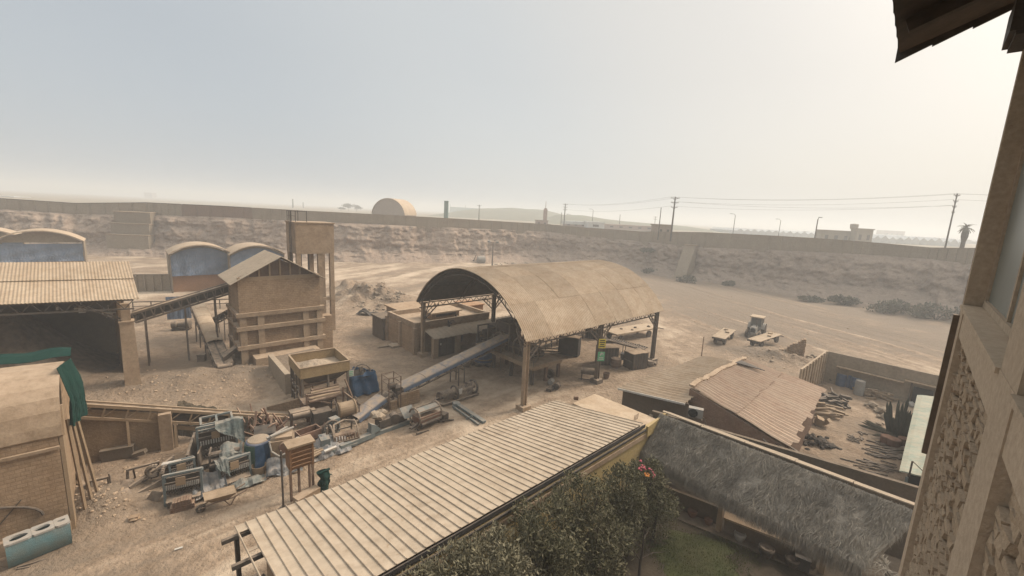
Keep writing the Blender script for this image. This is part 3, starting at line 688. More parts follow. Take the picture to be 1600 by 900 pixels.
# palm
b = far_on(1515, 96); b.z = brink[17].z; ht = D(1515, 357, 96).z - b.z
t = thing('palm_tree', 'shaggy palm tree on the brink next to the window building', 'tree', b)
m = MB(); m.lathe((0, 0, -.5), [(.42, 0), (.38, ht * .6), (.62, ht * .8), (.55, ht)], n=10); part('trunk', m, M['bark'], t, False)
rng = random.Random(3); m = MB()
for k in range(60):
    a = rng.uniform(0, 6.28); e_ = rng.uniform(-1.1, 1.2); L = rng.uniform(1.2, 1.9); pp = Vector((0, 0, ht + .1)); w0 = .16
    dr = Vector((math.cos(a) * math.cos(e_), math.sin(a) * math.cos(e_), math.sin(e_)))
    for s in range(4):
        q = pp + dr * L / 4; m.beam(pp, q, w0 * (1.5 - s * .3), .03); pp = q; dr.z -= .32; dr.normalize()
part('crown', m, M['leaffar'], t, False)

# yard floodlight pole and bits at the foot of the back cliff
b = P(769, 416); t = thing('floodlight_pole', 'floodlight pole with two lamp heads behind the arched canopy', 'floodlight', b); hh = D(769, 378, b.y).z
m = MB(); m.tube((0, 0, -.2), (0, 0, hh), .22, .14); m.beam((-1.3, 0, hh - .1), (1.3, 0, hh - .1), .1); part('pole', m, M['steel'], t, False)
for s in (-1, 1):
    m = MB(); m.box((s * 1.15, -.1, hh + .12), (.7, .5, .4), 0, R(25)); part('lamp_head', m, M['greyblue'], t, False)
b = G(752, 411); m = MB(); m.lathe(b + Vector((-1.2, 0, 1.0)), [(.4, 0), (1.0, .15), (1.05, 2.2), (.4, 2.4)], axis=(1, .3, 0), n=18); m.box(b + Vector((0, 0, .1)), (2.2, .8, .3))
single('water_drum', m, M['barrelwhite'], 'pale drum lying at the foot of the back cliff near the floodlight pole', 'drum', b)
for k, (px, py, dd) in enumerate(((724, 409, 1), (739, 410, -1))):
    b = G(px, py); m = MB(); m.beam(b, b + Vector((-.9 * dd, 0, 2.2)), .28, .2); m.beam(b + Vector((-.45 * dd, 0, .9)), b + Vector((.3 * dd, .2, .1)), .14, .14)
    single('slanting_post', m, M['darksteel'], ('slanting dark post at the back cliff, left of the drum', 'slanting dark post leaning the other way beside the drum')[k], 'post', b)
m = MB()
for k in range(26):
    q = G(random.uniform(770, 850), random.uniform(408, 416)); m.rock(q, random.uniform(.3, .9))
single('rock_heap', m, M['rockpile'], 'scatter of boulders at the cliff foot behind the canopy roof', 'boulders', G(800, 412))
# ------------------------------------------------------------------ cloth, conveyors and other builders
def cloth(mb, fn, nu, nv, amp, seed, th=.02):
    """draped sheet: fn(a, b) plus folds that run down b"""
    rr = random.Random(seed); ph = [rr.uniform(0, 6.28) for _ in range(4)]
    e = 1e-3
    W = nu + 1; top, bot = [], []
    for j in range(nv + 1):
        for i in range(nu + 1):
            a, b = i / nu, j / nv
            p = Vector(fn(a, b)); n = (Vector(fn(min(a + e, 1), b)) - Vector(fn(max(a - e, 0), b))).cross(Vector(fn(a, min(b + e, 1))) - Vector(fn(a, max(b - e, 0))))
            n = n.normalized() if n.length > 1e-12 else Z
            f = math.sin(a * 17 + ph[0] + 2 * b) * .5 + math.sin(a * 31 + ph[1] - 1.5 * b) * .3 + math.sin(a * 9 + b * 11 + ph[2]) * .4 + rr.uniform(-.18, .18)
            p = p + n * amp * f * (.35 + .65 * b); top.append(p); bot.append(p - n * th)
    N = len(top); fs = [(j * W + i, j * W + i + 1, (j + 1) * W + i + 1, (j + 1) * W + i) for j in range(nv) for i in range(nu)]
    fs += [tuple(N + x for x in reversed(f)) for f in list(fs)]
    rim = [i for i in range(W)] + [j * W + nu for j in range(1, nv + 1)] + [nv * W + i for i in range(nu - 1, -1, -1)] + [j * W for j in range(nv - 1, 0, -1)]
    fs += [(rim[(k + 1) % len(rim)], rim[k], N + rim[k], N + rim[(k + 1) % len(rim)]) for k in range(len(rim))]
    return mb.add(top + bot, fs)
def conveyor(label, p0, p1, w, h, cover=None, legs=(), name='belt_conveyor', mats=('steel', 'belt', 'steel'), n=9, edge=.06, inner=True, stripe=False):
    p0, p1 = Vector(p0), Vector(p1); d = (p1 - p0).normalized(); side = d.cross(Z).normalized(); up = side.cross(d).normalized(); L = (p1 - p0).length
    t = thing(name, label, 'conveyor', (p0.x, p0.y, p0.z))
    m = MB()
    for s in (-1, 1):
        o = side * s * w / 2
        m.beam(p0 + o, p1 + o, edge, edge * 1.6, up); m.beam(p0 + o - up * h, p1 + o - up * h, edge, edge * 1.4, up)
        for k in range(n + 1):
            q = p0.lerp(p1, k / n) + o; m.beam(q, q - up * h, edge * .8, edge * .8, d)
            if k < n: m.beam(q - up * h * .96, p0.lerp(p1, (k + .5) / n) + o, edge * .5, edge * .5, side)
    for k in range(n + 1):
        q = p0.lerp(p1, k / n) - up * h; m.beam(q - side * w / 2, q + side * w / 2, edge * .7, edge * .7, d)
    part('frame', m, M[mats[0]], t)
    if inner:
        m = MB(); m.beam(p0.lerp(p1, .01) - up * h * .5, p0.lerp(p1, .99) - up * h * .5, w * .5, h * .62, up); part('return_belt_shade', m, M['darksteel'], t)  # added dark box: return belt and the shade inside the truss
    m = MB(); m.slab(lambda a, b: p0 + d * (L * a) + side * ((b - .5) * w * .92) - up * (.10 - .12 * (2 * b - 1) ** 2), 2, 6, -up * .03); part('belt', m, M[mats[1]], t)
    m = MB(); m.tube(p0 - side * w * .46 - up * h * .5, p0 + side * w * .46 - up * h * .5, h * .42, n=14); part('drum', m, M[mats[2]], t)
    m = MB(); m.tube(p1 - side * w * .46 - up * h * .5, p1 + side * w * .46 - up * h * .5, h * .42, n=14); part('drum', m, M[mats[2]], t)
    if cover:
        cm, ch, c0, c1, nseg = cover
        for j in range(nseg):
            a0, a1 = c0 + (c1 - c0) * j / nseg + .002, c0 + (c1 - c0) * (j + 1) / nseg - .002
            m = MB(); m.slab(lambda a, b: p0 + d * (L * (a0 + (a1 - a0) * a)) + side * (math.cos(math.pi * b) * w * .54) + up * (math.sin(math.pi * b) ** .8 * ch + .05), 1, 9, -up * .03)
            part('cover', m, M[cm], t)
        if stripe:
            m = MB(); sg = -1 if side.y > 0 else 1
            m.prism([p0.lerp(p1, c0) + side * sg * w * .55 + up * .05, p0.lerp(p1, c1) + side * sg * w * .55 + up * .05, p0.lerp(p1, c1) + side * sg * w * .55 - up * .20, p0.lerp(p1, c0) + side * sg * w * .55 - up * .20], side * sg * .02); part('side_strip', m, M['bluetarp'], t)
    for (f, x, tw) in legs:                        # legs: fraction along, foot spread, thickness
        for s in (-1, 1):
            q = p0.lerp(p1, f) + side * s * w * .46 - up * h * .95; b = q + side * s * x * .2; b.z = gz(b.x, b.y) - .1
            m = MB(); m.beam(b, q, tw, tw, U); part('leg', m, M[mats[0]], t)
        a = p0.lerp(p1, f) - up * h; zz_ = (a.z) * .5
        m = MB(); m.beam(a - side * w * .5 - Z * zz_ * .6, a + side * w * .5 - Z * zz_ * .6, tw * .7, tw * .7, U); part('tie_bar', m, M[mats[0]], t)
    return t

# ------------------------------------------------------------------ kilns under blue tarpaulin at the back left
def reach(p, d, px, py):                     # how far from p along d until the view column px is met
    t0, t1 = 0.0, 60.0; g = ray(px, py)
    f = lambda s_: (p + d * s_).x * g.y - (p + d * s_).y * g.x
    for _ in range(50):
        tm = (t0 + t1) / 2
        if f(t0) * f(tm) <= 0: t1 = tm
        else: t0 = tm
    return t0
def tarp_kiln(px0, px1, pye, pyp, Yd, zt, label, brick='orange', tarp='bluetarp', L=5.0, low=False):
    a = D(px0, pye, Yd); W = reach(a, U, px1, pye); h = a.z; c = a + U * W / 2; c.z = 0
    zp = D((px0 + px1) / 2, pyp, c.y).z
    t, arc = barrel_shed('tarp_kiln', label, 'kiln', c, R(UA), W, L, h, max(zp - h, .6), (M['roofsheet'], M['wallconc']), closed=False)
    m = MB(); n = len(arc)
    def top_z(u_):
        if low: return h - .35
        return h - .25 + (zp - h) * (1 - (2 * u_ - 1) ** 2) * .9
    cloth(m, lambda u_, v_: (arc[0][0] * .97 + (arc[-1][0] - arc[0][0]) * .97 * u_, .30 + .25 * v_ * (1 - v_), top_z(u_) + (zt - top_z(u_)) * v_), 60, 16, .15, int(px0)); part('tarpaulin', m, M[tarp], t, False)
    m = MB(); m.prism([(x * .97, .55, z - .15) for x, z in arc], (0, .12, 0)); part('gable_cloth', m, M['wallconc'], t, False)
    m = MB(); m.box((0, .9, zt / 2 - .2), (W * .94, .3, zt + .7)); part('brick_wall', m, M[brick], t, False)
    for s in (-.99, .99):
        m = MB(); m.beam((s * W / 2, .1, -.3), (s * W / 2, .1, h + (.2 if abs(s) < .9 else 0)), .16, .16); part('post', m, M['steel'], t, False)
    return t
tarp_kiln(264, 361, 398, 383, 61, 2.5, 'arched kiln with blue tarpaulin over an orange brick base, left of the block tower')
tarp_kiln(358, 444, 399, 384, 65, 2.8, 'arched kiln under blue tarpaulin half hidden behind the block tower roof')
tarp_kiln(-12, 130, 378, 361, 62, 3.0, 'wide arched kiln with grey upper cloth behind the open shed roof at left', low=True)
tarp_kiln(-150, 36, 372, 355, 66, 3.0, 'arched kiln cut off by the left edge of the view', low=True)
m = MB(); a = P(262, 505, 0); b = P(300, 502, 0)
m2 = MB(); cloth(m2, lambda u_, v_: a.lerp(b, u_) + Z * (3.0 - 2.6 * v_), 14, 10, .12, 77)
single('hanging_tarp', m2, M['bluetarp'], 'small blue tarpaulin hanging low below the sloping conveyor', 'tarpaulin', a)
a, b = P(203, 456), P(268, 455); m = MB(); d = (b - a).normalized()
m.beam(a + Z * 1.15 - d * 14, b + Z * 1.15, .3, 2.7); m.beam(a + Z * 2.55 - d * 14, b + Z * 2.55, .42, .14)
for k in range(6): m.beam(a.lerp(b, k / 5) + Vector((0, -.18, -.2)), a.lerp(b, k / 5) + Vector((0, -.18, 2.45)), .3, .2)
single('yard_wall', m, M['wallconc'], 'low grey brown wall between the open shed and the blue tarp kiln', 'wall', a)
a, b = P(207, 472, 1.2), P(368, 467, 1.2); m = MB(); m.beam(a, b, .12, .12)
for k in range(7): q = a.lerp(b, k / 6); m.beam(q, Vector((q.x, q.y, -.2)), .1, .1)
m.beam(a - Z * .55, b - Z * .55, .08, .08)
single('guard_rail', m, M['steel'], 'long horizontal rail running behind the sloping conveyor', 'rail', a)

# ------------------------------------------------------------------ open clay shed at the left
R0 = P(209, 467, 7.0); L0 = P(-10, 476, 7.0); ed = (L0 - R0).normalized(); wb = Vector((ed.y, -ed.x, 0))
if wb.y < 0: wb = -wb
wb = Vector((-.715, .699, 0))
zr = D(205, 411, (R0 + wb * 6.2).y).z
t = thing('open_shed', 'open fronted clay shed with a dusty corrugated roof at left', 'shed', (R0.x, R0.y, 0))
LEN = 19.0
def shed_roof(z0, z1, w0, w1, lift=0):
    m = MB(); n = 420
    m.slab(lambda a, b: R0 + ed * (LEN * a - .3) + wb * (w0 + (w1 - w0) * b) + Z * (z0 + (z1 - z0) * b - 7.0 + lift + .016 * math.sin(a * n * math.pi * .5)), n, 2, (0, 0, -.03)); return m
zm = 7.0 + (zr - 7.0) * .52
part('roof_sheet', shed_roof(7.0, zm + .02, 0, 3.3), M['roofsheet'], t)
part('roof_sheet', shed_roof(zm - .05, zr, 3.15, 6.2, .1), M['roofsheet'], t)
part('roof_sheet', shed_roof(zr, 7.0, 6.2, 12.4), M['roofsheet'], t)
m = MB(); a, b = R0 + wb * .35 - Z * .12, R0 + ed * LEN + wb * .35 - Z * .12
m.beam(a, b, .10, .10); m.beam(a - Z * .62, b - Z * .62, .10, .10)
for k in range(38):
    p, q = a.lerp(b, k / 38), a.lerp(b, (k + 1) / 38); s = k % 2
    m.beam(p - Z * .62 * s, q - Z * .62 * (1 - s), .05, .05)
part('eave_truss', m, M['steel'], t)
cb = P(209, 607)
m = MB(); m.add([cb + U * x + V * y + Z * z for z, s in ((-.3, .46), (5.1, .38)) for x, y in ((-s, -s), (s, -s), (s, s), (-s, s))], [(3, 2, 1, 0), (4, 5, 6, 7), (0, 1, 5, 4), (1, 2, 6, 5), (2, 3, 7, 6), (3, 0, 4, 7)])
m.box(cb + Z * 5.75, (.5, .5, 1.3), R(UA)); m.box(cb + Z * 5.12, (.86, .86, .1), R(UA)); part('column', m, M['concrete'], t)
m = MB(); q = cb + Z * 5.2
for s in (0, .35): m.beam(q + ed * (.3 + s) + Z * (.1), q + ed * (2.3 + s * .6) + Z * 1.25, .08, .08)
for k in range(5): m.beam(q + ed * (.5 + k * .4) + Z * (.2 + .22 * k), q + ed * (.95 + k * .36) + Z * (.2 + .22 * k), .05, .05)
part('brace', m, M['steel'], t)
m = MB(); c0_ = R0 + wb * 12.2; m.prism([c0_ - Z * 7.2, c0_ + ed * LEN - Z * 7.2, c0_ + ed * LEN, c0_], wb * .25); part('back_wall', m, M['darkplaster'], t)  # wall coloured dark to deepen the shade inside the shed
m = MB(); c0_ = R0 + ed * .5
m.prism([c0_ + wb * 4.5 - Z * 7.2, c0_ + wb * 12 - Z * 7.2, c0_ + wb * 12, c0_ + wb * 6.2 + Z * (zr - 7.3), c0_ + wb * 4.5 + Z * (zr - 7.7)], ed * .25); part('side_wall', m, M['brick'], t)
m = MB(); c0_ = R0 + ed * LEN
m.prism([c0_ - Z * 7.2, c0_ + wb * 12 - Z * 7.2, c0_ + wb * 12, c0_ + wb * 6.2 + Z * (zr - 7.3), c0_ - Z * .3], ed * .25); part('side_wall', m, M['brick'], t)
for k in range(1, 5):
    m = MB(); c0_ = R0 + ed * (LEN * k / 5)
    m.beam(c0_ + wb * .3 - Z * .5, c0_ + wb * 6.2 + Z * (zr - 7.4), .14, .22); m.beam(c0_ + wb * 6.2 + Z * (zr - 7.4), c0_ + wb * 12.1 - Z * .3, .14, .22); part('rafter', m, M['steel'], t)
m = MB(); heap_h = lambda a, b: min(1, a * 3.2) ** 1.3 * 4.6 * math.exp(-((b - .78) / .42) ** 2) * (1 + .35 * float(fbm(a * 9, b * 6, 4))) + .12 * float(fbm(a * 40, b * 24, 5)) - .15 * (1 - min(1, b * 6))
m.slab(lambda a, b: R0 + ed * (.8 + (LEN - 1.2) * a) + wb * (-.8 + 12.6 * b) - Z * (7.0 - .05 - heap_h(a, b)), 60, 40, (0, 0, -.5))
single('clay_heap', m, M['darkplaster'], 'dark heap of clay filling the inside of the open shed', 'clay', R0 - Z * 7, kind='thing')  # dark moist clay; its colour also deepens the shade in here
for k, (px, py) in enumerate(((127, 481), (170, 488))):
    q = D(px, py, 31.5); m = MB(); m.box(q, (.75, .5, .10), R(40)); m.box(q - Z * .22 + Vector((.05, 0, 0)), (.38, .25, .30), R(40)); m.tube(q, q + Z * .55, .02, n=5)
    single('shed_lamp', m, M['white'], ('pale lamp housing hanging under the open shed truss', 'lamp housing nearest the shed column')[k], 'lamp', q)

# ------------------------------------------------------------------ block tower with gable roof
c0 = P(379, 575); TL, TD = 0, 4.6
for k in range(400):                        # length along U that reaches the right-hand corner
    TL = k * .03; q = c0 + U * TL + Z * 7
    if q.x / q.y > ray(499, 437).x / ray(499, 437).y: break
zt0 = D(381, 440, c0.y).z; zb0 = D(381, 491, c0.y).z
N_ = -V
t = thing('block_tower', 'tall concrete framed brick tower with a gabled sheet roof, beside the water tank', 'tower', (c0.x, c0.y, 0), R(UA))
def L3(x, y, z): return (x, y, z)          # tower frame: x along the front, y into the depth
m = MB(); m.box((TL / 2, TD / 2, (zt0 + zb0) / 2), (TL, TD, zt0 - zb0)); part('upper_wall', m, M['brick'], t, False)
m = MB(); m.box((TL / 2, TD / 2 - .06, zb0 / 2 - .2), (TL - .3, TD - .36, zb0 + .35)); part('lower_wall', m, M['brick'], t, False)
ps = [.22, TL * .24, TL * .80, TL - .1]
for x in ps:
    m = MB(); m.box((x, .08, zb0 / 2 - .2), (.5, .40, zb0 + .38)); part('pillar', m, M['concrete'], t, False)
for y in (TD * .5, TD - .2):
    m = MB(); m.box((.1, y, zb0 / 2 - .2), (.5, .4, zb0 + .38)); part('pillar', m, M['concrete'], t, False)
for z in (zb0 - .14, zb0 * .72, zb0 * .37):
    m = MB(); m.box((TL / 2 + .06, .06, z), (TL + .62, .54, .34)); part('beam', m, M['concrete'], t, False)
    m = MB(); m.box((.05, TD / 2 + .4, z), (.46, TD - .1, .3)); part('beam', m, M['concrete'], t, False)
za = D(436, 400, (c0 + U * TL * .5).y).z
m = MB(); m.prism([(.05, .25, zt0), (TL - .05, .25, zt0), (TL - .05, .25, zt0 + .25), (TL / 2, .25, za - .3), (.05, .25, zt0 + .25)], (0, .06, 0)); part('gable_panel', m, M['rust'], t, False)
m = MB(); m.box((TL / 2, .1, zt0 + .12), (TL, .2, .3))
for k in range(1, 8):
    x = TL * k / 8; m.beam((x, .18, zt0 + .2), (x, .18, zt0 + .2 + (za - zt0 - .45) * (1 - abs(x - TL / 2) / (TL / 2))), .14, .14)
part('gable_frame', m, M['timber'], t, False)
for s in (0, 1):
    m = MB(); x0, x1 = (-.6, TL / 2) if s == 0 else (TL + .5, TL / 2)
    m.slab(lambda a, b: (x0 + (x1 - x0) * a, -.45 + (TD + 1.3) * b, zt0 - .2 + (za - zt0 + .2) * a + .03 * math.sin(b * 60)), 3, 60, (0, 0, -.05)); part('roof', m, M['grayroof'], t, False)
m = MB(); m.box((TL * .52, -.6, .55), (TL * .8, 1.4, .9)); part('plinth', m, M['concrete'], t, False)
m = MB()
for k in range(3): m.box((TL + .55, .8 + k * 1.0, (3.6 - k * .2 - .9 * k) / 2), (1.3 + .3 * k, 1.0, 3.6 - .9 * k))
part('stair_block', m, M['brick'], t, False)

# ------------------------------------------------------------------ water tank on legs
Q = P(525, 515); TW = 0
for k in range(400):
    TW = k * .02; q = Q - U * TW + Z * 11
    if q.x / q.y < ray(462, 370).x / ray(462, 370).y: break
o = Q - U * TW; z0, z1 = D(526, 396, Q.y).z, D(526, 350, Q.y).z
t = thing('water_tank', 'square dusty water tank standing on tall concrete legs', 'water tank', (o.x, o.y, 0), R(UA))
TDp = 3.4
m = MB(); m.box((TW / 2, TDp / 2, (z0 + z1) / 2), (TW, TDp, z1 - z0)); m.box((TW / 2, TDp / 2, z1 + .04), (TW + .16, TDp + .16, .12)); part('tank', m, M['concrete'], t, False)
for x, y in ((.25, .25), (TW * .62, .3), (TW - .25, .25), (.25, TDp - .25), (TW * .62, TDp - .25), (TW - .25, TDp - .25)):
    m = MB(); m.box((x, y, z0 / 2 - .2), (.44, .44, z0 + .38)); part('leg', m, M['concrete'], t, False)
m = MB()
m.box((TW / 2, .25, z0 * .42), (TW, .3, .3)); m.box((TW / 2, TDp - .25, z0 * .42), (TW, .3, .3)); part('tie_beam', m, M['concrete'], t, False)
m = MB()
for s in (.8, 1.3): m.beam((-.22, s, .1), (-.22, s, z1 + 1.2), .06, .06)
for k in range(34): m.beam((-.22, .8, .5 + k * .35), (-.22, 1.3, .5 + k * .35), .035, .035)
part('ladder', m, M['darksteel'], t, False)
m = MB()
for x, y in ((.1, .2), (.1, TDp - .2), (1.2, .2), (1.2, TDp - .2), (.1, TDp / 2)): m.beam((x, y, z1 + .08), (x, y, z1 + 1.25), .05, .05)
m.beam((.1, .2, z1 + 1.2), (.1, TDp - .2, z1 + 1.2), .05, .05); m.beam((.1, .2, z1 + 1.2), (1.2, .2, z1 + 1.2), .05, .05); m.beam((.1, .2, z1 + .7), (.1, TDp - .2, z1 + .7), .04, .04); part('hand_rail', m, M['darksteel'], t, False)
m = MB(); m.tube((TW * .35, .6, .1), (TW * .35, .6, z0), .09); m.tube((TW * .18, .8, .1), (TW * .18, .8, z0), .06); part('pipe', m, M['darksteel'], t, False)

# ------------------------------------------------------------------ conveyors round the tower
conveyor('long truss conveyor climbing from the open shed up to the block tower', D(206, 489, 33.5), D(367, 441, 38.0), 1.0, .75, legs=((.08, .3, .12), (.45, .5, .12), (.75, .5, .12)), n=12, edge=.11, mats=('steel', 'belt', 'darksteel'))
conveyor('steep conveyor with pale covers coming down in front of the tarp kiln', G(352, 580, .35), D(308, 474, 42.5), 1.15, .5, cover=('roofsheet', .22, .30, 1.0, 5), legs=((.40, .2, .10), (.62, .2, .10), (.8, .2, .10)), n=10, edge=.09)
conveyor('short conveyor pointing up towards the block tower behind the steep one', D(322, 505, 43), D(364, 482, 41), .7, .45, legs=((.3, .2, .08), (.75, .3, .08)), n=5, edge=.08)
p0, p1 = D(348, 563, 34.0), D(381, 537, 36.0)
m = MB(); m.prism([p0 + V * .45, p0 - V * .45, p0 - V * .45 + Z * .35, p0 + V * .45 + Z * .35], p1 - p0); m.beam(p0 - Z * .1, G(350, 574), .12, .12)
single('chute', m, M['steel'], 'box chute dropping from the block tower onto the steep conveyor foot', 'chute', p0)
q = G(284, 515); t = thing('gear_motor', 'dusty gear motor drum lying under the hanging blue tarp', 'motor', q, R(20))
m = MB(); m.lathe((-.9, 0, .6), [(.18, 0), (.45, .1), (.42, .5), (.3, .6), (.33, 1.3), (.5, 1.4), (.5, 1.7), (.2, 1.8)], axis=(1, 0, 0), n=16); part('casing', m, M['steel'], t, False)
m = MB(); m.box((0, 0, .12), (1.6, .9, .12)); m.beam((-.7, -.3, .1), (-.7, -.3, -.9), .14); m.beam((-.6, 0, .55), (-.6, 0, .1), .2); m.beam((.5, 0, .55), (.5, 0, .1), .2); part('stand', m, M['darksteel'], t, False)
q = G(316, 566); m = MB(); m.box(q + Z * .3, (.55, .5, .62), .3); m.box(q + Z * .62, (.6, .55, .05), .3); m.box(q + Z * .02, (.6, .55, .06), .3); single('tin_box', m, M['steel'], 'small square tin standing on the dirt beside the steep conveyor', 'tin', q)
m = MB()
for k in range(55): q = G(random.gauss(588, 20), random.gauss(470, 7)); m.rock(q + Z * random.uniform(0, .15), random.uniform(.15, .5))
for k in range(90): q = G(random.gauss(600, 26), random.gauss(478, 8)); m.rock(q + Z * .05, random.uniform(.08, .3))
single('rubble', m, M['rockpile'], 'broken stones over the earth mound right of the water tank', 'rubble', G(588, 470), kind='stuff')
q = G(585, 492); m = MB()
cloth(m, lambda a, b: q + Vector((-2.2 + 4.6 * a, -.7 + 1.4 * b, .25 + .45 * math.sin(a * 9) * math.sin(b * 5 + a * 4) ** 2)), 26, 12, .12, 5); single('sheet_heap', m, M['black'], 'crumpled black sheeting on the ground left of the flat roofed block', 'sheeting', q)

# ------------------------------------------------------------------ vaulted kiln at the left edge with green net and blue trough
kc = P(113, 832)
t = thing('vaulted_kiln', 'big dusty brick kiln with a curved roof at the left edge', 'kiln', (kc.x, kc.y, 0), R(UA))
KL = 12.0
prof_ = [(0, 4.3), (.06, 4.7), (.22, 5.25), (.5, 5.72), (.9, 6.1), (1.5, 6.38), (2.3, 6.52), (3.4, 6.42), (4.6, 5.95), (5.4, 5.1), (5.6, 4.2)]
m = MB(); m.prism([(-.02, y, z) for y, z in [(0, -.3)] + prof_ + [(5.6, -.3)]], (-KL, 0, 0)); part('wall', m, M['brick'], t, False)
def pr(b):
    s = b * (len(prof_) - 1); i = min(int(s), len(prof_) - 2); f = s - i
    return prof_[i][0] + (prof_[i + 1][0] - prof_[i][0]) * f, prof_[i][1] + (prof_[i + 1][1] - prof_[i][1]) * f
m = MB(); m.slab(lambda a, b: (-KL * a + .12 - .35 * a, pr(b)[0] - .06, pr(b)[1] + .09 + .03 * math.sin(a * 20 + b * 7)), 30, 30, (0, .05, -.08)); part('roof', m, M['concrete'], t, False)
m = MB(); m.box((-KL / 2, -.05, 3.9), (KL, .1, .12)); m.box((-KL / 2, -.08, .12), (KL, .16, .9)); part('ledge', m, M['concrete'], t, False)
m = MB(); m.box((.06, .28, 2.2), (.12, .55, 4.5)); m.box((.10, .32, 4.9), (.16, .4, 1.2), 0, R(-14)); part('edge_board_or_shade', m, M['timber'], t, False)
m = MB(); pts = [(-3.6 + 2.9 * math.cos(a_) , -.06, 1.2 + 1.05 * math.sin(a_)) for a_ in [math.pi * k / 18 for k in range(19)]]; m.path(pts, .045, 6); m.beam((-1.2, -.05, 2.1), (-2.4, -.05, .6), .03, .03); m.box((-2.1, -.09, 2.18), (.1, .05, .16)); part('arch_band', m, M['darksteel'], t, False)
def kp(x, y, z): return WM[t.name] @ Vector((x, y, z))
tg = thing('shade_net', 'dark green net draped over the end of the vaulted kiln', 'net', kp(.3, 1.5, 0), R(UA))
q1, q2, q3, q4 = D(87, 576, 16.7), D(110, 559, 18.0), D(131, 648, 17.2), D(107, 668, 16.3)
m = MB(); cloth(m, lambda a, b: q1.lerp(q2, a).lerp(q4.lerp(q3, a), b) + U * (.12 * math.sin(a * 14 + b) * b + .15 * math.sin(b * 3)), 44, 22, .08, 12)
part('hanging_sheet', m, M['greentarp'], tg)
m = MB(); cloth(m, lambda a, b: (.02 - 9 * a, 2.2 + .9 * b, 6.56 + .20 * math.sin(b * 1.9) - .03 * a + .05 * math.sin(a * 31)), 30, 8, .05, 14); part('ridge_sheet', m, M['greentarp'], tg, False)
m = MB()
for k in range(3): m.beam(kp(.42 + .22 * k, .75 + .3 * k, -.1), kp(.20 + .12 * k, 1.0 + .3 * k, 4.6 - .2 * k), .10, .09)
single('leaning_poles', m, M['timber'], 'bundle of timber poles leaning against the kiln end below the green net', 'poles', kp(.5, .5, 0))
# the trough
a, b = P(14, 893), P(114, 852); tl = (b - a).length
tr = thing('trough', 'faded blue steel trough with openings in its white top below the kiln', 'trough', a + Vector((0, 0, 0)), math.atan2((b - a).y, (b - a).x))
m = MB(); m.slab(lambda u_, v_: (tl * u_, -.05 - .1 * math.sin(v_ * math.pi) + (.28 * (1 - v_) ** 2), .02 + .78 * v_), 8, 8, (0, .04, 0)); m.prism([(0, .0, .8), (0, .85, .8), (0, .75, .1), (0, .25, .02)], (.05, 0, 0)); m.prism([(tl - .05, .0, .8), (tl - .05, .85, .8), (tl - .05, .75, .1), (tl - .05, .25, .02)], (.05, 0, 0)); m.box((tl / 2, .82, .42), (tl - .1, .05, .74)); part('body', m, M['teal'], tr, False)
m = MB()
def holed(mm, x0, x1, y0, y1, z, cx_, cy_, rx_, ry_, th_=.06):
    n_ = 28; out_, inn = [], []
    for k in range(n_):
        a_ = 2 * math.pi * k / n_ + .01; c_, s_ = math.cos(a_), math.sin(a_)
        f_ = min((x1 - cx_) / c_ if c_ > 0 else (x0 - cx_) / c_, (y1 - cy_) / s_ if s_ > 0 else (y0 - cy_) / s_)
        wv = 1 + .06 * math.sin(3 * a_ + cx_ * 5)
        out_.append((cx_ + c_ * f_, cy_ + s_ * f_)); inn.append((cx_ + c_ * rx_ * wv, cy_ + s_ * ry_ * wv))
    vs = [(x, y, z) for x, y in out_] + [(x, y, z) for x, y in inn] + [(x, y, z - th_) for x, y in inn] + [(x, y, z - th_) for x, y in out_]
    fs = []
    for k in range(n_):
        q_ = (k + 1) % n_; fs += [(k, q_, n_ + q_, n_ + k), (n_ + k, n_ + q_, 2 * n_ + q_, 2 * n_ + k), (2 * n_ + k, 2 * n_ + q_, 3 * n_ + q_, 3 * n_ + k), (3 * n_ + k, 3 * n_ + q_, q_, k)]
    mm.add(vs, fs)
holed(m, -.02, tl * .40, -.1, .92, .86, tl * .20, .40, tl * .145, .26)
holed(m, tl * .40 + .004, tl * .76, -.1, .92, .862, tl * .58, .42, tl * .13, .25)
holed(m, tl * .76 + .004, tl + .02, -.1, .92, .86, tl * .88, .46, tl * .07, .12)
part('top_plate', m, M['barrelwhite'], tr, False)
m = MB(); m.box((tl / 2, .45, .30), (tl - .3, .6, .3)); part('contents', m, M['clay'], tr, False)
m = MB(); m.beam((tl * .12, -.12, .06), (tl * .55, -.34, .0), .07, .05); m.beam((.2, -.2, .03), (tl * .3, -.5, .02), .08, .04); part('skid', m, M['darksteel'], tr, False)
tr.scale = (1.0, .62, 1.28)
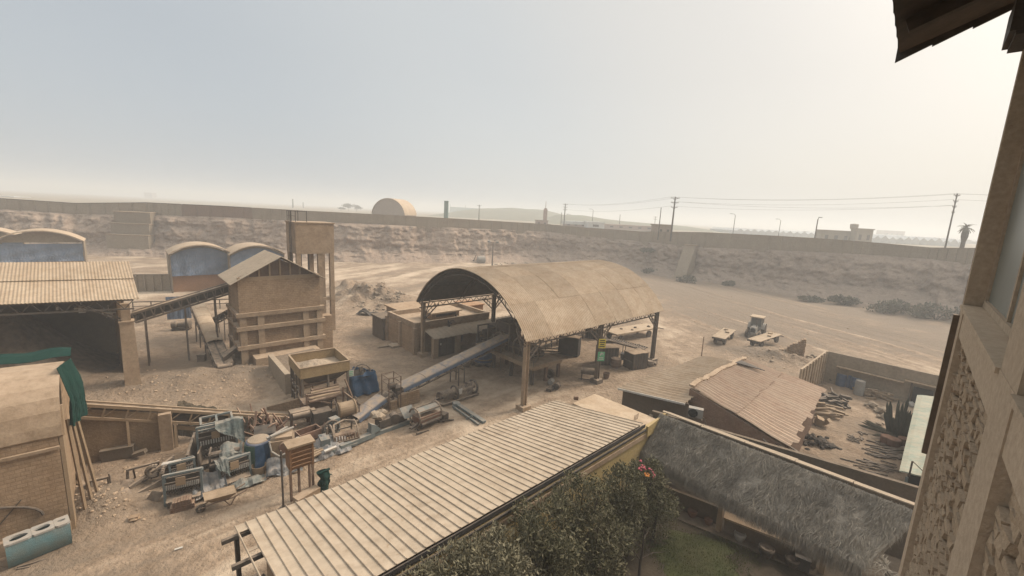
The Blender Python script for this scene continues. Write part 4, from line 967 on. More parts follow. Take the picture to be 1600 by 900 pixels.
# ------------------------------------------------------------------ brown retaining wall, bank and the low conveyor
a, b = P(96, 735), P(252, 703); m = MB(); d = (b - a).normalized(); n = Vector((d.y, -d.x, 0))
hA, hB = D(100, 640, a.y).z, D(251, 648, b.y).z
m.prism([a - Z * .4, b - Z * .4, b + Z * hB, a + Z * hA], -n * .45)
t = thing('retaining_wall', 'brown brick retaining wall behind the low conveyor', 'wall', a)
part('wall', m, M['retain'], t)
m = MB(); m.box(b + d * .3 + Z * (hB / 2 - .1) - n * .1, (.55, .75, hB + .3), math.atan2(d.y, d.x)); part('end_pillar', m, M['concrete'], t)
m = MB(); m.beam(a + Z * (hA + .04) - n * .25, b + Z * (hB + .04) - n * .25, .5, .10); part('coping', m, M['retain'], t)
a, b = b + d * .65 - n * 1.2, P(408, 690); b = b - n * .4
nn_ = 70; m = MB()
m.slab(lambda u_, v_: a.lerp(b, u_) - n * (v_ * 1.6 + .3 * float(fbm(u_ * 9, v_ * 3, 7))) + Z * ((1.75 - .9 * u_) * min(1, v_ * 1.5) - .15 + .35 * float(fbm(u_ * 14, v_ * 5, 8))), 60, 12, (0, 0, -.4))
single('earth_bank', m, M['soil'], 'dark cut earth bank under the low conveyor between wall and machines', 'bank', a, kind=None)
q = G(178, 722); m = MB(); m.box(q + Z * .3 + Vector((0, .3, 0)), (1.3, .55, .62), R(UA - 12)); m.box(q + Z * .63 + Vector((0, .3, 0)), (1.36, .6, .05), R(UA - 12)); m.beam(q + Vector((.8, .3, .2)), q + Vector((1.3, .5, .35)), .35, .2)
single('stone_block', m, M['darkplaster'], 'dark rectangular block lying at the foot of the brown retaining wall', 'block', q)
conveyor('long low conveyor running in front of the brown retaining wall', D(128, 630, 20.2), D(506, 655, 27.2), .46, .66, legs=((.16, 1.2, .11), (.26, -1.0, .11), (.33, .8, .12), (.5, .4, .09), (.72, .4, .09)), n=13, edge=.10, mats=('timber', 'belt', 'darksteel'))
m = MB(); p0, p1 = D(118, 650, 20.2), D(510, 668, 26.6)
m.slab(lambda u_, v_: p0.lerp(p1, u_) + Z * (-.16 - .42 * math.sin(u_ * math.pi) ** 1.0 + .26 * v_) + (V * .05), 24, 2, -V * .04)
single('side_skirt', m, M['timber'], 'curved dusty plank strip sagging under the low conveyor', 'plank', p0)

# ------------------------------------------------------------------ box feeder with its ramp and the blue wrapped machine
hz_ = 3.2; fr = P(469, 577.5, hz_)
WX = (P(546, 564, hz_) - fr).length; WY = (P(443, 557, hz_) - fr).length
h_az = math.atan2((P(546, 564, hz_) - fr).y, (P(546, 564, hz_) - fr).x)
t = thing('box_feeder', 'square dusty steel hopper box full of clay on legs', 'hopper', (fr.x, fr.y, 0), h_az)
zb = hz_ - .68
m = MB(); th = .07
for (c_, s_) in (((WX / 2, 0, hz_ - .34), (WX, th, .68)), ((WX / 2, WY, hz_ - .34), (WX, th, .68)), ((0, WY / 2, hz_ - .34), (th, WY - th * 1.05, .68)), ((WX, WY / 2, hz_ - .34), (th, WY - th * 1.05, .68))): m.box(c_, s_)
part('box', m, material('ochre_steel', (.33, .225, .11), (.26, .175, .088), 1.5, bump=.15, dust=.35), t, False)
m = MB()
for (p_, q_) in (((-.05, 0, hz_ + .04), (WX + .05, 0, hz_ + .04)), ((-.05, WY, hz_ + .04), (WX + .05, WY, hz_ + .04)), ((0, .06, hz_ + .04), (0, WY - .06, hz_ + .04)), ((WX, .06, hz_ + .04), (WX, WY - .06, hz_ + .04))): m.beam(p_, q_, .12, .07)
part('rim', m, M['timber'], t, False)
m = MB(); m.slab(lambda a, b: (.06 + (WX - .12) * a, .06 + (WY - .12) * b, hz_ - .62 + .46 * math.exp(-((a - .4) / .38) ** 2 - ((b - .45) / .36) ** 2) * (1.25 + .6 * float(fbm(a * 6, b * 6, 3))) + .1 * float(fbm(a * 15, b * 15, 4))), 40, 30, (0, 0, -.06)); part('clay', m, M['rockpile'], t, False)
m = MB(); xo = [(0, 0), (WX, 0), (WX, WY), (0, WY)]; xi = [(WX * .3, WY * .3), (WX * .7, WY * .3), (WX * .7, WY * .7), (WX * .3, WY * .7)]
m.add([(x, y, zb - .01) for x, y in xo] + [(x, y, 1.5) for x, y in xi], [(k, (k + 1) % 4, 4 + (k + 1) % 4, 4 + k) for k in range(4)] + [(7, 6, 5, 4), (0, 1, 2, 3)]); part('funnel', m, M['steel'], t, False)
for x, y in ((.12, .1), (WX - .1, .1), (.12, WY - .1), (WX - .1, WY - .1), (WX * .55, .1)):
    m = MB(); m.beam((x, y, -.3), (x, y, zb - .02), .13, .13); part('leg', m, M['steel'], t, False)
m = MB(); m.beam((.12, .1, 1.2), (WX - .1, .1, 1.2), .1, .1); m.beam((.12, .1, 1.2), (.12, WY - .1, 1.2), .1, .1)
for k in range(3): m.beam((.1, WY * (k + 1) / 4, 0), (.1, WY * (k + 1) / 4, zb), .08, .08)
for k in range(2): m.beam((.1, .1, .7 + k * .8), (.1, WY, .7 + k * .8), .06, .06)
part('brace', m, M['steel'], t, False)
fx = WM[t.name]
t2 = thing('clay_feeder', 'rusty clay feeder with rollers and a drum standing under the hopper box', 'machine', fx @ Vector((WX * .55, -.3, 0)), h_az)
m = MB(); m.box((-.9, .1, .55), (1.7, 1.5, .9)); m.box((-.9, .1, 1.1), (1.9, 1.7, .12)); part('body', m, M['rust'], t2, False)
for k in range(5):
    m = MB(); m.tube((-1.6 + .12 * k, -.9 + k * .32, 1.35 + .05 * k), (.5 + .05 * k, -.75 + k * .32, 1.32 + .05 * k), .11, n=10); part('roller', m, M['timber'] if k % 2 else M['rust'], t2, False)
m = MB()
for x in (-1.7, .6):
    for y in (-.9, .75): m.beam((x, y, -.1), (x, y, 1.9), .1, .1)
m.beam((-1.7, -.9, 1.8), (.6, -.9, 1.7), .1, .1); m.beam((-1.7, .75, 1.85), (.6, .75, 1.85), .1, .1); m.beam((-1.7, -.9, 1.6), (.6, -.9, .5), .08, .08); m.beam((.6, -.9, 1.5), (1.5, -1.6, .6), .1, .14); m.beam((.9, -.4, 2.2), (1.5, -1.2, -.1), .12, .08)
part('frame', m, M['rust'], t2, False)
m = MB(); m.lathe((-.1, -1.9, .75), [(.1, 0), (.52, .02), (.55, .1), (.48, .14), (.48, 1.0), (.55, 1.04), (.52, 1.12), (.1, 1.14)], axis=(1, 0, 0), n=20); part('drum', m, M['timber'], t2, False)
m = MB(); m.box((-1.0, -1.5, .45), (1.1, .8, .85)); m.box((-.2, -1.35, .3), (.7, .5, .6)); part('gearbox', m, M['darksteel'], t2, False)
m = MB(); m.ring((1.15, -1.75, .7), (1, 0, 0), .62, .04, 20); m.ring((-.25, -1.75, .78), (1, 0, 0), .66, .035, 20); part('hoop', m, M['darksteel'], t2, False)
q = fx @ Vector((WX + .12, .3, 2.2)); t3 = thing('paper_sign', 'small white notice fixed to the hopper box corner', 'sign', q - V * 0 + V * .16, h_az)
m = MB(); m.box((0, 0, 0), (.42, .02, .46)); part('board', m, M['white'], t3, False)
m = MB()
for k in range(3): m.box((0, -.014, .13 - .13 * k), (.32 - .06 * (k % 2), .008, .045))
part('lettering', m, M['signgreen'], t3, False)
# ramp behind the hopper
a, b = P(449, 616), P(423, 583)
b.z = 0; c = P(424, 555.5, 1.6); w_ = MB(); d = (c - P(449.5, 585, 1.6)).normalized(); s0 = P(449.5, 585, 1.6)
e0, e1_ = s0 - Z * 1.9, s0 + d * (c - s0).length * 1.05
w_.beam(s0 - Z * .85, e1_ - Z * .85, .38, 1.75)
t = thing('ramp', 'earth loading ramp with a rough side wall behind the hopper box', 'ramp', s0 - Z * 1.6)
part('side_wall', w_, M['grayroof'], t)
m = MB(); rr_ = fx @ Vector((WX * .8, WY + .1, 0)); 
m.prism([s0 + V * 0 - Z * 1.7, s0 - Z * .15, e1_ - Z * .25, e1_ - Z * 1.7], (U * .55 - V * .1).normalized() * 3.6); part('fill', m, M['ground'], t)
for k in range(3):
    m = MB(); q = s0 - d * .3 + (U * .55 - V * .1).normalized() * (.35 + .7 * k) - Z * .9; m.beam(q - Z * .9, q + Z * .8, .1, .1); part('post', m, M['timber'], t)
a = P(492, 645); m = MB(); b = P(418, 642); m.prism([b + Z * .05, a - Z * .2, Vector((a.x, a.y, D(491, 617, a.y).z)), b + Z * .28], -V * .2)
single('wedge_wall', m, M['brick'], 'low wedge shaped wall behind the right end of the low conveyor', 'wall', a)
q = G(565, 612)
t = thing('wrapped_machine', 'machine wrapped in bright blue plastic sheet beside the hopper', 'machine', q)
m = MB()
rad = lambda a, b: (.92 + .16 * math.sin(a * 6.283 * 3 + 1) + .12 * math.sin(a * 6.283 * 7 + b * 3)) * (1.06 - .16 * b)
cloth(m, lambda a, b: (1.05 * rad(a, b) * math.cos(a * 6.283), .95 * rad(a, b) * math.sin(a * 6.283), 1.62 * b + .08 + (.10 * math.sin(a * 6.283 * 2 + 2)) * b), 60, 16, .07, 21, .02); part('plastic_sheet', m, M['brightblue'], t, False)
m = MB(); cloth(m, lambda a, b: (.82 * (1 - b) * 1.1 * math.cos(a * 6.283) + .1, .78 * (1 - b) * 1.1 * math.sin(a * 6.283), 1.55 - .35 * (1 - abs(2 * b - 1)) + .25 * b), 30, 6, .05, 23, .02); part('top_sheet', m, M['black'], t, False)
m = MB(); m.ring((0, .1, 1.55), (.3, -.8, .5), .62, .05, 18); m.beam((.1, 0, .8), (-.1, .1, 2.0), .28, .12); part('hoop', m, M['steel'], t, False)

# ------------------------------------------------------------------ covered conveyors to the canopy
conveyor('long blue grey covered conveyor rising from the yard into the arched canopy', D(614, 610, 28.7), D(797, 522, 38.2), 1.05, .42, cover=('paleblue', .16, .04, .99, 6), stripe=True, legs=((.02, .2, .12), (.46, .2, .08), (.51, .2, .08), (.86, .2, .06)), n=14, edge=.08)
conveyor('short grey blue covered conveyor in line below the long rising one', D(549, 656, 26.0), D(606, 613, 28.6), 1.0, .36, cover=('paleblue', .16, .06, .80, 2), stripe=True, legs=((.9, .2, .1),), n=6, edge=.08)
q = D(614, 606, 28.4); t = thing('guard_cage', 'small square cage of thin rails where the two covered conveyors meet', 'cage', Vector((q.x, q.y, 0)), R(UA)); z_ = q.z
m = MB()
for x in (-.55, .35):
    for y in (-.5, .6): m.beam((x, y, 0), (x, y, z_ + 1.0), .05, .05)
for z in (z_ + .95, z_ + .5):
    m.beam((-.55, -.5, z), (.35, -.5, z), .04); m.beam((-.55, .6, z), (.35, .6, z), .04); m.beam((-.55, -.5, z), (-.55, .6, z), .04); m.beam((.35, -.5, z), (.35, .6, z), .04)
part('rail', m, M['rust'], t, False)
m = MB(); m.lathe((-.3, .1, z_ + .12), [(.1, 0), (.24, .04), (.24, .45), (.1, .5)], axis=(1, 0, 0), n=12); m.box((.35, .05, z_ - .2), (.5, .6, .4)); part('motor', m, M['darksteel'], t, False)
a = P(622, 636); b = P(655, 628); m = MB(); m.beam(a + Z * .4, b + Z * .55, .14, .95); m.box(a + Z * .25 - U * .4, (.5, .35, .7), R(UA))
single('board_fence', m, M['brick'], 'low tan panel standing behind the drum machine under the covered conveyor', 'panel', a)

# ------------------------------------------------------------------ arched canopy
A0 = P(816, 640); CL, CW, CH, CR = 18.2, 14.2, 5.35, 4.1
t = thing('arched_canopy', 'large open canopy with a vaulted corrugated roof on steel columns', 'canopy', (A0.x, A0.y, 0), R(UA))
cx = WM[t.name]
Wr = CW + .9; Rr = (Wr * Wr / 4 + CR * CR) / (2 * CR); am = math.asin(Wr / 2 / Rr)
def arc_pt(b, r=Rr): a_ = -am + 2 * am * b; return (CW / 2 + r * math.sin(a_), CH + CR - Rr + r * math.cos(a_))
rows = 6
for k in range(rows):
    b0, b1 = k / rows, (k + 1) / rows + (.012 if k < rows - 1 else 0)
    for j in range(7):
        a0, a1 = j / 7, (j + 1) / 7; m = MB(); nU = 60; dz_ = random.uniform(-.008, .012); dx_ = random.uniform(-.03, .03)
        m.slab(lambda a, b: (-.45 + (CL + .9) * (a0 + (a1 - a0 + .003) * a), arc_pt(b0 + (b1 - b0) * b)[0] + (dx_ if b in (0, 1) else 0), arc_pt(b0 + (b1 - b0) * b)[1] + .03 * math.sin(round(a * nU) * math.pi / 2) + (.02 if k % 2 else -.015) + dz_), nU, 6, (0, 0, -.025))
        part('roof_sheet', m, M['roofsheet'], t, False)
m = MB(); m.slab(lambda a, b: (-.40 + (CL + .8) * a, arc_pt(b, Rr - .075)[0], arc_pt(b, Rr - .075)[1]), 2, 40, (0, 0, -.01)); part('underside_shade_sheet', m, M['darksteel'], t, False)  # added dark sheet: rusted underside with its shade put into the colour
for x in (.1, 8.9, CL):
    for y, nm in ((0, 0), (CW, 1)):
        m = MB(); m.box((x, y, CH / 2 - .1), (.30, .10, CH + .1)); m.box((x - .14, y, CH / 2 - .1), (.05, .32, CH + .1)); m.box((x + .14, y, CH / 2 - .1), (.05, .32, CH + .1)); m.box((x, y, .12), (.8, .8, .42))
        part('column', m, M['concrete'] if x < 1 else M['steel'], t, False)
        m = MB()
        for s in (-1, 1):
            if (x < 1 and s < 0) or (x > CL - 1 and s > 0): continue
            m.beam((x + s * .15, y, CH - 1.7), (x + s * 1.7, y, CH - .35), .09, .09); m.beam((x + s * .15, y, CH - 1.25), (x + s * 1.3, y, CH - .3), .06, .06)
            for j in range(4): m.beam((x + s * (.3 + .35 * j), y, CH - 1.55 + .3 * j), (x + s * (.25 + .33 * j), y, CH - 1.05 + .27 * j), .04, .04)
        sy = 1 if nm == 0 else -1
        m.beam((x, y + sy * .15, CH - 1.6), (x, y + sy * 1.2, CH + .5), .08, .08)
        part('brace', m, M['steel'], t, False)
for y in (-.02, CW + .02):
    m = MB(); m.beam((-.3, y, CH - .06), (CL + .3, y, CH - .06), .09, .09); m.beam((-.3, y, CH - .5), (CL + .3, y, CH - .5), .09, .09); n_ = 50
    for k in range(n_): m.beam((-.3 + (CL + .6) * k / n_, y, CH - (.5 if k % 2 else .06)), (-.3 + (CL + .6) * (k + 1) / n_, y, CH - (.06 if k % 2 else .5)), .045, .045)
    part('eave_truss', m, M['steel'], t, False)
for x in (-.2, 4.6, 9.1, 13.6, CL + .2):
    m = MB(); pts = [Vector((x, *arc_pt(k / 24, Rr - .20))) for k in range(25)]; pin = [Vector((x, *arc_pt(.02 + .96 * k / 24, Rr - .55))) for k in range(25)]
    for k in range(24):
        m.beam(pts[k], pts[k + 1], .07, .09); m.beam(pin[k], pin[k + 1], .07, .07); m.beam(pts[k], pin[k + 1], .035, .035) if k % 2 else m.beam(pin[k], pts[k + 1], .035, .035)
    part('arch_truss', m, M['darksteel'], t, False)
for b_ in (.14, .28, .42, .58, .72, .86):
    m = MB(); y, z = arc_pt(b_, Rr - .16); m.beam((-.3, y, z), (CL + .3, y, z), .07, .1); part('purlin', m, M['darksteel'], t, False)
def K(x, y, z=0.0): return cx @ Vector((x, y, z))
# signs on the middle column
for nm, mt, ink, z, lb, w_, h_ in (('yellow_sign', 'signyellow', 'ink', 3.55, 'yellow safety sign high on the middle canopy column', .62, .82), ('green_sign', 'signgreen', 'white', 2.4, 'green exit sign with a white arrow below the yellow sign', .60, .82)):
    q = K(8.9, -.26, z); s = thing(nm, lb, 'sign', q, R(UA - 35))
    m = MB(); m.box((0, 0, 0), (w_, .03, h_)); part('board', m, M[mt], s, False)
    m = MB()
    if ink == 'ink':
        for k, ww in enumerate((.42, .5, .36, .46)): m.box((0, -.02, .27 - .17 * k), (ww, .012, .075))
    else:
        m.box((-.02, -.02, .22), (.14, .012, .3), 0, 0, R(35)); m.box((.06, -.02, .30), (.25, .012, .06)); m.box((.15, -.02, .2), (.06, .012, .2))
        for k, ww in enumerate((.4, .46)): m.box((0, -.02, -.1 - .14 * k), (ww, .012, .07))
    part('lettering', m, M[ink], s, False)

# ------------------------------------------------------------------ flat roofed block by the canopy
t = thing('pump_house', 'flat roofed tan block with parapets and a roof lantern at the left of the canopy', 'building', K(-.35, 14.9), R(UA))
H_ = 2.75
m = MB(); m.box((4.6, 2.9, H_ / 2 - .2), (9.2, 5.8, H_ + .1)); part('wall', m, M['brick'], t, False)
m = MB()
for c_, s_ in (((4.6, .12, H_ + .16), (9.3, .26, .5)), ((4.6, 5.68, H_ + .16), (9.3, .26, .5)), ((.12, 2.9, H_ + .16), (.26, 5.28, .5)), ((9.08, 2.9, H_ + .16), (.26, 5.28, .5))): m.box(c_, s_)
m.box((4.6, 2.9, H_ - .1), (9.0, 5.6, .1)); part('parapet', m, M['concrete'], t, False)
for x, y in ((-.05, .0), (-.05, 5.8), (-.05, 2.9)):
    m = MB(); m.box((x, y, H_ / 2 - .1), (.36, .36, H_ + .1)); part('pillar', m, M['concrete'], t, False)
m = MB(); m.box((4.3, 2.2, H_ + .45), (3.4, 2.0, .6)); m.box((4.3, 1.19, H_ + .5), (2.9, .05, .3)); lt = part('lantern', m, M['brick'], t, False)
m = MB(); m.box((4.3, 2.2, H_ + .82), (3.9, 2.5, .14)); part('lantern_roof', m, M['concrete'], lt, False)
m = MB(); m.box((4.3, 1.15, H_ + .52), (2.4, .04, .26)); part('lantern_window', m, M['darksteel'], lt, False)
m = MB(); m.box((.6, 7.2, 1.05), (2.2, 2.6, 2.5)); m.box((.6, 7.2, 2.36), (2.5, 2.9, .12)); part('annex', m, M['darkplaster'], t, False)
m = MB(); m.box((5.4, 8.0, 1.3), (7.0, 4.0, 2.9)); m.box((5.4, 8.0, 2.84), (7.5, 4.4, .14)); part('rear_wing', m, M['brick'], t, False)
m = MB(); m.box((10.6, 5.6, 1.45), (2.2, 2.8, 3.0)); m.box((10.6, 5.6, 3.02), (2.5, 3.1, .12)); part('rear_store', m, M['orange'], t, False)
m = MB(); m.slab(lambda a, b: (.9 + 11.6 * a, -2.1 + 2.1 * b, 1.95 + .45 * b + .03 * math.sin(a * 130) - (.12 if .38 < a < .45 and b < .3 else 0)), 90, 4, (0, 0, -.07)); part('lean_to_roof', m, M['grayroof'], t, False)
for x in (1.1, 3.7, 6.3, 8.9, 12.2):
    m = MB(); m.box((x, -1.85, .9), (.55 if x < 4 else .25, .4, 2.1)); part('pier', m, M['concrete'] if x < 4 else M['steel'], t, False)
for k in range(2):
    m = MB(); m.box((1.95 + 1.05 * k, -1.75, .9), (1.0, .08, 1.9)); m.beam((1.95 + 1.05 * k, -1.81, .05), (1.95 + 1.05 * k, -1.81, 1.8), .05, .03); m.beam((1.5 + 1.05 * k, -1.81, .95), (2.4 + 1.05 * k, -1.81, .95), .05, .03); part('door', m, M['darksteel'], t, False)
m = MB(); m.box((1.75, -1.85, 1.25), (.14, .03, .22)); part('notice', m, M['white'], t, False)
q = G(615, 541); m = MB(); m.slab(lambda a, b: q + U * (1.8 * a - .5) + V * (1.1 * b - .4) + Z * (.2 + .16 * math.sin(a * 5) * math.sin(b * 3)), 14, 8, (0, 0, -.2)); m.beam(q - U * 1.6 - V * .3 + Z * .08, q - U * .2 - V * .1 + Z * .1, .18, .12)
single('cement_bags', m, M['grayroof'], 'flattened dusty sacks lying before the flat roofed block', 'sacks', q)

# ------------------------------------------------------------------ machines under the canopy
t = thing('work_platform', 'raised steel working platform under the front of the canopy', 'platform', K(3.6, 2.6), R(UA))
m = MB(); m.box((1.8, 3.9, 1.6), (3.6, 7.8, .12)); m.box((.02, 3.9, 1.45), (.1, 7.7, .2)); m.box((1.8, .03, 1.45), (3.5, .1, .2)); part('deck', m, M['concrete'], t, False)
for x in (.15, 1.8, 3.4):
    for y in (.2, 2.8, 5.2, 7.6):
        m = MB(); m.box((x, y, .7), (.26, .22, 1.7)); part('leg', m, M['rust'] if x > 1 else M['darksteel'], t, False)
m = MB()
for y in (.1, 2.6, 5.1): m.beam((.1, y, 1.6), (.1, y, 2.7), .05)
m.beam((.1, .1, 2.65), (.1, 5.1, 2.65), .05); m.beam((.1, .1, 2.15), (.1, 5.1, 2.15), .04); m.beam((.1, .1, 2.65), (3.4, .1, 2.3), .05); part('hand_rail', m, M['steel'], t, False)
t = thing('extruder', 'dark brick extruder with large flywheels on the canopy platform', 'machine', K(5.2, 6.0, 1.66), R(UA))
m = MB(); m.box((0, 0, .55), (1.2, 3.6, 1.0)); m.box((.1, 1.2, 1.3), (1.0, 1.0, .8)); m.lathe((0, -1.8, .7), [(.5, 0), (.42, -.5), (.3, -1.0)], axis=(0, 1, 0), n=16); part('body', m, M['darksteel'], t, False)
for y, r_ in ((-2.2, .85), (-.9, .95), (1.9, .8)):
    m = MB(); m.ring((-.75, y, .75), (1, 0, 0), r_, .09, 28); m.tube((-.85, y, .75), (-.6, y, .75), .14)
    for k in range(5): m.beam((-.75, y, .75), (-.75, y + r_ * math.cos(k * 1.2566), .75 + r_ * math.sin(k * 1.2566)), .06)
    part('flywheel', m, M['steel'], t, False)
m = MB(); m.box((.2, 1.6, 2.2), (1.6, 1.6, .9)); m.add([(-.6, .8, 1.75), (1.0, .8, 1.75), (1.0, 2.4, 1.75), (-.6, 2.4, 1.75), (-.2, 1.2, 1.5), (.6, 1.2, 1.5), (.6, 2.0, 1.5), (-.2, 2.0, 1.5)], [(0, 1, 5, 4), (1, 2, 6, 5), (2, 3, 7, 6), (3, 0, 4, 7), (3, 2, 1, 0), (4, 5, 6, 7)]); part('hopper', m, M['darksteel'], t, False)
m = MB()
for s in (-.7, 1.1):
    for y in (.7, 2.5): m.beam((s, y, 0), (s, y, 2.6), .1)
m.beam((-.7, .7, 2.6), (1.1, .7, 2.6), .1); m.beam((-.7, 2.5, 2.6), (1.1, 2.5, 2.6), .1); m.beam((-.7, .7, 2.6), (-.7, 2.5, 2.6), .1); part('frame', m, M['steel'], t, False)
q = P(712, 551); t = thing('clay_mill', 'dark clay mill with ribbed hoops beside the pump house doors', 'machine', q + N_ * 1.2, R(UA + 20))
m = MB(); m.lathe((-.2, .6, 1.0), [(.3, 0), (.95, .1), (.95, 2.2), (.3, 2.3)], axis=(1, 0, 0), n=20); m.box((1, .6, .3), (2.6, 1.4, .6)); part('drum', m, M['darksteel'], t, False)
for k in range(5):
    m = MB(); m.ring((.05 + .45 * k, .6, 1.0), (1, 0, 0), 1.0, .06, 24); part('hoop', m, M['steel'], t, False)
m = MB(); m.box((.7, 1.0, 2.3), (1.1, .9, 1.0)); m.beam((.2, .3, .3), (.2, .3, 3.0), .12); m.beam((1.6, .3, .3), (1.6, .3, 2.8), .12); m.beam((.2, .3, 2.6), (1.6, .3, 2.6), .1); m.beam((2.4, .9, .2), (2.4, .9, 3.1), .14); m.beam((1.6, .3, 2.7), (2.6, .9, 3.0), .1); m.ring((.7, .2, 2.4), (0, 1, 0), .5, .08, 16); part('gear_frame', m, M['darksteel'], t, False)
q = K(6.6, 11.2); t = thing('pug_mill', 'tall dark pug mill frame with hopper behind the covered conveyor head', 'machine', q, R(UA))
m = MB(); m.box((0, 0, 1.2), (2.6, 1.3, .9)); m.lathe((-1.8, 0, 1.1), [(.55, 0), (.55, 3.4), (.35, 4.0)], axis=(1, 0, 0), n=16); part('barrel', m, M['darksteel'], t, False)
m = MB()
for x in (-1.5, 0, 1.5):
    for y in (-.8, .8): m.beam((x, y, -.1), (x, y, 2.9), .14)
for z in (1.9, 2.85): m.beam((-1.5, -.8, z), (1.5, -.8, z), .12); m.beam((-1.5, .8, z), (1.5, .8, z), .12)
m.beam((-1.5, -.8, 2.8), (0, -.8, 1.9), .08); m.beam((0, -.8, 1.9), (1.5, -.8, 2.8), .08); part('frame', m, M['steel'], t, False)
m = MB(); m.box((.4, 0, 2.55), (1.5, 1.5, .7)); m.box((-.9, .1, 2.2), (.7, .7, .6)); part('feed_box', m, M['darksteel'], t, False)
q = K(3.4, 8.9); t = thing('steel_tank', 'round dark teal tank under the head of the covered conveyor', 'tank', q, R(UA))
m = MB(); m.lathe((0, 0, .25), [(.3, 0), (.85, .05), (.9, .9), (.75, 1.25), (.35, 1.4)], n=20); part('shell', m, M['barrelblue'], t, False)
m = MB(); m.ring((0, 0, .75), Z, .93, .05, 24); m.ring((0, 0, .4), Z, .9, .04, 24); m.box((0, 0, .1), (1.7, .3, .2)); m.box((.1, 0, .1), (.3, 1.7, .18)); part('band', m, M['steel'], t, False)
m = MB(); q = G(694, 556) ; q = P(728, 573); m.rock(q + Z * .3, .6); m.box(q + U * 1.1 + Z * .25, (.9, .5, .5), .4); m.tube(q + U * .4 + Z * .5, q + U * 2.0 + Z * .6, .16)
single('pump_set', m, M['steel'], 'dusty pump set on the floor left of the teal tank', 'pump', q)
q = K(4.6, .9); t = thing('scrap_motor', 'greasy motor and white can beside the front canopy column', 'motor', q, R(UA))
m = MB(); m.lathe((0, 0, .3), [(.12, 0), (.28, .05), (.28, .55), (.12, .65)], axis=(1, .4, 0), n=14); m.box((-.2, .3, .12), (1.0, .4, .24), .3); part('casing', m, M['darksteel'], t, False)
m = MB(); m.lathe((.3, .9, .28), [(.1, 0), (.24, .02), (.24, .6), (.1, .62)], axis=(1, .5, 0), n=14); part('can', m, M['barrelwhite'], t, False)
q = K(6.2, 3.0); m = MB(); m.ring(q + Z * .42, (U - V * .3), .30, .15, 20, m=10)
m.lathe(q + Z * .42 - (U - V * .3).normalized() * .09, [(.05, 0), (.17, .02), (.17, .16), (.05, .18)], axis=(U - V * .3), n=14)
single('old_tyre', m, M['tyre'], 'old black tyre standing beside the canopy platform', 'tyre', q)
# roller bench, boxes and tables on the right half of the canopy floor
p0, p1 = P(846, 532, .95), P(926, 510, .95)
t = thing('roller_table', 'long narrow dusty roller table behind the boxes under the canopy', 'table', Vector((p0.x, p0.y, 0)))
m = MB(); m.beam(p0, p1, .95, .08); part('top', m, M['concrete'], t)
m = MB(); d = (p1 - p0).normalized(); s_ = d.cross(Z)
m.beam(p0 + s_ * .45 - Z * .4, p1 + s_ * .45 - Z * .4, .06, .08)
part('rail', m, M['darksteel'], t)
for k in range(10):
    for s in (-.42, .42):
        q = p0.lerp(p1, (k + .3) / 10) + s_ * s; m = MB(); m.beam(Vector((q.x, q.y, -.1)), q - Z * .04, .07); part('leg', m, M['darksteel'], t)
def box_crate(px, py, w, d_, h, rz, name, label, cat, mat, slat=True, topmat='concrete'):
    q = G(px, py); t = thing(name, label, cat, q, rz)
    m = MB(); m.box((0, 0, h / 2), (w, d_, h)); part('body', m, M[mat], t, False)
    m = MB(); m.slab(lambda a, b: (-w / 2 - .04 + (w + .08) * a, -d_ / 2 - .04 + (d_ + .08) * b, h + .03 + .09 * float(fbm(a * 5, b * 5, int(px)) + .3)), 8, 8, (0, 0, -.05)); part('lid', m, M[topmat], t, False)
    if slat:
        m = MB()
        for k in range(6): m.box((-w / 2 + w * (k + .5) / 6, -d_ / 2 - .02, h / 2), (w / 6 * .12, .03, h * .98))
        for s in (-1, 1): m.box((s * (w / 2 + .02), 0, h * .5), (.03, d_ * .9, .1))
        part('batten', m, M['steel'], t, False)
    return t
box_crate(889, 553, 2.1, 1.0, 1.95, R(-25), 'control_cabinet', 'wide black control cabinet standing open floored under the canopy', 'cabinet', 'black', False)
box_crate(926, 528, 1.6, .9, 1.2, R(-25), 'control_cabinet', 'small black cabinet at the far end of the roller table', 'cabinet', 'black', True)
box_crate(947, 567, 1.9, 1.2, 1.75, R(10), 'wire_cutter', 'brown boxed cutter standing just behind the signed canopy column', 'machine', 'darksteel')
box_crate(992, 574, 1.9, 1.3, 1.55, R(28), 'timber_crate', 'dark timber crate with a curled sheet top near the right canopy column', 'crate', 'darksteel')
q = G(964, 572); m = MB(); m.lathe(q + Vector((-.2, -.2, 0)), [(.42, 0), (.5, .1), (.5, .85), (.42, .9)], n=16); m.ring(q + Vector((-.2, -.2, .3)), Z, .51, .03, 18); m.ring(q + Vector((-.2, -.2, .65)), Z, .51, .03, 18)
single('oil_drum', m, M['rust'], 'rusty drum at the right corner of the brown boxed cutter', 'drum', q)
t = thing('steel_stool', 'dark stool box on thin legs left of the timber crate', 'stool', G(976, 570), R(-20))
m = MB(); m.box((0, 0, .85), (.9, .7, .6)); part('seat', m, M['black'], t, False)
for x in (-.38, .38):
    for y in (-.28, .28): m = MB(); m.beam((x, y, -.05), (x, y, .56), .05); part('leg', m, M['darksteel'], t, False)
t = thing('roller_stand', 'low steel frame with a white sheet beside the black control cabinet', 'frame', G(872, 549), R(-10))
m = MB()
for y in (-.5, .5): m.beam((-2.4, y - .4, .15), (1.4, y, .3), .09)
for k in range(5): m.beam((-2.4 + .9 * k, -.9 + .1 * k, .2), (-2.4 + .9 * k, .1 + .1 * k, .2), .06)
m.beam((-2.6, -.8, 0), (-2.6, -.8, .7), .07); m.beam((1.2, -.4, 0), (1.2, -.4, .6), .07); part('rail', m, M['darksteel'], t, False)
m = MB(); m.box((.5, -.1, .5), (1.5, .7, .05), .1, .1); part('sheet', m, M['grayroof'], t, False)
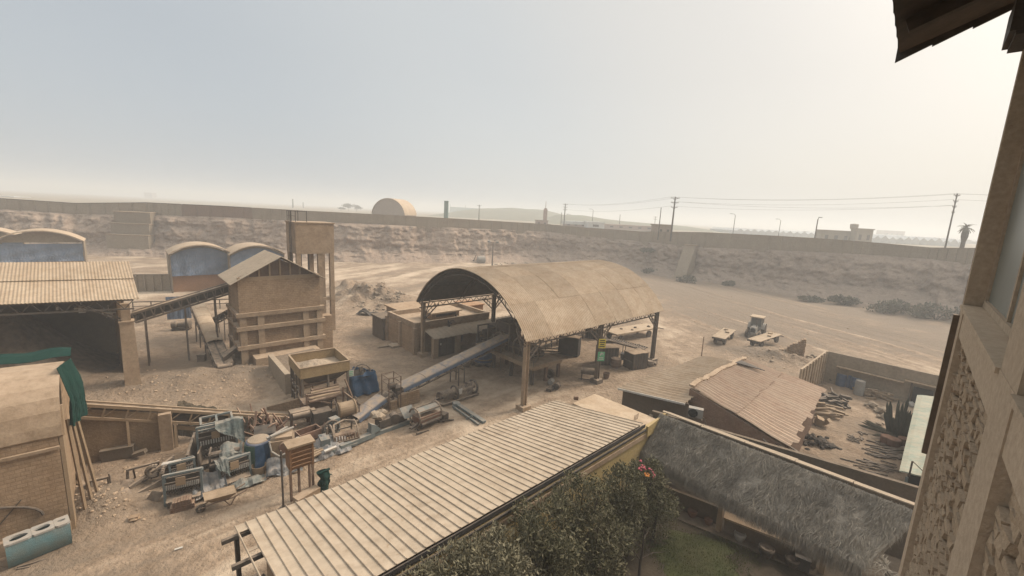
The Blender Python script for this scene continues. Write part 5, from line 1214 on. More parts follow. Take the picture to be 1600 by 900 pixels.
p0, p1 = P(953, 521, .9), P(1019, 510, .9); d = (p1 - p0).normalized(); s_ = d.cross(Z)
t = thing('flat_trailer', 'long dusty flat deck behind the canopy with lumps on top', 'trailer', Vector((p0.x, p0.y, 0)))
m = MB(); m.prism([p0 - s_ * 1.1, p0 + s_ * 1.1, p1 + s_ * 1.1, p1 - s_ * 1.1], (0, 0, .16)); part('deck', m, M['roofsheet'], t)
for f in (.12, .78):
    m = MB()
    for s in (-.9, .9): q = p0.lerp(p1, f) + s_ * s; q.z = .38; m.lathe(q - s_ * .12, [(.1, 0), (.4, .01), (.4, .22), (.1, .24)], axis=s_, n=16)
    for s in (-.9, .9): pass
    part('wheel_pair', m, M['tyre'], t)
m = MB(); m.beam(p0.lerp(p1, .05) - Z * .12, p0.lerp(p1, .95) - Z * .12, .3, .2); m.beam(p1, p1 + d * 2.4 - Z * .6, .1); part('chassis', m, M['darksteel'], t)
for f in (.3, .42, .58, .85):
    q = p0.lerp(p1, f) + s_ * random.uniform(-.6, .6) + Z * .2; m = MB(); m.rock(q, random.uniform(.15, .32))
    single('clay_lump', m, M['darkplaster'], 'dark lump lying on the long flat deck behind the canopy', 'lump', q, group='dark lumps on the long flat deck')
t = thing('roller_bed', 'slanted roller bed on thin legs between the brown cutter and the right column', 'conveyor', G(966, 549), R(-28))
m = MB()
for k in range(16): m.tube((-.9 + .24 * k, -.55, 1.15 - .02 * k), (-.9 + .24 * k, .55, 1.15 - .02 * k), .08, n=8)
part('rollers', m, M['darksteel'], t, False)
for y in (-.6, .6): m = MB(); m.beam((-1.1, y, 1.15), (2.9, y, .85), .08, .16); part('rail', m, M['steel'], t, False)
for x in (-.8, .6, 2.0):
    for y in (-.58, .58): m = MB(); m.beam((x, y, -.1), (x, y, 1.08), .07); part('leg', m, M['darksteel'], t, False)
m = MB(); m.box((-1.0, 0, .55), (.9, 1.0, 1.0)); m.box((1.9, -.3, .3), (.9, .4, .4)); part('drive_box', m, M['darksteel'], t, False)
t = thing('trestle', 'small trestle bench with a half drum beside the signed column', 'bench', G(920, 592), R(-12))
m = MB(); m.lathe((-.75, 0, .75), [(.1, 0), (.3, .02), (.3, 1.5), (.1, 1.52)], axis=(1, 0, 0), n=14); part('drum', m, M['steel'], t, False)
m = MB()
for x in (-.6, .6):
    for y in (-.3, .3): m.beam((x * 1.1, y * 1.4, -.05), (x, y, .7), .07)
m.beam((-.9, -.3, .1), (.9, -.4, .1), .06); m.beam((-.6, -.3, .6), (.6, -.3, .6), .06); part('stand', m, M['darksteel'], t, False)
q = G(947, 590); m = MB(); m.lathe(q, [(.22, 0), (.32, .5), (.30, .5), (.2, .06)], n=16, caps=False); single('bucket', m, M['rust'], 'red brown bucket standing right of the signed canopy column', 'bucket', q)
q = G(1016, 570); m = MB(); m.lathe(q + Vector((-.2, -.4, 0)), [(.3, 0), (.4, .3), (.3, .55)], n=12); m.rock(q + Vector((.35, -.2, .2)), .3); m.rock(q + Vector((.6, .2, .15)), .25)
single('plant_tub', m, M['steel'], 'dark tub and stones at the foot of the right canopy column', 'tub', q)
q = G(823, 617); m = MB(); m.tube(q, q + Z * .75, .06, .05); m.lathe(q + Z * .74, [(.06, 0), (.09, .03), (.05, .1)], n=8); single('standpipe', m, M['rustpaint'], 'short red standpipe next to the front canopy column', 'pipe', q)
# ------------------------------------------------------------------ row of machines along the lane
def frame2(px0, py0, px1, py1):
    a, b = P(px0, py0), P(px1, py1); a.z = gz(a.x, a.y); return a, b, (b - a).length, math.atan2((b - a).y, (b - a).x)
def comb_machine(name, label, a, L, rz, h=1.35, teeth=16, tarp=None, seed=1):
    """two end frames carrying a toothed roller, a comb board and a top rail"""
    rr = random.Random(seed); t = thing(name, label, 'machine', a, rz)
    m = MB()
    for x in (0, L):
        m.beam((x, 0, -.1), (x, .05, h), .09, .12); m.beam((x, .7, -.1), (x, .6, h * .8), .08, .1); m.beam((x, -.1, .12), (x, .8, .12), .1, .1); m.beam((x, 0, h * .95), (x, .62, h * .75), .07, .07); m.beam((x, 0, .6), (x, .65, .55), .07)
    m.beam((0, 0, h), (L, 0, h - .02), .10, .10); m.beam((0, .65, h * .78), (L, .65, h * .78), .08, .08); m.beam((0, -.06, .2), (L, -.06, .2), .12, .12)
    part('frame', m, M['greyblue'], t, False)
    m = MB(); m.tube((.05, .3, .62), (L - .05, .3, .62), .22, n=14)
    for k in range(teeth * 2):
        x = .1 + (L - .2) * (k + .5) / (teeth * 2)
        for j in range(6): a_ = j * 1.047 + k * .4; m.beam((x, .3 + .2 * math.cos(a_), .62 + .2 * math.sin(a_)), (x, .3 + .36 * math.cos(a_), .62 + .36 * math.sin(a_)), .035)
    part('toothed_roller', m, M['darksteel'], t, False)
    m = MB(); m.box((L / 2, -.1, h * .74), (L - .1, .05, .10)); m.box((L / 2, .30, h * .55), (L - .1, .06, h * .5)); part('bar_shade_plate', m, M['darksteel'], t, False)  # comb bar, plus a dark plate standing in for the shaded inside
    m = MB()
    for k in range(teeth): x = .08 + (L - .16) * (k + .5) / teeth; m.box((x, -.12, h * .62), (L / teeth * .5, .05, .22))
    part('comb', m, M['barrelwhite'], t, False)
    m = MB(); m.slab(lambda u_, v_: (.05 + (L - .1) * u_, -.25 + .4 * v_, .28 + .12 * v_), 2, 2, (0, 0, -.05))
    for k in range(teeth): x = .08 + (L - .16) * (k + .5) / teeth; m.box((x, -.3, .16), (L / teeth * .45, .06, .3))
    part('tray', m, M['steel'], t, False)
    m = MB(); m.box((L * .46, -.17, h * .78), (.36, .03, .40)); part('card', m, M['timber'], t, False)
    if tarp:
        def cv(u_, v_):
            x = L * (tarp[0] + (tarp[1] - tarp[0]) * u_)
            if v_ < .4: return (x, .72 - 2.0 * v_, h + .07 - .22 * h * max(0, 1 - v_ * 4) - .06 * math.sin(u_ * 7))
            g_ = (v_ - .4) / .6
            return (x, -.08 - .22 * g_, h + .07 - (h * .62) * g_ * (.15 + .8 * u_) - .06 * math.sin(u_ * 7))
        m = MB(); cloth(m, cv, 24, 20, .05, seed); part('cover', m, M[tarp[2]], t, False)
    return t
a, b, L, rz = frame2(259, 791, 317, 777)
comb_machine('comb_machine', 'long comb toothed machine in front, nearest the brick stack', a, L, rz, 1.5, 18, None, 3)
a, b, L, rz = frame2(345, 763, 392, 746)
comb_machine('comb_machine', 'comb toothed machine with a pale card, right behind the wheelbarrow', a, L, rz, 1.4, 15, (-.12, .28, 'greytarp'), 4)
a, b, L, rz = frame2(312, 731, 372, 716)
comb_machine('comb_machine', 'tall comb machine half covered by a grey green tarpaulin at the back of the heap', a, L, rz, 2.25, 14, (.45, 1.2, 'greytarp'), 5)
a, b, L, rz = frame2(330, 748, 376, 738)
t = thing('covered_machine', 'machine under a grey green tarpaulin between the two comb machines', 'machine', a, rz)
m = MB(); m.box((L / 2, .3, .5), (L * .9, .9, 1.0)); m.beam((0, 0, 0), (0, 0, 1.3), .1); m.beam((0, 0, 1.3), (0, .8, 1.3), .08); m.tube((0, -.12, .75), (L, -.12, .8), .14); m.tube((0, -.1, .3), (L, -.1, .3), .1); m.tube((0, .3, 1.12), (L, .3, 1.12), .17); part('body', m, M['darksteel'], t, False)
def cv2(u_, v_):
    x = L * .32 + (L * .78) * u_
    if v_ < .45: return (x, 1.0 - 2.3 * v_, 1.28 + .10 * math.sin(u_ * 6) - .1 * abs(u_ - .5))
    g_ = (v_ - .45) / .55
    return (x, -.04 - .35 * g_, 1.28 + .10 * math.sin(u_ * 6) - .8 * g_ * (.5 + .5 * u_))
m = MB(); cloth(m, cv2, 26, 20, .07, 31); part('tarpaulin', m, M['greytarp'], t, False)
a, b, L, rz = frame2(316, 778, 330, 774)
m = MB(); o = a
cloth(m, lambda u_, v_: o + U * (-.3 + 1.3 * u_) + V * (-.6 + .9 * v_) + Z * (.95 - .85 * v_ ** .7 + .12 * math.sin(u_ * 7)), 18, 14, .12, 33); single('loose_tarp', m, M['palecloth'], 'blue grey loose tarpaulin slumped between the comb machines', 'tarpaulin', a)
a = P(372, 764); o = a; m = MB()
cloth(m, lambda u_, v_: o + U * (-.5 + 1.7 * u_) + V * (-.55 + .8 * v_) + Z * (.10 + .22 * math.sin(u_ * 3.1) * math.sin(v_ * 3.1)), 20, 12, .10, 35); single('ground_tarp', m, M['greytarp'], 'pale grey tarpaulin lying on the lane right of the wheelbarrow', 'tarpaulin', a)
a, b, L, rz = frame2(265, 804, 304, 794)
t = thing('brick_stack', 'small stack of hollow bricks on the lane in front of the comb machine', 'bricks', a, rz)
for k in range(9):
    for j in range(2):
        if j == 1 and k in (0, 8): continue
        m = MB(); x = L * (k + .5) / 9; z = .13 + .25 * j; w = L / 9 - .015
        y0 = .02 * math.sin(k * 5 + j)
        m.box((x, .25 + y0, z), (w, .42, .03)); m.box((x, .25 + y0, z + .11), (w, .42, .03)); m.box((x, .25 + y0, z - .11), (w, .42, .03)); m.box((x - w / 2 + .012, .25 + y0, z), (.024, .419, .24)); m.box((x + w / 2 - .012, .25 + y0, z), (.024, .419, .24)); m.box((x, .26 + y0, z), (.02, .40, .24)); m.box((x, .40 + y0, z), (w * .98, .02, .23))
        part('brick', m, M['redbrick'], t, False)
# wheelbarrow
t = thing('wheelbarrow', 'old wheelbarrow with a tan tray tipped on the lane before the comb machines', 'wheelbarrow', G(345, 789), rz + R(10))
m = MB(); m.add([(-.62, -.36, .72), (.62, -.38, .62), (.62, .38, .62), (-.62, .36, .72), (-.34, -.2, .42), (.3, -.22, .36), (.3, .22, .36), (-.34, .2, .42)], [(0, 1, 5, 4), (1, 2, 6, 5), (2, 3, 7, 6), (3, 0, 4, 7), (4, 5, 6, 7)])
m.add([(-.60, -.34, .70), (.60, -.36, .60), (.60, .36, .60), (-.60, .34, .70)], [(0, 1, 2, 3)]); part('tray', m, M['timber'], t, False)
m = MB()
for s in (-1, 1): m.path([(-.75, s * .10, .22), (-.2, s * .2, .38), (.5, s * .25, .36), (1.05, s * .28, .55)], .03, 6); m.path([(.1, s * .22, .37), (.35, s * .24, .0), (.55, s * .25, .35)], .025, 6)
part('frame', m, M['rust'], t, False)
m = MB(); m.ring((-.75, 0, .2), (0, 1, 0), .15, .055, 18); m.tube((-.75, -.1, .2), (-.75, .1, .2), .04); part('wheel', m, M['tyre'], t, False)

# scrap at the left of the row
t = thing('scrap_steel', 'scrap steel frame of crossed beams at the left end of the machine row', 'scrap', G(228, 770))
m = MB()
def Bm(mm, p, q, w, h=None): mm.beam(P(p[0], p[1], p[2]), P(q[0], q[1], q[2]), w, h)
Bm(m, (202, 762, .5), (270, 715, .95), .13); Bm(m, (198, 768, .2), (272, 722, .5), .10); Bm(m, (197, 735, 1.0), (247, 722, 1.1), .09); Bm(m, (200, 762, 0), (199, 733, 1.0), .08); Bm(m, (247, 745, 0), (247, 720, 1.1), .09); Bm(m, (212, 750, 0), (208, 732, 1.0), .07); Bm(m, (237, 752, 0), (235, 728, 1.0), .07); Bm(m, (225, 758, .1), (222, 745, .6), .07); Bm(m, (270, 740, 0), (270, 712, 1.0), .09); Bm(m, (258, 745, 0), (253, 725, .9), .07)
part('beam', m, M['steel'], t)
m = MB(); Bm(m, (207, 778, .15), (255, 752, .35), .12, .3); Bm(m, (194, 765, .6), (208, 790, .05), .30, .12); Bm(m, (190, 766, .5), (204, 792, .0), .1, .2); part('channel', m, M['steel'], t)
m = MB(); q = P(198, 756, .45); m.rock(q, .35); m.ring(P(258, 738, .8), (1, .3, 0), .3, .09, 14, 20, 250); part('housing', m, M['steel'], t)
m = MB(); m.prism([P(224, 786), P(243, 788), P(256, 770, .45), P(237, 768, .5)], (.02, .03, .03)); m.prism([P(205, 787), P(222, 790), P(240, 772, .2), P(222, 770, .2)], (.02, .03, .03))
single('steel_plate', m, M['steel'], 'flat dusty plates leaning against the scrap frame', 'plates', P(230, 786))
t = thing('angle_frame', 'small angle iron frame standing below the kiln end on the left', 'frame', G(160, 775))
m = MB(); Bm(m, (140, 775, 0), (139, 752, .9), .10); Bm(m, (139, 753, .9), (172, 745, .9), .09); Bm(m, (172, 772, 0), (170, 744, .95), .10); Bm(m, (122, 760, .1), (138, 760, .6), .4, .2); Bm(m, (138, 775, 0), (120, 740, .8), .14, .25); Bm(m, (175, 765, .3), (170, 740, 1.2), .05); part('rail', m, M['steel'], t)
m = MB()
for k in range(10): p_ = P(random.uniform(118, 140), random.uniform(765, 800)); m.beam(p_, p_ + Vector((random.uniform(-.6, .6), random.uniform(-.5, .5), random.uniform(.1, .45))), .12, .05)
single('scrap_bits', m, M['darksteel'], 'bent dark scrap strips at the foot of the kiln end', 'scrap', P(128, 780))
t = thing('fan_blower', 'dark blower box with a white top and curved duct behind the front comb machine', 'blower', G(270, 757), R(UA - 15))
m = MB(); m.box((0, .2, .55), (.8, .6, .25)); m.add([(-.5, -.1, .9), (.5, -.1, .9), (.6, .4, .75), (-.4, .4, .75), (-.3, 0, .5), (.3, 0, .5), (.35, .3, .5), (-.3, .3, .5)], [(3, 2, 1, 0), (4, 5, 6, 7), (0, 1, 5, 4), (1, 2, 6, 5), (2, 3, 7, 6), (3, 0, 4, 7)][::1]); m.beam((-.3, 0, 0), (-.3, 0, .6), .08); m.beam((.4, .1, 0), (.4, .1, .6), .08); part('box', m, M['darksteel'], t, False)
m = MB(); m.box((0, .1, 1.03), (.72, .36, .06), 0, R(-12)); part('cap', m, M['white'], t, False)
m = MB(); m.ring((-.7, .1, .75), (0, 1, 0), .26, .1, 12, 60, 300); part('duct', m, M['steel'], t, False)
m = MB(); a = P(293, 742); m.prism([a, a + U * .5 - V * 1.6, a + U * .5 - V * 1.6 + Z * 1.5, a + Z * 1.1], U * .1 + V * .05); m.prism([a + U * .5, a + U * 1.0 - V * 1.4, a + U * 1.0 - V * 1.4 + Z * 1.4, a + U * .45 + Z * 1.0], U * .08); single('curved_plate', m, M['steel'], 'tall grey plates standing on edge left of the tall comb machine', 'plates', a)
# the drums
q = G(406, 727); t = thing('plastic_drum', 'big blue and green plastic wrapped drum topped with clay behind the lane', 'drum', q)
m = MB(); m.lathe((0, 0, 0), [(.50, 0), (.56, .1), (.58, .8), (.60, 1.45), (.55, 1.5)], n=28); part('shell', m, M['barrelblue'], t, False)
m = MB(); cloth(m, lambda u_, v_: ((.62 + .1 * v_ * v_) * math.cos(3.5 + 1.5 * u_), (.62 + .1 * v_ * v_) * math.sin(3.5 + 1.5 * u_), 1.42 - 1.2 * v_), 16, 12, .035, 41); part('green_wrap', m, M['barrelgreen'], t, False)
m = MB(); cloth(m, lambda u_, v_: ((.62 + .18 * v_ * v_) * math.cos(5.0 + 1.7 * u_), (.62 + .18 * v_ * v_) * math.sin(5.0 + 1.7 * u_), 1.45 - 1.42 * v_), 18, 12, .05, 42); part('blue_wrap', m, M['brightblue'], t, False)
m = MB(); m.lathe((0, 0, 1.44), [(.57, 0), (.5, .1), (.2, .16), (.02, .18)], n=24); part('clay', m, M['rockpile'], t, False)
q = P(390, 700, .9); m = MB(); m.box(q, (.36, .03, .42), R(20)); m.beam(q + Vector((.03, .03, -.9)), q + Vector((.03, .03, .1)), .05); single('notice_board', m, M['white'], 'small white notice on a stake left of the big blue drum', 'sign', q)
q = G(405, 741); m = MB(); m.lathe(q, [(.24, 0), (.30, .02), (.36, .5), (.33, .5), (.26, .1)], n=20, caps=False); m.lathe(q, [(.24, .0), (.26, .1), (.02, .12)], n=20); single('clay_bucket', m, M['timber'], 'tan bucket standing in front of the big blue drum', 'bucket', q)
m = MB(); m.box(P(403, 748, .05), (1.0, .4, .1), R(UA - 15)); single('loose_board', m, M['rust'], 'brown board on the ground below the tan bucket', 'board', P(403, 748))
q = G(443, 735); t = thing('bagging_machine', 'tan dusty machine with a round port wrapped in blue plastic at its foot', 'machine', q, R(UA - 18))
m = MB(); m.box((-.1, .5, .85), (.95, .8, 1.5)); m.box((.05, .55, 1.68), (.8, .75, .16)); m.add([(-.58, .1, .1), (.4, .1, .1), (.4, .9, .1), (-.58, .9, .1), (-.3, .2, 1.6), (.25, .2, 1.6), (.25, .8, 1.6), (-.3, .8, 1.6)], [(0, 1, 5, 4), (1, 2, 6, 5), (2, 3, 7, 6), (3, 0, 4, 7)]); part('body', m, M['concrete'], t, False)
m = MB(); m.lathe((.15, .1, 1.25), [(.30, 0), (.34, -.06), (.30, -.12), (.02, -.12)], axis=(0, 1, 0), n=20, caps=False); m.lathe((.15, .06, 1.25), [(.28, 0), (.02, -.02)], axis=(0, 1, 0), n=20); part('port', m, M['rustpaint'], t, False)
m = MB(); cloth(m, lambda u_, v_: (-.75 + 1.7 * u_, -.05 - .5 * v_, .75 - .72 * v_ + .1 * math.sin(u_ * 9)), 24, 12, .10, 51); part('plastic_sheet', m, M['palecloth'], t, False)
m = MB(); m.path([(-.6, .0, 1.75), (-.5, -.1, 1.2), (-.15, -.25, .95), (.4, -.2, 1.1), (.95, -.1, 1.35)], .045, 6); m.beam((-.7, .2, 1.8), (.2, .9, 1.95), .12, .1); m.beam((-.55, .1, 1.95), (.5, .9, 1.9), .1, .07); part('pipe', m, M['barrelwhite'], t, False)
# rusty tangle behind the drum
t = thing('scrap_heap', 'rusty tangle of gears and bars under the right half of the low conveyor', 'scrap', G(412, 676))
m = MB()
rs = random.Random(5)
for k in range(34):
    p_ = P(rs.uniform(386, 448), rs.uniform(664, 690), 0); L_ = rs.uniform(.4, 1.5); d_ = Vector((rs.uniform(-1, 1), rs.uniform(-.7, .7), rs.uniform(.0, .9))).normalized() * L_; m.beam(p_ + Z * rs.uniform(0, .5), p_ + Z * rs.uniform(.1, .6) + d_, rs.uniform(.05, .14), rs.uniform(.04, .1))
for k in range(6): p_ = P(rs.uniform(390, 440), rs.uniform(668, 686), rs.uniform(.3, .9)); m.ring(p_, (rs.uniform(-1, 1), rs.uniform(-1, 1), .3), rs.uniform(.18, .36), .05, 14)
part('bars', m, M['rustpaint'], t)
m = MB(); q = P(414, 672, .9); m.box(q, (1.1, .7, .12), R(30), R(25)); m.box(q - Z * .5, (.9, .7, .5), R(30)); part('black_cover', m, M['black'], t)
a, b = P(471, 700), P(504, 688); rz = math.atan2((b - a).y, (b - a).x)
t = thing('red_trough', 'red brown painted steel trough lying behind the planks', 'trough', a, rz)
Lr = (b - a).length
m = MB(); m.prism([(0, 0, .25), (Lr, 0, .3), (Lr + .25, .1, 1.05), (Lr, .1, .75), (0, .1, .72)], (0, .06, 0)); m.prism([(0, .85, .25), (Lr, .85, .3), (Lr, .8, .75), (0, .8, .72)], (0, .06, 0)); m.box((Lr / 2, .45, .25), (Lr, .8, .06)); m.box((0, .45, .48), (.05, .8, .5)); m.box((Lr, .45, .5), (.05, .8, .5)); part('body', m, M['rustpaint'], t, False)
m = MB(); m.box((.2, -.35, .25), (.5, .5, .5), .3); m.lathe((-.3, -.3, .0), [(.2, 0), (.22, .7), (.12, .9)], n=12); part('valve', m, M['greyblue'], t, False)
t = thing('plank_pile', 'pile of pale boards and grey blue sheet beside the loop machine', 'boards', G(492, 716))
for k in range(5):
    m = MB(); p_, q_ = P(470 + 3 * k, 722 - 6 * k, .2 + .07 * k), P(500 + 4 * k, 706 - 5 * k, .35 + .06 * k); m.beam(p_, q_, .34, .07); part('board', m, M['timber'], t)
o = P(508, 712); m = MB(); cloth(m, lambda u_, v_: o + U * (-.9 + 2.3 * u_) + V * (-.7 + 1.1 * v_) + Z * (.85 * math.sin(min(1, u_ * 1.3) * 2.6) * (1 - v_) ** .8 + .06), 26, 16, .14, 61); part('sheet', m, M['palecloth'], t)
m = MB(); m.box(P(507, 690, .55), (.42, .3, .5), .4); m.box(P(516, 702, .5), (.7, .14, .12), .9, .3); part('card', m, M['white'], t)
a, b, L, rz = frame2(522, 702, 560, 692)
t = thing('loop_machine', 'rusty machine with arched pipe hoops and a row of pegs below the clay feeder', 'machine', a, rz)
m = MB()
for x in (0, L): m.ring((x, .7, .35), (1, 0, 0), .78, .05, 16, 0, 180); m.beam((x, -.1, 0), (x, -.1, .5), .08); m.beam((x, 1.48, 0), (x, 1.48, .5), .08)
m.beam((0, -.1, .42), (L, -.1, .42), .08); m.beam((0, 1.48, .42), (L, 1.48, .42), .08); m.path([(0, .0, .7), (.2, .9, 1.05), (L * .6, 1.1, 1.15), (L, .7, 1.13)], .06, 6); m.beam((-.3, .3, .3), (-.3, .3, 1.3), .1); part('hoop', m, M['steel'], t, False)
m = MB()
for k in range(9): x = L * (k + .5) / 9; m.beam((x, -.12, .15), (x, .0, .75), .06, .1)
m.beam((0, -.12, .18), (L, -.12, .18), .1, .06); m.tube((.1, .6, .45), (L - .1, .6, .45), .2); part('peg_row', m, M['rust'], t, False)
m = MB(); m.beam((-.4, -.5, .25), (L * .9, -.2, .12), .2, .14); m.box((-.5, .1, .45), (.5, .8, .9)); part('base', m, M['greyblue'], t, False)
a, b, L, rz = frame2(533, 706, 586, 684)
t = thing('long_beam', 'long grey teal box beam lying on the lane', 'beam', a, rz)
m = MB(); m.box((L / 2, .16, .2), (L, .34, .3)); m.box((.02, .16, .2), (.08, .42, .38)); part('beam', m, M['greyblue'], t, False)
m = MB(); m.prism([(L - .25, 0, .34), (L + .5, 0, .34), (L + .15, 0, .75), (L - .25, 0, 1.0)], (0, .35, 0)); part('end_plate', m, M['greyblue'], t, False)
a, b, L, rz = frame2(588, 682, 637, 664)
t = thing('engine_block', 'engine on a rail base with a tan clay covered bulk on top, behind the lane', 'engine', a, rz)
m = MB(); m.box((L / 2, .1, .14), (L * 1.15, .16, .24)); m.box((L / 2, .8, .14), (L * 1.15, .16, .24)); m.beam((.2, 0, .3), (.2, .9, .3), .12); part('base', m, M['greyblue'], t, False)
m = MB(); m.box((L * .35, .5, .55), (.9, .6, .5)); m.lathe((L * .62, .1, .65), [(.1, 0), (.34, .03), (.34, .5), (.2, .56)], axis=(0.3, 1, 0), n=18); m.box((L * .9, .45, .45), (.6, .5, .4)); m.beam((0, .3, .3), (.7, .3, .75), .1); part('motor', m, M['darksteel'], t, False)
m = MB(); rs = random.Random(9)
for k in range(9): m.rock((L * .32 + rs.uniform(-.45, .45), .75 + rs.uniform(-.25, .25), .95 + rs.uniform(-.1, .22)), rs.uniform(.28, .42), .8)
part('clay_bulk', m, M['rockpile'], t, False)
a, b, L, rz = frame2(655, 673, 688, 660)
t = thing('drum_screen', 'drum machine with hoop ends and a teal lid on the lane, right of the engine', 'machine', a, rz)
m = MB()
for x in (0, L): m.ring((x, .5, .75), (1, 0, 0), .62, .06, 24); m.beam((x, .1, -.05), (x, .25, .5), .1); m.beam((x, .95, -.05), (x, .8, .5), .1); m.beam((x, .0, .12), (x, 1.0, .12), .1)
for k in range(7): a_ = .6 + k * .85; m.beam((0, .5 + .6 * math.cos(a_), .75 + .6 * math.sin(a_)), (L, .5 + .6 * math.cos(a_), .75 + .6 * math.sin(a_)), .05, .08)
part('hoop_frame', m, M['steel'], t, False)
m = MB(); m.slab(lambda u_, v_: (.05 + (L - .1) * u_, .5 + .58 * math.cos(2.4 - 1.5 * v_), .75 + .58 * math.sin(2.4 - 1.5 * v_)), 4, 8, (0, 0, -.03)); m.box((-.1, 1.15, .95), (.9, .8, .05), 0, R(40)); part('lid', m, M['greyblue'], t, False)
m = MB(); m.box((L / 2, -.06, .75), (L - .1, .06, .34)); m.box((L / 2, .5, .55), (L - .12, .8, .5)); part('door', m, M['rustpaint'], t, False)
m = MB(); m.tube((.1, -.1, .42), (L - .05, -.1, .46), .11); m.box((L + .35, .2, .3), (.5, .6, .5), .2); m.beam((-.4, -.3, .1), (.5, -.3, .02), .1); m.beam((L, -.1, .2), (L + .9, -.3, .05), .08); m.beam((-.6, .1, .35), (0, .2, .45), .2, .1); part('gear', m, M['darksteel'], t, False)
a, b, L, rz = frame2(692, 636, 747, 618)
t = thing('rake_machine', 'long ribbed rake machine on the sand left of the front canopy column', 'machine', a, rz)
m = MB(); m.beam((0, 0, .15), (L, 0, .15), .14, .14); m.beam((0, 1.1, .15), (L, 1.1, .15), .14, .14)
for x in (0, L * .5, L): m.beam((x, 0, .15), (x, 1.1, .15), .12)
part('base', m, M['steel'], t, False)
m = MB()
for k in range(8): m.ring((.1 + .13 * k, .5, .55), (1, .15, 0), .40, .045, 14, -20, 200)
for k in range(12): x = L * .45 + L * .5 * k / 12; m.beam((x, .2, .3), (x + .05, .6, .95), .06)
m.tube((.05, .5, .55), (L, .5, .62), .13); part('rake', m, M['steel'], t, False)
m = MB(); m.ring((L * .42, .5, .6), (1, 0, 0), .5, .07, 20); m.ring((L * .97, .5, .65), (1, 0, 0), .5, .09, 20); m.box((L * .9, .8, .6), (.4, .4, .7)); part('wheel', m, M['darksteel'], t, False)
m = MB(); m.box((L * .5, .1, .75), (.28, .05, .42)); part('card', m, M['white'], t, False)
m = MB(); a, b = P(713, 637), P(757, 662); m.beam(a + Z * .3, b + Z * .12, .3, .16); m.beam(a + Z * .18 - U * .3, b + Z * .1 - U * .5, .12, .12); m.beam(P(728, 655), P(738, 650, .3), .1)
m.box(a + Z * .2, (.5, .5, .4), R(20)); single('drawbar', m, M['greyblue'], 'grey blue drawbar slanting from the rake machine to the ribbed roof', 'beam', a)
a, b, L, rz = frame2(268, 762, 306, 751)
comb_machine('comb_machine', 'low comb machine standing behind the long one, left of the tall comb machine', a, L, rz, 1.15, 12, None, 6)
a, b, L, rz = frame2(318, 712, 366, 700)
t = thing('press_frame', 'dark press with upright frames behind the tall comb machine', 'machine', a, rz)
m = MB(); m.box((L / 2, .3, .55), (L, .8, 1.0)); m.tube((0, .3, 1.35), (L, .3, 1.35), .3, n=16); part('body', m, M['darksteel'], t, False)
m = MB()
for x in (0, L * .5, L): m.beam((x, -.2, 0), (x, -.2, 1.9), .1); m.beam((x, .8, 0), (x, .8, 1.9), .1); m.beam((x, -.2, 1.9), (x, .8, 1.9), .1)
m.beam((0, -.2, 1.9), (L, -.2, 1.9), .1); m.beam((0, .8, 1.9), (L, .8, 1.9), .1); m.beam((0, -.2, 1.9), (L * .5, -.2, .9), .06); part('frame', m, M['greyblue'], t, False)
a, b, L, rz = frame2(503, 690, 528, 680)
t = thing('gear_stand', 'grey blue gear stand with a wheel between the red trough and the loop machine', 'machine', a, rz)
m = MB(); m.ring((L / 2, -.1, .7), (0, 1, 0), .5, .06, 22); m.tube((L / 2, -.2, .7), (L / 2, .6, .7), .1)
for k in range(6): m.beam((L / 2, -.1, .7), (L / 2 + .48 * math.cos(k * 1.047), -.1, .7 + .48 * math.sin(k * 1.047)), .05)
part('wheel', m, M['darksteel'], t, False)
m = MB(); m.beam((0, .3, 0), (L / 2, .3, .75), .12); m.beam((L, .3, 0), (L / 2, .3, .75), .12); m.box((L / 2, .4, .12), (L * 1.2, .7, .2)); m.box((L, .4, .6), (.5, .5, .9)); part('stand', m, M['greyblue'], t, False)
a, b, L, rz = frame2(455, 672, 487, 664)
t = thing('roller_case', 'dusty roller case on legs behind the red trough', 'machine', a, rz)
m = MB(); m.box((L / 2, .3, .85), (L, .6, .5)); m.tube((.1, -.05, .9), (L - .1, -.05, .9), .16, n=14); m.box((L + .15, .3, .7), (.3, .4, .5)); part('case', m, M['steel'], t, False)
for x in (.1, L - .1):
    for y in (.05, .55): m = MB(); m.beam((x, y, -.1), (x, y, .65), .08); part('leg', m, M['rust'], t, False)
# rubble scattered on the yard
m = MB(); rs = random.Random(12)
for (cx_, cy_, sx, sy, n_, r0, r1) in ((165, 790, 24, 14, 130, .02, .10), (250, 740, 40, 18, 50, .03, .10), (270, 612, 50, 10, 90, .03, .14), (380, 600, 60, 14, 90, .02, .12), (620, 520, 50, 18, 60, .03, .09), (560, 720, 60, 14, 70, .02, .07), (330, 830, 60, 22, 70, .015, .06), (900, 620, 60, 14, 50, .02, .06), (560, 560, 40, 25, 60, .02, .09), (1120, 500, 60, 14, 60, .04, .14), (1250, 530, 70, 14, 60, .04, .14), (590, 660, 50, 25, 40, .02, .08), (480, 650, 60, 18, 40, .02, .1), (1200, 560, 45, 8, 70, .05, .18), (660, 590, 90, 30, 40, .02, .07), (1350, 600, 40, 25, 30, .03, .1), (420, 585, 30, 12, 40, .04, .15), (1090, 470, 90, 20, 50, .05, .2)):
    for k in range(n_): q = G(rs.gauss(cx_, sx), rs.gauss(cy_, sy)); m.rock(q, rs.uniform(r0, r1) ** 1.0)
single('stones', m, M['concrete'], 'loose stones scattered over the sandy yard', 'stones', kind='stuff')
q = G(1110 * 0 + 210, 813); m = MB(); m.rock(q + Z * .06, .22, .5); m.box(q + Vector((0, 0, .1)), (.32, .26, .12), .5); single('loose_brick', m, M['brick'], 'single pale brick lying on the lane near the kiln', 'brick', q)
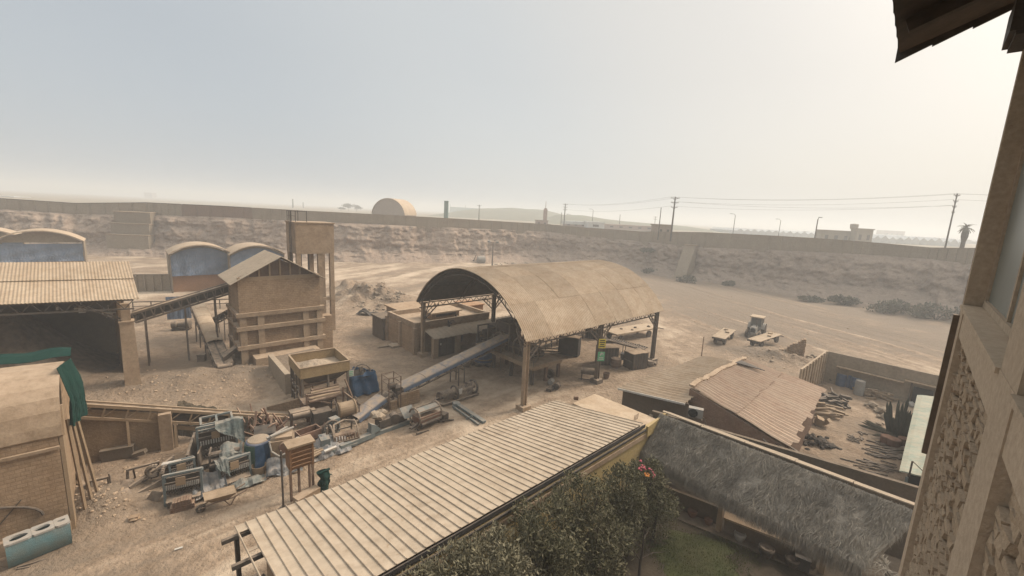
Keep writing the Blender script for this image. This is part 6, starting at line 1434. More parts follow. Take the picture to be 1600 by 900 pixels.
q = G(279, 857); m = MB(); m.box(q + Z * .03, (.26, .09, .03), .6); single('paper_scrap', m, M['white'], 'white scrap lying on the lane', 'scrap', q)

# ------------------------------------------------------------------ slatted cabinet, post and bits behind the ribbed roof
a, b = P(455, 785), P(489, 772); rz = math.atan2((b - a).y, (b - a).x); W_ = (b - a).length + .1
t = thing('slatted_cabinet', 'slatted brown timber cabinet raised on four thin legs', 'cabinet', a, rz)
zc0, zc1 = D(456, 737, a.y).z, D(456, 703, a.y).z
m = MB(); m.box((W_ / 2, .35, (zc0 + zc1) / 2), (W_, .62, zc1 - zc0)); part('case', m, M['slat'], t, False)
m = MB()
for k in range(5): m.box((W_ / 2, .02, zc0 + (zc1 - zc0) * (k + .5) / 5), (W_ - .16, .05, (zc1 - zc0) / 5 * .62), 0, R(18))
m.box((.05, .015, (zc0 + zc1) / 2), (.09, .08, zc1 - zc0)); m.box((W_ - .05, .015, (zc0 + zc1) / 2), (.09, .08, zc1 - zc0)); part('slats', m, M['slat'], t, False)
m = MB(); m.box((W_ / 2, .33, zc1 + .05), (W_ + .14, .8, .09)); part('top_board', m, M['timber'], t, False)
for x, y in ((.04, .08), (W_ - .05, .08), (W_ * .5, .6), (W_ - .05, .6)):
    m = MB(); m.beam((x, y, -.1), (x, y, zc0), .09); part('leg', m, M['rust'], t, False)
m = MB(); p_ = P(443, 793); p_.z = 0; m.tube(p_ - Z * .2, p_ + Z * (D(449, 705, p_.y).z), .045); m.box(p_ - Z * .02, (.3, .3, .1)); single('thin_post', m, M['darksteel'], 'thin dark post left of the slatted cabinet', 'post', p_)
m = MB(); a, b = P(462, 792), P(497, 772); m.beam(a + Z * .18, b + Z * .2, .4, .42); m.beam(a + Z * .4, b + Z * .42, .44, .05); single('plinth_block', m, M['concrete'], 'low tan block between the cabinet legs and the ribbed roof', 'block', a)
q = G(505, 768); m = MB()
cloth(m, lambda u_, v_: q + Vector(((.13 + .10 * abs(math.cos(v_ * 4.2)) + .05 * math.sin(u_ * 12 + v_ * 5)) * math.cos(u_ * 6.28) + .10 * math.sin(v_ * 4), (.13 + .08 * abs(math.cos(v_ * 4.2))) * math.sin(u_ * 6.28), 1.1 * (1 - v_))), 30, 16, .09, 71)
m.beam(q + Z * 1.04 - U * .18, q + Z * 1.12 + U * .34, .12, .05); m.beam(q + Z * .9 + U * .05, q + Z * .78 + U * .42, .08, .03); m.beam(q - Z * .1, q + Z * 1.0, .08)
single('rag_bundle', m, M['greentarp'], 'ragged dark green bundle on a stump right of the slatted cabinet', 'bundle', q)

# ------------------------------------------------------------------ building with the cream ribbed roof
ra, rb = P(367, 822, 3.0), P(865, 626, 3.0); rd = (rb - ra).normalized(); RL = (rb - ra).length; rn = Vector((rd.y, -rd.x, 0)); RW = 5.9; RH = 3.96
t = thing('ribbed_roof_building', 'long low building with a cream ribbed metal roof and yellow garden wall', 'building', (ra.x, ra.y, 0), math.atan2(rd.y, rd.x))
bx_ = WM[t.name]; NR = round(RL / .325)
def rp(x, y, dz=0): return (x, -y, 3.0 + (RH - 3.0) * y / RW + dz)
for k in range(NR):
    x0, x1 = RL * k / NR, RL * (k + 1) / NR
    if k == 0:
        m = MB()                                 # first sheet: torn away in two places
        for (y0, y1) in ((0, .55), (RW * .30, RW * .33), (RW * .74, RW)): m.slab(lambda a, b: rp(x0 + (x1 - x0) * a, y0 + (y1 - y0) * b), 1, 3, (0, 0, -.02))
        part('roof_sheet', m, M['ribroof'], t, False); continue
    m = MB(); j = random.uniform(-.006, .006); e_ = random.uniform(-.03, .03)
    m.slab(lambda a, b: rp(x0 + .003 + (x1 - x0 - .006) * a, e_ + (RW - e_) * b, j - .004 * math.sin(a * math.pi) + .004 * math.sin(b * 14 + k)), 3, 10, (0, 0, -.02)); part('roof_sheet', m, M['ribroof'], t, False)
for k in range(NR + 1):
    x = RL * k / NR; m = MB(); e_ = random.uniform(-.02, .03)
    m.slab(lambda a, b: (x + .027 * (a - .5) * 2, -(e_ + (RW - e_) * b), rp(0, RW * b)[2] + .008 + .032 * min(1, 1.7 * (1 - abs(a - .5) * 2)) + .004 * math.sin(b * 14 + k)), 4, 10, (0, 0, -.008)); part('rib', m, M['ribroof'], t, False)
m = MB(); m.beam((-.05, -RW - .06, RH - .13), (RL, -RW - .06, RH - .13), .16, .06); m.beam((-.05, -RW - .13, RH - .06), (RL, -RW - .13, RH - .06), .03, .16); m.beam((0, -RW - .2, RH - .26), (RL, -RW - .2, RH - .26), .06, .1); m.beam((-.05, -RW + .2, RH - .2), (RL, -RW + .2, RH - .2), .1, .12); part('gutter', m, M['black'], t, False)
m = MB(); m.box((RL / 2 + 1.0, -RW - .02, 1.75), (RL + 2.0, .22, 3.9)); part('garden_wall', m, M['yellow'], t, False)
m = MB(); m.box((RL / 2 + 1.0, -RW - .17, 3.35), (RL + 2.0, .06, .22)); part('wall_band', m, M['concrete'], t, False)
m = MB(); m.box((RL / 2 + .35, -.35, 1.3), (RL - 1.2, .2, 3.1)); part('yard_wall', m, M['brick'], t, False)
m = MB(); m.box((RL - .2, -RW / 2, 1.3), (.2, RW - .8, 3.1)); m.box((.9, -RW / 2, 1.3), (.2, RW - .8, 3.1)); part('end_wall', m, M['brick'], t, False)
m = MB()
for y in (.5, 2.2, 4.0): m.box((RL * .02, -y, rp(0, y)[2] - .14), (1.6, .12, .14))
m.beam((-.02, -.3, 0), (-.02, -.3, 2.85), .12); m.beam((-.02, -3, 0), (-.02, -3, 3.3), .12); part('purlin', m, M['darksteel'], t, False)
m = MB(); q = (RL + .75, -RW + .35, 0); m.box((RL + 1.1, -RW / 2 - 1.0, 1.55), (1.9, RW - 2.0, 3.4)); part('annex', m, M['darkplaster'], t, False)
m = MB(); m.slab(lambda a, b: (RL + .06 + 2.2 * a, -1.4 - (RW - 1.5) * b, 3.34 + .05 * float(fbm(a * 6, b * 9, 4))), 10, 16, (0, 0, -.22)); part('annex_roof', m, M['roofsheet'], t, False)
m = MB(); m.prism([(RL + .1, -RW - .14, 3.3), (RL + 2.1, -RW - .14, 3.3), (RL + 2.1, -RW - .14, 4.05), (RL + .1, -RW - .14, 3.85)], (0, -.12, 0)); part('wall_top', m, M['yellow'], t, False)
m = MB()
for k in range(4): p_ = bx_ @ Vector((RL + .9 + .12 * k, -RW + 1.0, 3.4)); m.beam(p_, p_ + Vector((.03, 0, .34)), .02)
m.box(bx_ @ Vector((RL + .6, -1.2, 3.45)), (.25, .2, .2)); single('rebar_stub', m, M['rust'], 'rusty rebar stubs sticking out of the small flat annex roof', 'rebar', bx_ @ Vector((RL + .9, -RW + 1, 3.4)))
# rubbish at the torn end of the roof
q = bx_ @ Vector((.1, -2.2, 0)); t = thing('wreck_frame', 'dark broken frame and rags lying under the torn end of the ribbed roof', 'scrap', q)
m = MB(); rs = random.Random(44)
for (a_, b_, w) in (((-.6, .2, .0), (-.6, .2, .95), .08), ((-.35, .1, 0), (-.35, .1, 1.0), .08), ((-.6, .2, .1), (-.1, .0, .15), .1), ((-.3, -.3, .1), (.3, -2.4, .2), .1), ((-.2, -.2, 2.4), (.15, -.5, 2.9), .09), ((.05, -.3, 2.4), (.1, -.9, 2.6), .08), ((.1, -1.0, 2.5), (.3, -1.7, 2.75), .12), ((-.1, -1.1, 2.5), (.4, -1.5, 2.7), .09), ((-.4, -.6, .1), (.1, -1.7, .9), .08), ((0, -1.6, .2), (.1, -2.2, 2.0), .09)):
    m.beam(q + U * a_[0] - V * a_[1] + Z * a_[2], q + U * b_[0] - V * b_[1] + Z * b_[2], w)
part('bar', m, M['darksteel'], t)
m = MB(); cloth(m, lambda u_, v_: q + U * (.0 + .35 * u_) + V * (1.1 + .9 * v_) + Z * (2.75 - 1.3 * u_ * v_ + .2 * math.sin(u_ * 6)), 10, 14, .09, 81); part('rag', m, M['greytarp'], t)
m = MB(); m.box(q + U * .2 + V * 1.2 + Z * .6, (.8, 1.6, 1.2), R(UA)); part('crate', m, M['black'], t)
# ------------------------------------------------------------------ tractor, flat trailers, broken brick stack
t = thing('tractor', 'dusty farm tractor with a cab parked between the two flat trailers', 'tractor', G(1179, 525), R(UA + 180 + 8))
m = MB(); m.box((1.15, 0, 1.12), (1.6, .66, .62)); m.box((1.15, 0, 1.46), (1.55, .56, .08)); m.box((.6, 0, .72), (2.6, .5, .35)); m.box((-.75, 0, .95), (.9, .8, .5)); m.beam((1.35, -.75, .5), (1.35, .75, .5), .16); part('body', m, M['barrelwhite'], t, False)
m = MB(); m.box((1.965, 0, 1.1), (.04, .5, .5)); part('grille', m, M['ink'], t, False)
for s in (-1, 1):
    m = MB(); m.lathe((1.97, s * .24, 1.38), [(.01, 0), (.08, .01), (.07, .05)], axis=(1, 0, 0), n=12); part('headlight', m, M['white'], t, False)
m = MB()
for x, y in ((.25, .62), (.25, -.62), (-1.05, .66), (-1.05, -.66), (-.35, .66), (-.35, -.66)): m.beam((x, y, 1.0), (x * .9, y * .95, 2.5), .07)
m.box((-.4, 0, 1.15), (1.3, 1.25, .35)); cb_ = part('cab', m, M['barrelwhite'], t, False)
m = MB(); m.box((.22, 0, 1.9), (.03, 1.12, 1.05), 0, 0, R(-4)); m.box((-.4, .61, 1.9), (1.1, .03, 1.05)); m.box((-.4, -.61, 1.9), (1.1, .03, 1.05)); m.box((-1.0, 0, 1.9), (.03, 1.12, 1.05)); part('cab_glass', m, M['cabglass'], cb_, False)
m = MB(); m.slab(lambda a, b: (.5 - 1.75 * a, -.78 + 1.56 * b, 2.6 + .05 * math.sin(a * 3.14) * math.sin(b * 3.14)), 6, 6, (0, 0, -.12)); part('cab_roof', m, M['roofsheet'], cb_, False)
def wheel(tt, x, y, r, w):
    m = MB(); m.lathe((x, y - w / 2, r), [(r * .55, 0), (r * .93, 0), (r, w * .2), (r, w * .8), (r * .93, w), (r * .55, w)], axis=(0, 1, 0), n=28)
    for k in range(18): a_ = k * 2 * math.pi / 18; m.box((x + r * math.cos(a_), y + (w * .22 if k % 2 else -w * .22), r + r * math.sin(a_)), (.07, w * .5, .07), 0, 0, -a_)
    wo = part('wheel', m, M['tyre'], tt, False)
    m = MB(); m.lathe((x, y - w * .42, r), [(.05, 0), (r * .54, .02), (r * .56, w * .4), (r * .54, w * .82), (.05, w * .84)], axis=(0, 1, 0), n=20); part('rim', m, M['roofsheet'], wo, False)
for s in (-1, 1): wheel(t, -.85, s * .78, .80, .42); wheel(t, 1.35, s * .72, .48, .28)
for s in (-1, 1):
    m = MB(); m.slab(lambda a, b: (-.85 + .92 * math.cos(.3 + 2.2 * a), s * .55 + s * .42 * b, .80 + .92 * math.sin(.3 + 2.2 * a)), 10, 2, (0, 0, -.04)); part('fender', m, M['barrelwhite'], t, False)
m = MB(); m.tube((1.3, .22, 1.45), (1.3, .22, 2.3), .045, n=8); part('exhaust', m, M['darksteel'], t, False)
def flat_trailer(c, label, seed):
    zt_ = .95; o = P(*c[0], zt_); ax = (P(*c[2], zt_) - o); L = ax.length; ac = P(*c[1], zt_) - o; W = ac.length; ax.normalize()
    rz = math.atan2(ax.y, ax.x); t = thing('flat_trailer', label, 'trailer', (o.x, o.y, gz(o.x, o.y)), rz)
    sgn = -1
    m = MB(); rr = random.Random(seed)
    for k in range(8): m.box((L / 2 + rr.uniform(-.04, .04), sgn * W * (k + .5) / 8, zt_ - .04 + rr.uniform(-.012, .012)), (L, W / 8 - .015, .07))
    part('deck', m, M['roofsheet'], t, False)
    m = MB(); m.beam((0, sgn * W * .25, zt_ - .2), (L, sgn * W * .25, zt_ - .2), .12, .2); m.beam((0, sgn * W * .75, zt_ - .2), (L, sgn * W * .75, zt_ - .2), .12, .2)
    m.beam((-.02, 0, zt_ - .15), (-.02, sgn * W, zt_ - .15), .08, .16); m.beam((L * .16, sgn * .2, .42), (L * .16, sgn * (W - .2), .42), .14); m.beam((L * .84, sgn * .2, .42), (L * .84, sgn * (W - .2), .42), .14); m.beam((L, sgn * W / 2, .7), (L + 1.6, sgn * W / 2 - .3, .35), .1); part('chassis', m, M['darksteel'], t, False)
    for x in (.16, .84):
        for y in (.16, .84):
            m = MB(); m.lathe((L * x, sgn * W * y - .13, .42), [(.2, 0), (.40, .0), (.42, .05), (.42, .21), (.40, .26), (.2, .26)], axis=(0, 1, 0), n=20); wo = part('wheel', m, M['tyre'], t, False)
            m = MB(); m.lathe((L * x, sgn * W * y - .11, .42), [(.03, 0), (.2, .01), (.2, .21), (.03, .22)], axis=(0, 1, 0), n=14); part('rim', m, M['steel'], wo, False)
    m = MB(); m.box((L * .62, sgn * W * .6, zt_ + .08), (.9, .35, .12), .3); m.box((L * .8, sgn * W * .35, zt_ + .09), (.5, .4, .14), .1); part('cargo_board', m, M['timber'], t, False)
    return t
flat_trailer([(1112.5, 526), (1133, 530.5), (1131, 512.5)], 'flat trailer left of the tractor carrying two loose boards', 1)
flat_trailer([(1167.5, 532), (1189, 536), (1203, 521)], 'flat trailer in front of the tractor, nearer the broken brick stack', 2)
a, b = P(1217, 551), P(1256, 558); rz = math.atan2((b - a).y, (b - a).x); L = (b - a).length
t = thing('broken_stack', 'stepped remains of a brick stack beside the right flat trailer', 'bricks', a, rz)
m = MB(); hs = [.5, .55, .6, 1.0, 1.25, 1.45, 1.5, 1.75, 2.0, 2.1]; rr = random.Random(3)
for k, h in enumerate(hs):
    n_ = max(2, int(h / .2))
    for j in range(n_): m.box((L * (k + .5) / 10 + rr.uniform(-.03, .03), .35 + rr.uniform(-.05, .05), -.1 + h * (j + .5) / n_), (L / 10 - .02, .7, h / n_ - .015))
part('brickwork', m, M['brick'], t, False)
m = MB()
for k in range(26): m.rock(P(rr.uniform(1205, 1275), rr.uniform(553, 566)) + Z * .1, rr.uniform(.1, .28))
single('brick_rubble', m, M['rockpile'], 'fallen brick rubble at the foot of the stepped stack', 'rubble', a, kind='stuff')

# ------------------------------------------------------------------ house with corrugated roofs
def corr(nl, fl, fr, nr, n, amp, along_n=8, rag=0.0, seed=1, mat='roofsheet', drop=.02):
    """ribs run from the l side to the r side; sheets are counted from near to far"""
    rr = random.Random(seed); m = MB(); nrag = [rr.uniform(-rag, rag) for _ in range(n // 8 + 2)]
    lap = [rr.uniform(-.03, .03) for _ in range(n // 12 + 2)]
    def fn(a, b):
        l, r_ = nl.lerp(fl, a), nr.lerp(fr, a); p = l.lerp(r_, b + nrag[int(a * n / 8)] * (b ** 3))
        i = round(a * n)
        return p + Z * (amp * (0, 1, .55, -1)[i % 4] + .03 * math.sin(b * 7 + a * 5) + lap[i // 12] * (.4 + b) + .05 * (i % 12) / 12)
    m.slab(fn, n, along_n, (0, 0, -drop)); return m
ZR = 3.9
hl = [P(966, 606, 2.75), P(1098, 556, 2.75), P(1157, 567, 3.4), P(1071, 630, 3.25)]
t = thing('sheet_roof_house', 'low house under two dusty corrugated roofs between the canopy and the thatch', 'house', (hl[0].x, hl[0].y, 0))
part('left_roof', corr(*hl, 104, .07, 6, 0, 3), M['roofsheet'], t)
hr = [P(1079, 603, ZR), P(1162, 560, ZR), P(1290, 607, 2.7), P(1238, 699, 2.55)]
mid = [hr[0].lerp(hr[3], .5), hr[1].lerp(hr[2], .5)]
part('right_roof', corr(hr[0], hr[1], mid[1] + Z * .03, mid[0] + Z * .03, 112, .06, 6, .02, 5), M['rustroof'], t)
part('right_roof', corr(mid[0] - Z * .03 - (mid[0] - hr[0]) * .05, mid[1] - Z * .03 - (mid[1] - hr[1]) * .05, hr[2], hr[3], 112, .06, 6, .05, 8), M['rustroof'], t)
m = MB()
def wallp(p, q, th, dz=.06, sink=.0):
    d = (q - p); d.z = 0; n = Vector((d.y, -d.x, 0)).normalized() * th
    m.prism([Vector((p.x, p.y, -.3)), Vector((q.x, q.y, -.3)), q - Z * dz, p - Z * dz], n)
i_ = lambda p, k: p
fl_, fr_ = hl[0].lerp(hl[3], .04) + U * .5, hl[3] + U * .5
wallp(fl_, fr_, .2, .12); part('front_wall', m, M['darkplaster'], t)
m = MB(); wallp(hl[1].lerp(hl[0], .03) + V * .3, hl[0] + U * .55 + V * .3, .2, .15); part('left_wall', m, M['darkplaster'], t)
m = MB(); p_, q_ = hr[0] + U * .15 - Z * .0, hr[3] + U * .3 - V * .4; wallp(p_, q_, .22, .16); part('gable_wall', m, M['redbrick'], t)
m = MB(); wallp(hr[3] + U * .3 - V * .4, hr[2] - V * .5 - U * .4, .2, .15); part('right_wall', m, M['redbrick'], t)
m = MB(); wallp(hr[2] - V * .5 - U * .4, hr[1] - U * .4, .2, .16); part('back_wall', m, M['redbrick'], t)
m = MB(); q = fl_.lerp(fr_, .33); m.box(q - U * .02 - Z * .75, (.08, 1.1, .6), R(UA)); part('window', m, M['ink'], t)
m = MB(); pts = [hr[0].lerp(hr[1], k / 24) + Vector((random.uniform(-.12, .12), random.uniform(-.12, .12), .05)) for k in range(25)]
for a, b in zip(pts[:-1], pts[1:]): m.beam(a, b, .34, .10)
part('ridge_cap', m, M['concrete'], t)
m = MB(); a = hr[1].lerp(hr[0], .12); m.prism([a + V * .2 + Z * .10, a - U * .9 + V * .1 + Z * .08, a - U * .2 + V * 1.9 - Z * .14], (0, 0, .05)); part('ridge_gap_sheet', m, M['black'], t)  # black sheet stands in for the dark gap where the roofs overlap
m = MB(); a, b = hl[0] - Z * .06, hl[3] - Z * .06; m.beam(a - U * .05, b - U * .05, .06, .12); part('fascia', m, M['white'], t)
q = P(1096, 556, 2.7); q.z = 0; m = MB(); m.tube(q, q + Z * D(1097, 526, q.y).z, .05, .035); m.box(q + Z * 1.4, (.14, .14, .2)); single('antenna_mast', m, M['rust'], 'thin rusty mast standing behind the corrugated house', 'mast', q)
q = P(1086, 652, 2.75); t = thing('air_conditioner', 'dusty white air conditioner unit with a round grille at the brick gable', 'air conditioner', q, R(UA - 68))
m = MB(); m.box((0, 0, .32), (.80, .36, .54)); part('casing', m, M['barrelwhite'], t, False)
m = MB(); m.ring((-.14, -.22, .32), (0, 1, 0), .24, .02, 24); m.lathe((-.14, -.205, .32), [(.24, 0), (.02, -.01)], axis=(0, 1, 0), n=24)
for k in range(6): m.beam((-.14 + .23 * math.cos(k * .5236), -.225, .32 + .23 * math.sin(k * .5236)), (-.14 - .23 * math.cos(k * .5236), -.225, .32 - .23 * math.sin(k * .5236)), .012)
part('fan_grille', m, M['ink'], t, False)
m = MB(); m.box((0, .1, -.06), (.8, .5, .06)); m.path([(.45, 0, .1), (.6, .05, -.2), (.6, .1, -.8)], .03, 6); part('bracket', m, M['steel'], t, False)

# ------------------------------------------------------------------ walled court
cc = P(1283, 594); hh = D(1290, 548, cc.y).z
t = thing('court_wall', 'grey concrete panel wall closing the back of the court', 'wall', cc)
for k in range(6):
    m = MB(); m.box(cc + V * (2.45 * (k + .5) + .1) + Z * (hh / 2 - .2), (.16, 2.40, hh + .4), R(UA)); part('panel', m, M['wallconc'], t)
    m = MB(); m.box(cc + V * (2.45 * (k + 1) + .1) + Z * (hh / 2 - .2) - U * .02, (.24, .18, hh + .46), R(UA)); part('pillar', m, M['wallconc'], t)
t = thing('court_wall', 'pale ribbed panel wall running along the left side of the court', 'wall', cc - U * .2)
m = MB(); m.box(cc - U * 4.2 + Z * (hh / 2 - .2), (8.2, .14, hh + .4), R(UA)); part('panel', m, M['roofsheet'], t)
for k in range(9):
    m = MB(); m.box(cc - U * (.15 + .95 * k) + V * .1 + Z * (hh / 2 - .2), (.16, .14, hh + .4), R(UA)); part('pillar', m, M['roofsheet'], t)
q = D(1298, 570, cc.y - 1.2); m = MB(); a = cc + V * 1.0 + Z * 1.75 - U * .3; m.beam(a, a + V * 4.6 - Z * .02, .42, .07); m.beam(a + V * .3 - Z * .2, a + V * .3 + U * .2, .05); m.beam(a + V * 4.2 - Z * .2, a + V * 4.2 + U * .2, .05)
single('wall_shelf', m, M['timber'], 'long plank shelf fixed on the grey court wall', 'shelf', a)
for k, (px, py, r_, h_, mt, lb) in enumerate(((1313, 602, .40, 1.15, 'barrelblue', 'dark blue drum at the left of the court drums'), (1326, 604, .40, 1.2, 'barrelblue', 'blue drum in the middle of the court drums'), (1335, 608, .38, 1.15, 'barrelblue', 'blue drum just behind the pale court drum'), (1341, 616, .36, 1.3, 'barrelwhite', 'tall pale grey drum at the right of the court drums'))):
    q = G(px, py); m = MB(); m.lathe(q, [(r_ * .93, 0), (r_, .06), (r_, h_ * .33), (r_ * 1.04, h_ * .35), (r_, h_ * .38), (r_, h_ * .64), (r_ * 1.04, h_ * .67), (r_, h_ * .7), (r_ * .96, h_ * .97), (r_ * .9, h_), (r_ * .86, h_ - .04)], n=24)
    single('storage_drum', m, M[mt], lb, 'drum', q, smooth=False)
m = MB(); q = G(1300, 596)
for k in range(8): p_ = q + V * random.uniform(-.9, .9) - U * random.uniform(-.3, .5); m.rock(p_ + Z * .2, random.uniform(.2, .36))
single('sacks', m, M['darksteel'], 'dark sacks heaped in the far corner of the court', 'sacks', q)
def log_pile(name, label, c, n, L0, L1, w, sp, seed, mat='timber', hmax=.8, rz=None):
    rr = random.Random(seed); m = MB()
    for k in range(n):
        a_ = rr.uniform(0, 6.28) if rz is None else rz + rr.uniform(-.35, .35); L = rr.uniform(L0, L1); ww = rr.uniform(*w)
        f = rr.random(); p_ = c + Vector((rr.uniform(-sp, sp), rr.uniform(-sp, sp), .06 + hmax * f * rr.random())); d = Vector((math.cos(a_), math.sin(a_), rr.uniform(-.15, .2))) * L / 2
        m.beam(p_ - d, p_ + d, ww, ww * .8)
    return single(name, m, M[mat], label, 'wood pile', c)
log_pile('firewood', 'pile of short split logs in the court right of the drums', G(1365, 618), 46, .4, 1.0, (.10, .2), 1.1, 3, 'timber', .9)
q = G(1372, 612, .95); m = MB(); m.box(q, (.75, .5, .2), R(20)); m.box(q + Z * .11, (.8, .55, .03), R(20)); single('white_box', m, M['white'], 'white box lying on top of the split log pile', 'box', q)
log_pile('lumber', 'dark broken lumber heaped along the right edge of the corrugated house', G(1296, 628), 34, .6, 1.8, (.12, .24), 1.1, 4, 'darksteel', 1.0)
log_pile('lumber', 'brown boards stacked below the broken lumber near the house edge', G(1284, 646), 30, .8, 2.0, (.14, .26), 1.0, 5, 'timber', .7, R(UA - 60))
m = MB(); rr = random.Random(8)
for k in range(60): q = G(1273, 692) + Vector((rr.gauss(0, .62), rr.gauss(0, .5), 0)); m.rock(q + Z * max(0, .55 - .5 * (q - G(1273, 692)).length) * rr.uniform(.5, 1.1), rr.uniform(.13, .24))
single('charcoal_heap', m, M['coal'], 'heap of black charcoal lumps at the near corner of the corrugated house', 'charcoal', G(1273, 692), kind='stuff')
q = G(1279, 664, .3); m = MB(); m.box(q, (.7, .45, .5), R(60), R(15)); m.box(q + Vector((.3, -.3, .1)), (.4, .3, .5), R(30), R(40)); single('broken_case', m, M['timber'], 'tipped broken case between the boards and the charcoal heap', 'case', q)
m = MB(); a = hr[3] - Z * .05
for k in range(6): p_ = a - V * (.2 + .3 * k) + U * random.uniform(-.1, .4) - Z * .1; m.beam(p_, p_ + V * random.uniform(.9, 1.6) - U * random.uniform(-.2, .6) - Z * .3, .12, .05)
single('roof_scraps', m, M['darksteel'], 'dark broken battens poking out at the near corner of the rusty roof', 'battens', a)
# cactus
q = G(1402, 683); t = thing('cactus', 'clump of tall dark column cactus in the court', 'cactus', q)
rr = random.Random(11)
def rib_col(p, q_, r_, n=9):
    m_ = MB(); d = (q_ - p).normalized(); a = d.cross(Vector((.3, 1, .1))).normalized(); b = d.cross(a); L = (q_ - p).length; vs = []; N = 18
    for i in range(8):
        f = i / 7; rad_ = r_ * (1 - .12 * f) * (math.sqrt(max(0.02, 1 - max(0, (f - .9) / .1) ** 2)))
        for k in range(N): rk = rad_ * (1.0 if k % 2 else .74); an = 2 * math.pi * k / N; vs.append(p + d * L * f + (a * math.cos(an) + b * math.sin(an)) * rk)
    m_.add(vs, [(i * N + k, i * N + (k + 1) % N, (i + 1) * N + (k + 1) % N, (i + 1) * N + k) for i in range(7) for k in range(N)] + [tuple(range(7 * N, 8 * N))]); return m_
for k in range(22):
    a_ = k * 2.4; rd_ = .16 + .05 * k; b0 = Vector((rd_ * .5 * math.cos(a_), rd_ * .5 * math.sin(a_), -.1))
    tip = Vector((rd_ * math.cos(a_) * rr.uniform(.9, 1.3), rd_ * math.sin(a_) * rr.uniform(.9, 1.3), rr.uniform(1.3, 3.1) * (1 - .012 * k)))
    part('stem', rib_col(b0, tip, rr.uniform(.085, .12)), M['cactus'], t, False)
for k in range(8):
    b0 = Vector((-.2, rr.uniform(-.3, .3), .15)); a_ = R(150 + rr.uniform(-45, 55)); part('stem', rib_col(b0, b0 + Vector((math.cos(a_) * rr.uniform(1.2, 2.4), math.sin(a_) * rr.uniform(1.2, 2.2), rr.uniform(.0, .5))), rr.uniform(.07, .11)), M['cactus'], t, False)
for k, (px, py, s) in enumerate(((1384, 694, .45), (1394, 698, .5), (1410, 697, .4))):
    q = G(px, py); m = MB(); m.lathe(q, [(s * .5, 0), (s * .75, .15), (s * .8, .55), (s * .7, .6)], n=16); single('planter', m, M['clay'], ('brown tub at the left foot of the cactus', 'larger tub at the middle foot of the cactus', 'small tub at the right foot of the cactus')[k], 'tub', q)
for k, (px, py, h_) in enumerate(((1362, 636, .5), (1379, 646, .7), (1384, 655, .6), (1366, 640, .3), (1372, 665, .35))):
    q = G(px, py); m = MB(); m.rock(q + Z * h_ * .4, h_ * .62, .9); m.rock(q + Vector((.4, .1, .15)), h_ * .4); m.rock(q + Vector((-.35, .2, .12)), h_ * .36)
    single('boulder', m, M['rockpile'], ('pale boulder leftmost in the court before the log pile', 'big boulder behind the cactus left side', 'boulder touching the left cactus stems', 'low stones between the log pile and the boulders', 'low dark stones among the fallen cactus arms')[k], 'boulder', q)
# sticks and irons laid out on the court floor
def scatter(label, name, pts, n, L0, L1, w, seed, mat='darksteel', rz=None):
    rr = random.Random(seed); m = MB()
    for k in range(n):
        q = G(rr.uniform(pts[0], pts[2]), rr.uniform(pts[1], pts[3]), .05); a_ = rr.uniform(0, 3.1) if rz is None else rz + rr.uniform(-.3, .3); L = rr.uniform(L0, L1); d = Vector((math.cos(a_), math.sin(a_), 0)) * L / 2
        m.beam(q - d, q + d + Vector((0, 0, rr.uniform(0, .06))), w * rr.uniform(.6, 1.3), w * .8)
    single(name, m, M[mat], label, 'scrap', G(pts[0], pts[1]), kind='stuff')
scatter('dark twisted sticks scattered in the middle of the court floor', 'sticks', (1326, 678, 1350, 692), 16, .2, .55, .07, 1)
scatter('dark irons laid in rows between the cactus tubs and the thatch ridge', 'irons', (1358, 690, 1402, 716), 30, .4, 1.3, .07, 2, 'darksteel', R(UA - 75))
scatter('bent dark bars lying close to the thatch ridge at the right', 'bars', (1336, 722, 1395, 752), 22, .5, 1.6, .07, 3, 'darksteel', R(UA - 80))
scatter('broken dark boards leaning near the pale green roof', 'boards', (1396, 700, 1412, 722), 12, .6, 1.4, .14, 4, 'darksteel', R(UA - 40))
# small shack and the pale green roof
a = cc + V * 9.6 - U * 1.6; a = G(1419, 632); t = thing('small_shack', 'small shack with a plank roof against the grey court wall', 'shack', a, R(UA))
m = MB(); m.box((.9, -1.5, .9), (1.8, .12, 2.0)); m.box((.9, .05, .9), (1.8, .12, 2.0)); m.box((1.75, -.7, .9), (.12, 1.4, 2.0)); part('wall', m, M['darkplaster'], t, False)
m = MB(); m.box((.06, -.7, .8), (.05, 1.2, 1.7)); part('doorway', m, M['ink'], t, False)
m = MB()
for k in range(5): m.box((.25 + .42 * k - .3, -.8 + .05 * (k % 2), 2.02 + .05 * k), (.36, 2.6 + .3 * (k % 3), .06), R(random.uniform(-4, 4)))
part('plank_roof', m, M['timber'], t, False)
m = MB(); m.rock((-.3, -.2, .2), .35); m.box((-.4, -.9, .3), (.5, .4, .6), .3); part('clutter', m, M['barrelwhite'], t, False)
g = [P(1433, 617, 3.1), P(1500, 622, 3.5), P(1476, 752, 3.5), P(1405, 736, 3.1)]
t = thing('green_roof_shed', 'narrow shed with a pale green sheet roof beside the court', 'shed', (g[0].x, g[0].y, 0))
m = MB(); m.slab(lambda u_, v_: g[0].lerp(g[3], u_).lerp(g[1].lerp(g[2], u_), v_) + Z * (.03 * math.sin(u_ * 40) + .02 * math.sin(v_ * 12)), 40, 8, (0, 0, -.06)); part('roof', m, M['paleroof'], t)
m = MB(); wi = [g[0] + V * .35, g[3] + V * .35 + U * .4]; wallp(wi[1] - Z * .0, wi[0], .15, .14); part('side_wall', m, M['darkplaster'], t)
m = MB(); wallp(g[3] + U * .4 + V * .35, g[2] + U * .4, .15, .14); part('end_wall', m, M['ink'], t)
